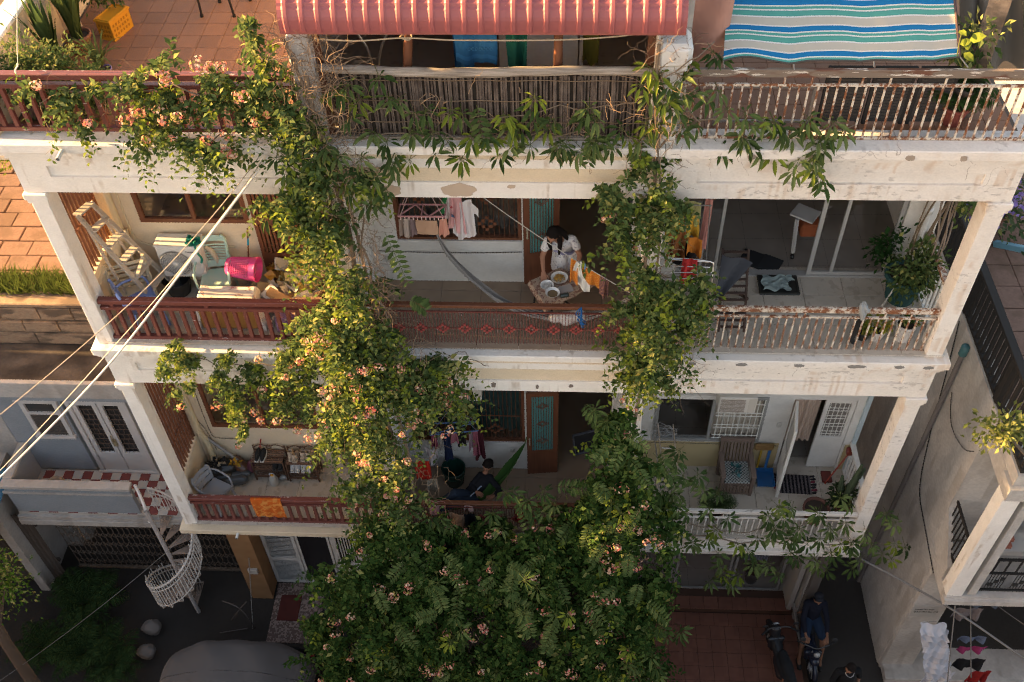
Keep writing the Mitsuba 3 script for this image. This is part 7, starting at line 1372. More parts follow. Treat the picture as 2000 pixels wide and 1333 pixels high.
def wing_leaf(parent, a, b, r, n=10, L=.15, base=None):
    """One large feathered leaf from a to b with paired leaflets."""
    m = M(); a, b = np.asarray(a, float), np.asarray(b, float); t = np.linspace(.08, 1, n)[:, None]; P = a + (b - a) * t - np.array([0, 0, .06]) * t ** 2; tg = unit(b - a); U = unit(np.array([.1, -.8, .7])); S = unit(np.cross(tg, U)); m.tube(np.vstack([[a], P]), .004, 4, (.10, .12, .04))
    for g in (-1, 1):
        c = GREENS[r.integers(1, 4, n)] * r.uniform(.8, 1.3, (n, 1)); l = L * (.65 + .35 * np.sin(t[:, 0] * 3)) * r.uniform(.9, 1.1, n)
        leaves(m, P, S * g + tg * .45 + r.normal(size=(n, 3)) * .1 - [0, 0, .1], np.broadcast_to(U, (n, 3)), l, l * .38, c, True, .12, .14)
    part(parent, 'leaf', m, 'leafy', label='large feathered leaf')
PINKS = [(.68, .30, .22), (.72, .44, .31), (.62, .20, .17), (.75, .56, .42), (.34, .30, .09)]
def more(blobs, n, r):
    q = [blobs[i] for i in r.integers(0, len(blobs), n)]; return [(b[0] + r.uniform(-.8, .8) * b[3], 0, b[2] + r.uniform(-.8, .8) * b[3]) for b in q]
def blossom(parent, pts, blobs, r, size=.021, rad=.085, n=26):
    b = np.array([q[:5] for q in blobs])
    for p in pts:
        p = np.array(p, float); i = np.argmin(np.hypot(b[:, 0] - p[0], b[:, 2] - p[2])); flower_heads(parent, [(p[0], b[i, 1] - b[i, 4] - .04 + r.uniform(-.03, .06), p[2])], r, rad * r.uniform(.6, 1.3), n, PINKS, 'flower_cluster', size)

B_TOP = [(0.91,0,4.24,0.20,0.15,50), (1.21,-0.02,4.22,0.23,0.16,70), (1.59,-0.02,4.3,0.26,0.16,80), (1.73,-0.18,3.99,0.20,0.14,60), (1.16,-0.18,4.09,0.16,0.12,36), (2.06,-0.04,4.24,0.26,0.18,90), (2.29,0,4.49,0.17,0.14,50), (2.37,-0.2,4.15,0.27,0.18,100), (2.68,-0.04,4.38,0.23,0.16,70), (2.89,0.02,4.58,0.13,0.1,30), (2.18,-0.25,3.83,0.19,0.14,50), (2.56,-0.22,3.96,0.23,0.16,80), (2.89,-0.18,4.14,0.23,0.16,80), (3.12,-0.05,4.26,0.20,0.15,60), (2.8,-0.25,3.69,0.20,0.15,60), (2.6,-0.27,3.56,0.13,0.1,30), (3.42,-0.18,4.42,0.19,0.16,50), (3.5,-0.22,4.03,0.17,0.14,50), (3.22,-0.22,3.96,0.16,0.12,40)]
B_MAIN = [(3.77,-0.3,3.67,0.20,0.2,60), (3.55,-0.3,3.29,0.22,0.2,60), (4.44,-0.35,3.26,0.16,0.15,30), (3.26,-0.3,2.73,0.21,0.2,60), (3.81,-0.3,2.4,0.23,0.2,60), (3.51,-0,5.07,0.15,0.2,40), (3.36,0,4.76,0.15,0.18,40), (3.61,-0.2,4.63,0.19,0.2,60), (3.71,-0.25,4.23,0.17,0.18,50), (3.72,-0.25,3.92,0.18,0.18,40), (3.79,-0.3,3.44,0.22,0.2,50), (3.39,-0.3,2.89,0.25,0.22,70), (3.58,-0.3,2.57,0.25,0.22,70), (3.86,-0.3,2.74,0.19,0.2,40), (3.51,-0.3,2.14,0.23,0.2,50), (3.74,-0.3,1.96,0.26,0.22,50), (3.8,-0.3,1.5,0.30,0.25,80), (4.08,-0.3,1.51,0.23,0.2,50), (3.97,-0.35,1.17,0.41,0.3,150), (3.58,-0.35,0.86,0.38,0.3,150), (3.22,-0.3,0.49,0.35,0.25,130), (2.74,-0.25,0.1,0.29,0.2,90), (3.97,-0.4,0.62,0.49,0.35,220), (4.33,-0.35,0.15,0.43,0.3,170), (3.44,-0.4,-0.04,0.44,0.3,180), (3.85,-0.45,-0.31,0.55,0.35,260), (4.59,-0.3,-0.12,0.40,0.25,150), (5.01,-0.25,-0.28,0.35,0.2,110), (5.22,-0.25,-0.51,0.28,0.2,60), (4.31,-0.4,-0.83,0.53,0.3,220), (4.81,-0.3,-1.06,0.38,0.25,120), (3.28,-0.35,-1.04,0.34,0.25,110), (3.59,-0.4,-1.6,0.51,0.35,200), (4.02,-0.4,-1.98,0.48,0.3,150), (3.67,-0.4,-2.83,0.50,0.3,160), (4.06,-0.4,-3.11,0.42,0.3,110), (3.74,-0.5,-3.74,0.52,0.3,160)]
B_HANG = [(1.23,-0.22,0.14,0.19,0.12,40), (1.52,-0.25,-0.04,0.22,0.14,60), (1.09,-0.23,-0.24,0.15,0.1,30), (1.16,-0.25,-0.57,0.14,0.1,25), (1.95,-0.22,0.05,0.18,0.12,36), (1.86,-0.25,-0.37,0.21,0.14,50), (1.98,-0.25,-0.84,0.24,0.15,60), (2.25,-0.22,-0.28,0.19,0.12,40), (2.42,-0.25,-0.59,0.21,0.14,50), (1.81,-0.25,-1.6,0.11,0.08,20), (1.95,-0.25,-1.34,0.16,0.1,30), (2.68,-0.25,-0.82,0.26,0.15,60), (2.95,-0.25,-1.06,0.18,0.12,40), (2.97,-0.25,-0.46,0.25,0.16,60)]
B_RIGHT = [(7.67,-0.2,3.44,0.18,0.15,50), (7.36,-0.22,3.19,0.16,0.14,40), (7.31,-0.22,2.96,0.16,0.14,45), (7.53,-0.25,2.91,0.21,0.18,70), (7.36,-0.22,2.55,0.15,0.14,40), (7.47,-0.22,2.3,0.17,0.14,45), (7.93,-0.2,3.18,0.19,0.16,60), (8.08,-0.2,2.95,0.18,0.15,50), (7.91,-0.22,2.72,0.22,0.18,80), (7.84,-0.22,2.39,0.20,0.18,60), (7.62,-0.22,2.04,0.13,0.12,26), (7.79,-0.22,1.87,0.20,0.16,40), (8.06,-0.2,1.76,0.22,0.18,60), (8.34,-0.2,1.58,0.22,0.16,60), (8.58,-0.18,1.19,0.20,0.15,50), (8.09,-0.3,1.4,0.30,0.24,110), (7.75,-0.35,1.44,0.30,0.24,110), (7.57,-0.35,1.05,0.23,0.2,70), (7.88,-0.38,0.99,0.34,0.26,140), (8.27,-0.3,0.82,0.29,0.22,100), (7.74,-0.38,0.48,0.28,0.22,90), (8.06,-0.38,0.38,0.32,0.24,110), (8.38,-0.3,0.09,0.20,0.15,40), (7.78,-0.35,-0.09,0.23,0.18,60), (8.02,-0.32,-0.4,0.22,0.16,50), (7.54,-0.3,0.39,0.17,0.14,30)]
B_BOT = [(5.34,-0.35,-4.31,0.37,0.2,60), (6.05,-0.35,-4.2,0.40,0.2,70), (6.75,-0.35,-4,0.40,0.2,70), (7.26,-0.35,-3.82,0.34,0.2,50), (4.8,-0.35,-4.5,0.32,0.2,40), (3.89,-0.7,-4.22,0.61,0.35,170), (4.49,-0.6,-4.19,0.52,0.3,130), (3.36,-1,-4.58,0.52,0.35,150), (4.22,-1,-4.7,0.70,0.4,220), (4.92,-0.8,-4.5,0.61,0.35,170), (5.62,-0.8,-4.47,0.61,0.35,170), (6.32,-0.8,-4.26,0.60,0.35,160), (7,-0.8,-3.9,0.59,0.35,170), (7.68,-0.7,-3.87,0.59,0.35,180), (7.98,-0.45,-3.17,0.50,0.35,150), (7.62,-0.35,-2.47,0.40,0.3,110), (7.82,-0.32,-1.82,0.33,0.25,90), (7.67,-0.3,-1.28,0.26,0.2,60), (8.35,-0.6,-3.69,0.46,0.3,120), (7.49,-0.45,-3.19,0.42,0.3,90), (3.05,-1.2,-5.68,0.50,0.3,150), (2.72,-1.4,-6.28,0.46,0.3,130), (3.8,-1.3,-5.63,0.72,0.4,240), (4.63,-1.2,-5.4,0.72,0.4,230), (5.44,-1.2,-5.35,0.71,0.4,230), (6.24,-1.2,-5.12,0.70,0.4,220), (7.03,-1.1,-4.9,0.66,0.4,210), (7.72,-1,-4.87,0.66,0.4,210), (8.15,-0.9,-4.67,0.48,0.3,130), (2.62,-1.6,-7.12,0.57,0.3,160), (3.51,-1.6,-6.84,0.75,0.4,230), (4.48,-1.6,-6.57,0.74,0.4,230), (5.41,-1.6,-6.5,0.74,0.4,230), (6.33,-1.6,-6.24,0.73,0.4,220), (7.14,-1.5,-5.99,0.68,0.4,210), (7.85,-1.4,-5.76,0.58,0.35,180), (8.29,-1.2,-5.55,0.36,0.25,80), (3.04,-1.8,-7.76,0.77,0.4,200), (4.21,-1.8,-7.67,0.77,0.4,200), (5.37,-1.8,-7.58,0.76,0.4,200), (6.52,-1.8,-7.27,0.75,0.4,200), (7.45,-1.7,-6.99,0.74,0.4,200), (8.17,-1.6,-6.73,0.51,0.3,130), (8.6,-1.7,-7.57,0.43,0.3,90)]

V = thing('flowering_vine', 'pink flowering vine spilling over the maroon railing of the top terrace', 'vine')
part(V, 'foliage', shoots(M(), B_TOP, rv, .092, .22, dens=.25), 'leafy', stuff=True); blossom(V, [(1.87,-0.1,4.16), (1.79,-0.1,4.13), (1.96,-0.1,4.18), (2.34,-0.1,4.56), (2.31,-0.1,4.62), (2.69,-0.1,4.7), (2.85,-0.1,4.66), (2.19,-0.1,4.22), (2.26,-0.1,4.18), (2.71,-0.1,3.96), (2.64,-0.1,3.87), (2.8,-0.1,3.83), (2.88,-0.1,3.78), (3.25,-0.1,4.12), (2.93,-0.1,3.98), (1.98,-0.1,3.92), (1.34,-0.1,4.09), (0.82,-0.1,4.47), (1.77,-0.1,4.4), (2.43,-0.1,4.25), (3.19,-0.1,4.49), (2.94,-0.1,4.66), (2.93,-0.1,3.73), (2.3,-0.1,3.97)], B_TOP, rv, .023, .10)
part(V, 'twigs', twigs(M(), [(((.6, -.1, 3.7), (3.4, .1, 4.4)), 40, .45)], rv), 'dull', stuff=True)
for q in ([(3.6, -.05, 3.7), (3.0, .0, 4.2), (2.2, -.02, 4.35), (1.2, .0, 4.3), (.7, -.05, 4.15)], [(3.5, -.1, 4.0), (2.8, -.12, 3.8), (2.4, -.15, 3.5)]): trunk(V, q, .012, .005, rv)
V = thing('flowering_vine', 'great pink flowering vine climbing the left party pillar from the street to the top floor', 'vine')
part(V, 'foliage', shoots(M(), B_MAIN, rv, .10, .30, dens=.34), 'leafy', stuff=True); part(V, 'foliage', shoots(M(), B_HANG, rv, .080, .34, lmin=.15, lmax=.34), 'leafy', stuff=True, label='sprays hanging over the ledge of the third floor')
blossom(V, [(3.13,-0.4,0.28), (3.32,-0.4,0.55), (3.86,-0.4,0.3), (3.92,-0.4,0.06), (4.08,-0.4,-0.5), (3.97,-0.4,-0.6), (4.36,-0.4,-0.33), (4.75,-0.4,-0.29), (4.67,-0.4,-0.6), (4.78,-0.4,-0.79), (4.64,-0.4,-0.94), (4.43,-0.4,-1.09), (5.03,-0.4,-1.32), (5.11,-0.4,-1.17), (5.34,-0.4,-0.56), (3.37,-0.4,-0.5), (2.56,-0.4,-1), (3.76,-0.4,-0.96), (4.75,-0.4,-0.93), (3.78,-0.4,1.22), (4.07,-0.4,0.3), (4.29,-0.4,0.31), (5.06,-0.4,-0.28), (3,-0.4,-1.36), (3.3,-0.4,0.81), (3.27,-0.4,-1.1), (4.58,-0.4,-1.12), (4.43,-0.4,-1.83), (4.2,-0.4,-2.53), (4.02,-0.4,-2.32), (4.23,-0.4,-3.11), (3.64,-0.4,-3.74)] + more(B_MAIN[19:], 40, rv), B_MAIN, rv); blossom(V, [(1.94,-0.2,-1.34), (1.7,-0.2,-2.04), (2.23,-0.2,-1.26), (2.14,-0.2,-1.14), (3,-0.2,-1.12), (1.66,-0.2,-0.85), (1.07,-0.2,-0.99), (2.42,-0.2,-0.53), (2.74,-0.2,-1.5)], B_HANG, rv)
part(V, 'twigs', twigs(M(), [(((3.6, -.3, 3.6), (4.35, .1, 5.1)), 300, .5), (((3.65, -.35, .2), (4.4, .0, 3.6)), 420, .55), (((4.0, -.35, -1.0), (4.8, -.1, .3)), 90, .5), (((3.6, -.5, -3.5), (4.9, -.1, -1.0)), 80, .5)], rv), 'dull', stuff=True)
for q, a in (([(4.2, -.2, -9), (4.1, -.3, -6), (4.15, -.25, -2.5), (4.05, -.15, 0), (4.0, -.12, 2.2), (3.95, -.12, 3.6), (3.9, -.1, 4.6)], .045), ([(4.5, -.3, -9), (4.4, -.4, -5), (4.3, -.25, -1), (4.2, -.15, 1.2), (4.1, -.15, 2.8), (3.85, -.12, 4.4), (3.7, -.05, 5.0)], .032), ([(3.9, -.2, -1), (3.8, -.2, 1.0), (3.85, -.15, 3.0), (3.75, -.1, 4.5)], .022), ([(4.3, -.2, -.4), (4.45, -.2, .6), (4.2, -.2, 1.6), (4.25, -.15, 2.9), (4.0, -.15, 3.8)], .016), ([(3.7, -.25, -.6), (2.9, -.2, -.3), (1.9, -.18, -.2), (.9, -.16, -.15)], .010), ([(4.0, -.2, -.3), (4.8, -.15, -.1), (5.4, -.14, .0), (5.7, -.15, -.25)], .009)): trunk(V, q, a, a * .6, rv)
for p in [(3.52,-0.3,3.59), (3.62,-0.3,3.33), (3.74,-0.3,3.14), (3.27,-0.3,2.93), (3.49,-0.3,2.93), (3.54,-0.3,2.52), (3.82,-0.3,2.9), (4.03,-0.3,3.45), (4.39,-0.3,3.6), (4.27,-0.3,3.37), (4.53,-0.3,3.3), (3.63,-0.3,2.31), (3.58,-0.3,3.44), (3.72,-0.3,3.66), (3.93,-0.3,3.73), (4.03,-0.3,3.78), (4.23,-0.3,3.13), (4.46,-0.3,3.34), (3.4,-0.3,2.89), (3.27,-0.3,2.79), (3.63,-0.3,2.69), (3.93,-0.3,2.57), (4.46,-0.3,2.99), (3.6,-0.3,3.2), (3.85,-0.3,3.44), (3.4,-0.3,3.61), (3.48,-0.3,3.34), (3.39,-0.3,2.9), (3.46,-0.3,2.65), (3.94,-0.3,2.77), (4.2,-0.3,3.31), (4.62,-0.3,3.16), (3.66,-0.3,2.23), (3.48,-0.3,3.43), (3.84,-0.3,3.53), (3.84,-0.3,3.58), (4.12,-0.3,3.65), (4.2,-0.3,3.08), (4.36,-0.3,3.39), (3.11,-0.3,2.73), (3.64,-0.3,2.69), (4.11,-0.3,2.67), (4.36,-0.3,2.92), (3.53,-0.3,3.1), (3.85,-0.3,3.29)]: hand_leaf(V, p, rv, .185)
for a, b in (((4.51,-0.2,2.37), (4.74,-0.35,1.71)), ((4.7,-0.15,1.13), (4.9,-0.2,1.04)), ((4.31,-0.25,3.3), (4.57,-0.35,3.11))): wing_leaf(V, a, b, rv, 10, .15)
V = thing('flowering_vine', 'vine hanging in two thick tresses down the right party pillar', 'vine')
part(V, 'foliage', shoots(M(), B_RIGHT, rv, .10, .24, dens=.27), 'leafy', stuff=True); blossom(V, [(7.23,-0.3,2.74), (7.32,-0.3,2.87), (7.63,-0.3,2.29), (7.71,-0.3,-0.61), (7.83,-0.3,-0.78), (7.63,-0.3,-0.5)], B_RIGHT, rv, .024, .045, 12)
part(V, 'twigs', twigs(M(), [(((7.6, -.2, .2), (8.1, .1, 5.0)), 170, .5), (((7.7, -.3, -.8), (8.6, .0, .8)), 110, .45)], rv), 'dull', stuff=True)
for q, a in (([(7.85, -.1, -5), (7.9, -.15, -1), (7.85, -.08, 1.5), (7.8, -.08, 3.2), (7.75, -.05, 5.0)], .03), ([(8.0, -.1, -1), (7.95, -.1, 1.2), (7.9, -.08, 3.0), (7.72, -.04, 4.6)], .018)): trunk(V, q, a, a * .7, rv)
V = thing('flowering_vine', 'huge flowering vine thicket filling the bottom middle in front of the ground floor', 'vine')
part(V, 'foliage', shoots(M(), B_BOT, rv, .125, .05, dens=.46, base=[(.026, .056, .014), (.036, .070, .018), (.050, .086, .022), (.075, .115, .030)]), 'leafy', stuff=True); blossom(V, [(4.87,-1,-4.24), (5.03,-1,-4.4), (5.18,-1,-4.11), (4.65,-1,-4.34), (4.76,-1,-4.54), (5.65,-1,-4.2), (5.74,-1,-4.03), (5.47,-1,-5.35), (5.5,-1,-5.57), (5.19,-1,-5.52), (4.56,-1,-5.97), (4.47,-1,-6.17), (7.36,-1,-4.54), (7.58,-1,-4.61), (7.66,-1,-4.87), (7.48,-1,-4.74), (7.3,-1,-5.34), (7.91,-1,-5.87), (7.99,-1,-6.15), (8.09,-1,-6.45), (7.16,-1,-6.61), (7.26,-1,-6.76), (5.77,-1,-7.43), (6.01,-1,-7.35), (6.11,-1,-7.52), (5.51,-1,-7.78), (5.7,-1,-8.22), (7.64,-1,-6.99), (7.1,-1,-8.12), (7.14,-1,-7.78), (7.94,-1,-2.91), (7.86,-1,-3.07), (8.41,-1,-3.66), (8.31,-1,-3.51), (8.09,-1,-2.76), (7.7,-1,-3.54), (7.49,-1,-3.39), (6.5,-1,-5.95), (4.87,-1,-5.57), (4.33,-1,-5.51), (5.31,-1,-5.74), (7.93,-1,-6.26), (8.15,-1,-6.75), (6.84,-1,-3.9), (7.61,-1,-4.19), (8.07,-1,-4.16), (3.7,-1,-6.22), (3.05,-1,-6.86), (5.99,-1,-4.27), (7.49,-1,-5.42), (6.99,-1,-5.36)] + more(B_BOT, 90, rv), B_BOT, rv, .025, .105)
part(V, 'twigs', twigs(M(), [(((3.6, -1.4, -8.5), (8.0, -.5, -5.2)), 160, .6)], rv, (.13, .08, .055)), 'dull', stuff=True)
for x in (4.3, 5.4, 6.3, 7.4): trunk(V, [(x, -.9, -9.3), (x + .2, -.8, -7.5), (x - .1, -.6, -6), (x + .1, -.3, -5)], .05, .025, rv)
for p in [(8.78,-1,-6.71), (8.99,-1,-6.69), (8.22,-1.9,-6.07), (8.37,-1.9,-5.7), (7.78,-1.9,-6.35), (4.08,-0.6,-2.52), (4.1,-0.6,-3.11), (3.54,-0.6,-2.86), (8.15,-1.9,-6.49), (8.55,-1.9,-6.46), (7.99,-1.9,-5.49), (6.44,-1.9,-3.46), (6.11,-1.9,-4.32), (5.16,-1.9,-4.92), (3.98,-1.9,-6.37), (6.52,-1.9,-6.19), (6.93,-1.9,-4.28), (3.42,-1.9,-6.41), (4.77,-1.9,-3.4), (6.04,-1.9,-3.49), (8.55,-1,-6.52), (9.02,-1,-6.5), (8.08,-1.9,-6.09), (8.49,-1.9,-6.08), (4.3,-0.6,-2.25), (4.28,-0.6,-3.31), (3.72,-0.6,-2.96), (8.4,-1.9,-6.46), (7.97,-1.9,-5.94), (6.24,-1.9,-3.19), (6.23,-1.9,-4.25), (4.95,-1.9,-5.37), (3.88,-1.9,-6.02), (6.36,-1.9,-6.41), (6.74,-1.9,-4.31), (3.7,-1.9,-6.09), (4.89,-1.9,-3.36)]: hand_leaf(V, p, rv, .21, 8)
for p in [(6,-0.5,-2.91), (6.34,-0.5,-3.5), (6.51,-0.5,-3.46), (7.33,-0.5,-3.43), (7.57,-0.5,-2.97), (7.92,-0.5,-2), (8.13,-0.5,-2.68), (8.38,-0.5,-2.82), (8.48,-0.5,-3.26), (7.24,-0.5,-0.73), (7.43,-0.5,-0.99), (4.94,-0.5,-3.88), (5.27,-0.5,-4.52), (5.66,-0.5,-3.53), (4.31,-0.5,-1.6), (6.76,-0.5,-4.78), (7.14,-1.3,-5.1), (6.16,-0.5,-3.25), (5.8,-0.5,-3.97), (7,-0.5,-3.91), (6.49,-0.5,-2.86), (7.19,-0.5,-4.39), (4.61,-0.5,-3.7), (7.64,-0.5,-1.46), (8.29,-0.5,-1.96), (5.89,-0.5,-2.89), (6.3,-0.5,-3.36), (7.37,-0.5,-2.84), (7.79,-0.5,-1.87), (8.21,-0.5,-3.13), (8.69,-0.5,-3.21), (7.55,-0.5,-1.14), (4.77,-0.5,-3.71), (6.83,-0.5,-5.05), (7.28,-1.3,-5.15), (6.24,-0.5,-3.12), (6.69,-0.5,-3.19), (6.99,-0.5,-4.73), (4.81,-0.5,-3.84), (7.51,-0.5,-1.56), (8.41,-0.5,-2.23)]: hand_leaf(V, p, rv, .21, 8)
for b in [B_BOT[i] for i in rv.integers(0, len(B_BOT), 110)]:
    p = np.array([b[0] + rv.uniform(-.9, .9) * b[3], b[1] - b[4] - rv.uniform(0, .12), b[2] + rv.uniform(-.9, .9) * b[3]]); q = unit(np.array([rv.normal(), -.7, rv.uniform(-1.4, .3)]))
    wing_leaf(V, p, p + q * rv.uniform(.3, .5), rv, 9, rv.uniform(.11, .17)) if rv.uniform() < .6 else hand_leaf(V, p, rv, rv.uniform(.16, .22), 8)
for a, b in (((6.69,-0.3,-3.01), (7.31,-0.4,-2.91)), ((7.25,-0.4,-3.43), (7.48,-0.45,-4.13)), ((6.07,-0.4,-3.03), (6.27,-0.5,-4.11)), ((8.32,-0.2,-2.1), (8.62,-0.35,-2.86)), ((7.1,-0.1,-1.12), (7.42,-0.2,-1.61)), ((5.83,-1.5,-4.58), (6.34,-1.6,-4.71))): wing_leaf(V, a, b, rv, 11, .17)
V = thing('big_leaf_vine', 'vine with big hand shaped leaves running along the bamboo screen', 'vine')
for p in [(4.31,-0.2,3.37), (4.21,-0.12,4.38), (4.69,-0.12,4.58), (4.76,-0.12,4.32), (4.29,-0.12,4.04), (4.48,-0.12,3.81), (4.68,-0.12,3.72), (4.99,-0.12,3.87), (5.17,-0.12,4.15), (5.45,-0.12,4.15), (4.75,-0.12,3.54), (4.92,-0.12,3.45), (5.23,-0.12,3.54), (5.52,-0.12,3.46), (5.9,-0.12,3.75), (5.98,-0.12,3.54), (6.05,-0.12,4.09), (6.4,-0.12,4.33), (6.37,-0.12,4.07), (6.61,-0.12,4.04), (6.63,-0.12,3.62), (6.34,-0.12,3.68), (6.75,-0.12,3.69), (7,-0.12,4.2), (7.09,-0.12,4.05), (7.07,-0.12,3.76), (7.28,-0.12,3.69), (7.38,-0.12,3.92), (7.46,-0.12,3.82), (7.65,-0.12,4), (7.56,-0.12,4.5), (7.67,-0.12,4.34), (7.63,-0.12,4.72), (6.16,-0.12,3.88), (5.69,-0.12,3.8), (5.36,-0.12,3.76), (4.42,-0.12,4.28), (4.09,-0.12,4.38), (6.93,-0.12,3.63), (7.6,-0.12,3.78), (4.13,-0.2,3.21), (4.33,-0.12,4.48), (4.87,-0.12,4.29), (4.54,-0.12,3.85), (4.98,-0.12,3.84), (5.03,-0.12,4.11), (5.56,-0.12,4.11), (4.69,-0.12,3.43), (4.75,-0.12,3.32), (5.54,-0.12,3.48), (5.84,-0.12,3.82), (6.12,-0.12,3.65), (6.09,-0.12,3.96), (6.38,-0.12,4.21), (6.24,-0.12,3.94), (6.55,-0.12,3.92), (6.72,-0.12,3.71), (6.64,-0.12,3.68), (7.02,-0.12,4.06), (6.94,-0.12,4.09), (7.07,-0.12,3.68), (7.15,-0.12,3.76), (7.56,-0.12,3.65), (7.7,-0.12,3.95), (7.68,-0.12,4.5), (7.74,-0.12,4.63), (6.15,-0.12,3.98), (5.65,-0.12,3.74), (5.24,-0.12,3.86), (4.22,-0.12,4.4), (6.88,-0.12,3.58), (7.58,-0.12,3.63)]: hand_leaf(V, p, rv, .19)
wing_leaf(V, (5.74,-0.05,4.17), (5.81,-0.2,3.72), rv, 9, .15); wing_leaf(V, (7.1,-0.05,3.83), (7.02,-0.2,3.55), rv, 7, .15)
for q in ([(4.1, .0, 3.9), (4.8, .0, 4.05), (5.6, .0, 3.95), (6.4, .0, 4.05), (7.2, .0, 4.1), (7.75, .0, 4.3)], [(4.2, -.02, 3.7), (5.2, -.03, 3.75), (6.3, -.03, 3.72), (7.4, -.02, 3.8)]): trunk(V, q, .010, .006, rv)
part(V, 'twigs', twigs(M(), [(((4.0, -.12, 3.5), (7.8, .02, 4.4)), 60, .45)], rv), 'dull', stuff=True)
V = thing('big_leaf_vine', 'big leaved vine twining round the white capped pillar of the top floor', 'vine')
for p in [(7.86,-0.15,4.29), (7.97,-0.15,4.19), (8,-0.15,4.62), (8.12,-0.15,4.42), (8.33,0.2,4.71), (8.41,0.2,4.64), (7.78,-0.15,4.02), (8.07,0.1,4.65), (7.87,-0.15,4.52), (7.9,-0.15,4.33), (7.82,-0.15,4.32), (8.1,0.1,4.64), (8.01,-0.15,4.43)]: hand_leaf(V, p, rv, .185)
trunk(V, [(7.8, -.12, 3.6), (7.95, -.16, 4.1), (7.75, -.16, 4.5), (8.1, -.1, 4.8), (8.35, .15, 4.9)], .012, .006, rv)
part(V, 'twigs', twigs(M(), [(((7.55, -.2, 3.7), (8.1, .0, 5.1)), 60, .4)], rv), 'dull', stuff=True)
V = thing('big_leaf_vine', 'big leaved vine trailing through the rusty bars of the top floor, right', 'vine')
for p in [(8.54,-0.05,3.6), (8.74,-0.05,3.78), (8.75,-0.05,4.08), (8.98,-0.05,3.94), (9.02,-0.05,3.58), (9.32,-0.05,3.8), (9.45,-0.05,3.88), (9.46,-0.05,4.03), (9.61,-0.2,3.44), (9.72,-0.2,3.32), (9.43,-0.15,3.53), (9.87,-0.05,3.86), (8.07,-0.05,3.88), (8.23,-0.05,3.94), (8.54,-0.05,4.14), (9.15,-0.05,3.89), (9.74,-0.05,3.81), (9.63,-0.15,3.68), (8.89,-0.05,3.67), (8.3,-0.05,4.29), (8.8,-0.05,3.71), (8.8,-0.05,3.96), (9.1,-0.05,3.96), (9.16,-0.05,3.51), (9.23,-0.05,3.84), (9.62,-0.05,3.74), (9.46,-0.05,3.92), (9.56,-0.2,3.58), (9.75,-0.2,3.24), (9.41,-0.15,3.37), (9.74,-0.05,3.98), (9.07,-0.05,4), (9.68,-0.05,3.66), (8.78,-0.05,3.74), (8.41,-0.05,4.38)]: hand_leaf(V, p, rv, .195, 7)
trunk(V, [(8.0, .0, 4.1), (8.7, .02, 3.9), (9.4, .0, 3.85), (10.0, -.02, 3.9)], .012, .006, rv)
wing_leaf(V, (9.55,-0.12,3.66), (9.74,-0.2,3.17), rv, 7, .15)
V = thing('big_leaf_vine', 'dark big leaved vine sprawling over the cream railing of the second floor, right', 'vine')
for p in [(8.6,-0.2,-3.23), (8.91,-0.2,-3.82), (8.98,-0.2,-2.92), (9.35,-0.2,-3.22), (9.61,-0.2,-3.98), (9.88,-0.2,-4.8), (10.12,-0.2,-5.13), (10.26,-0.2,-5.48), (10.25,-0.2,-3.8), (10.43,-0.2,-4.27), (10.4,-0.2,-3.6), (10.62,-0.2,-3.63), (10.86,-0.2,-4.25), (11.08,-0.2,-4.74), (11.1,-0.2,-3.76), (11.26,-0.2,-4.56), (11.37,-0.2,-4.23), (11.64,-0.2,-4.71), (11.59,-0.2,-4.05), (11.82,-0.2,-4.7), (12.1,-0.2,-5.2), (12.16,-0.2,-4.68), (11.31,-0.2,-5.24), (10.54,-0.2,-5.46), (10.04,-0.2,-5.85), (10,-0.2,-6.23), (9.59,-0.2,-5.16), (9.35,-0.2,-4.65), (12.42,-0.2,-5.01), (12.55,-0.2,-4.67), (12.18,-0.2,-3.71), (11.34,-0.2,-3.29), (11.53,-0.2,-3.48), (10.85,-0.2,-5.06), (10.2,-0.2,-4.58), (10.68,-0.2,-4.55), (9.23,-0.2,-3.81), (9.75,-0.2,-5.83), (9.08,-0.2,-4.8), (8.87,-0.2,-4.47), (11.98,-0.2,-4.33), (11.58,-0.2,-5.11), (8.58,-0.2,-2.37), (8.74,-0.2,-2.78), (8.68,-0.2,-3.28), (8.97,-0.2,-2.73), (9.13,-0.2,-3.14), (9.46,-0.2,-4.37), (10.09,-0.2,-4.97), (10.25,-0.2,-5.51), (10.3,-0.2,-3.96), (10.46,-0.2,-4.3), (10.56,-0.2,-3.62), (10.52,-0.2,-3.92), (10.84,-0.2,-4.41), (11.05,-0.2,-3.74), (11.37,-0.2,-4.24), (11.55,-0.2,-5.01), (11.84,-0.2,-4.72), (12.02,-0.2,-5.5), (11.58,-0.2,-5.61), (10.75,-0.2,-5.76), (9.88,-0.2,-6), (9.7,-0.2,-5.5), (9.15,-0.2,-4.79), (12.62,-0.2,-5.16), (12.76,-0.2,-4.78), (12.4,-0.2,-4), (10.97,-0.2,-5.17), (10.41,-0.2,-4.49), (10.78,-0.2,-4.58), (9.26,-0.2,-3.67), (9.57,-0.2,-6.11), (8.73,-0.2,-4.87), (11.41,-0.2,-5.42), (8.61,-0.2,-2.1), (8.55,-0.2,-2.8)]: hand_leaf(V, p, rv, .21, 8)
for q in ([(8.3, -.1, -5.0), (9.3, -.12, -4.7), (10.4, -.12, -4.9), (11.5, -.12, -4.8), (12.4, -.1, -4.9)], [(8.6, -.1, -4.3), (9.8, -.1, -4.5), (11.0, -.1, -4.4)]): trunk(V, q, .014, .008, rv)
V = thing('climber', 'grey stemmed climber with a few leaves on the side railing, third floor right', 'climber')
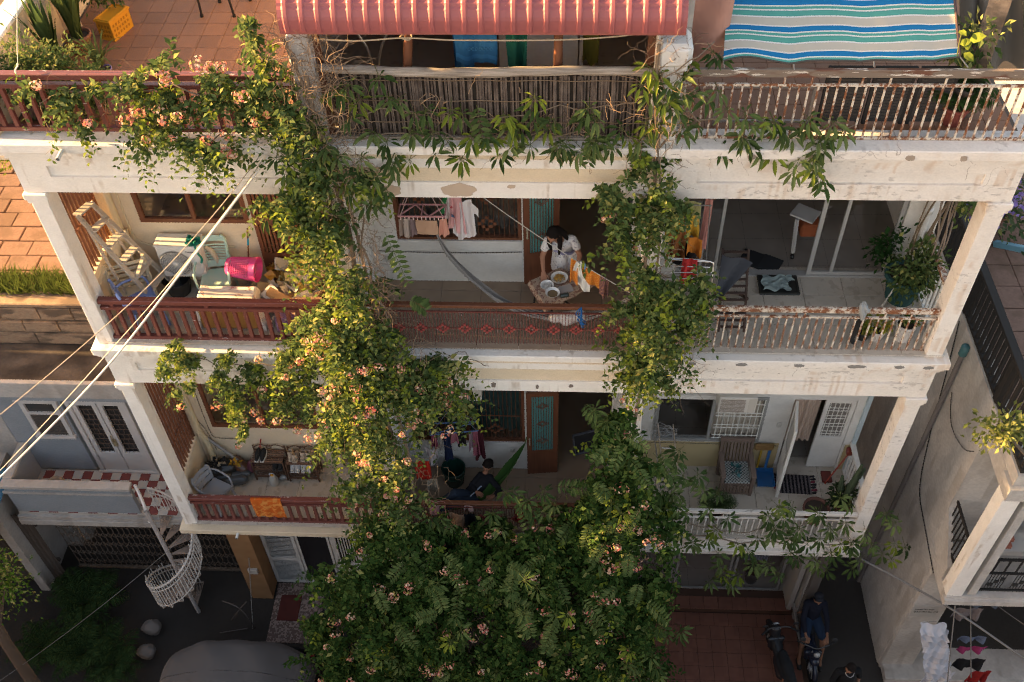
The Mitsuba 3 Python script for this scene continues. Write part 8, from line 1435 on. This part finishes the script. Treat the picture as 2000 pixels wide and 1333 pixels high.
for i in range(6): part(V, 'stem', M((.20, .16, .13)).tube(smooth_path([(12.02, 1.1 + .1 * i, .5), (11.95 + rv.uniform(-.1, .1), .9 + rv.uniform(0, .5), 1.3), (11.95 + rv.uniform(-.15, .1), .9 + rv.uniform(-.2, .4), 2.0), (12.0, .7 + rv.uniform(-.2, .4), 2.8)], 16), .012, 6), 'dull', True)
part(V, 'foliage', bush((12.05, .9, 2.2), (.2, .4, .4), 90, .12, rv, young=.3), 'leafy', stuff=True)
V = thing('bougainvillea', 'mauve flowering shrub beyond the right corner pillar', 'shrub'); part(V, 'foliage', bush((14.2, 4.3, -.9), (.9, .8, .6), 700, .13, rv, base=[(.06, .09, .04), (.09, .12, .06)]), 'leafy', stuff=True); part(V, 'flowers', bush((14.2, 4.2, -.6), (.7, .7, .4), 260, .09, rv, W=.9, young=0, base=[(.22, .15, .38), (.28, .20, .42)]), 'petal', stuff=True); part(V, 'trunk', M((.1, .08, .06)).tube([(14.3, 4.4, -1.45), (14.2, 4.3, -.8)], .04, 7), 'dull', True); pot(V, (14.3, 4.4, -1.44), .25, .35, (.18, .08, .05))
V = thing('corner_shrub', 'yellow green shrub growing on the front corner of the right hand terrace', 'shrub'); part(V, 'foliage', bush((12.71,-1,-0.38), (.42, .3, .42), 420, .11, rv, young=.45, base=[(.10, .12, .03), (.14, .16, .04)]), 'leafy', stuff=True); part(V, 'stem', M((.10, .08, .06)).tube([(13.65, -.85, -1.45), (12.67,-1,-0.26)], .025, 6), 'dull', True)
# plants of the left neighbour's terrace and trees
V = thing('grass', 'strip of long grass along the top of the stone terrace wall', 'grass', kind='stuff'); del _count['grass']
gm = M(); n = 5200; gp = np.c_[rv.uniform(-6.5, -.2, n), rv.uniform(3.2, 3.68, n), np.full(n, -2.32)]; leaves(gm, gp, np.c_[rv.normal(size=n) * .5, rv.normal(size=n) * .5 - .3, np.ones(n)], np.c_[rv.normal(size=n), -np.ones(n), np.zeros(n)], rv.uniform(.12, .32, n), .022, np.array([.09, .12, .03]) * rv.uniform(.6, 1.5, (n, 1)), False, .5, .1); scene[V] = ply(gm, 'leafy')
for i, (x, y, rr_, hh, lab) in enumerate(((-3.95, 6.6, .9, 1.3, 'yellow green tree on the paved terrace at the left edge, nearest'), (-5.2, 8.2, 1.2, 1.6, 'yellow green tree farther back on the paved terrace at the left edge'), (-3.4, 9.2, 1.0, 1.2, 'low tree behind the corner of the white house on the paved terrace'))):
    V = thing('terrace_tree', lab, 'tree'); part(V, 'trunk', M((.12, .08, .05)).tube([(x, y, -2.6), (x + .1, y, -2.6 + hh * .7), (x, y + .1, -2.6 + hh)], [.09, .07, .05], 8), 'dull', True)
    for a in range(5): part(V, 'limb', M((.12, .08, .05)).tube([(x, y, -2.6 + hh * .6), (x + rr_ * .6 * math.cos(a * 1.3), y + rr_ * .6 * math.sin(a * 1.3), -2.6 + hh + .2)], [.04, .015], 6), 'dull', True)
    part(V, 'crown', bush((x, y, -2.6 + hh + .2), (rr_, rr_, .8), 1700, .13, rv, young=.3, base=[(.08, .11, .02), (.12, .15, .03), (.16, .18, .035)]), 'leafy', stuff=True)
V = thing('street_tree', 'bright small leaved tree reaching in at the lower left edge', 'tree'); part(V, 'trunk', M((.10, .07, .05)).tube([(-3.6, -1.6, G), (-3.5, -1.5, -6.8), (-3.3, -1.4, -5.2)], [.13, .10, .06], 9), 'dull', True)
for a in range(6): part(V, 'limb', M((.10, .07, .05)).tube([(-3.45, -1.45, -6.3), (-3.3 + .5 * math.cos(a), -1.4 + .5 * math.sin(a), -4.9)], [.045, .015], 6), 'dull', True)
part(V, 'crown', bush((-3.15, -1.25, -4.75), (.72, .6, 1.05), 2600, .075, rv, young=.35, base=[(.06, .12, .015), (.08, .15, .02), (.10, .17, .025)]), 'leafy', stuff=True)
for i, (x, y, rr_, zt) in enumerate(((-10.5, -2.7, 1.5, .6), (-12.5, -3.4, 1.9, 1.0), (-10.5, -4.6, 2.0, .3), (-15.5, -3.6, 2.6, 1.4), (-12.5, -6.2, 2.4, .4))):
    V = thing('tall_tree', 'tall tree in the street beyond the left edge of the picture, number %s' % ('one', 'two', 'three', 'four', 'five')[i], 'tree', 'trees beyond the left edge'); part(V, 'trunk', M((.10, .08, .06)).tube([(x, y, G), (x + .2, y, -5), (x, y, zt - 1.5)], [.25, .2, .1], 9), 'dull', True)
    part(V, 'crown', bush((x, y, zt - 2.1), (rr_, rr_, 2.1), 2600, .38, rv, young=.1), 'leafy', stuff=True)
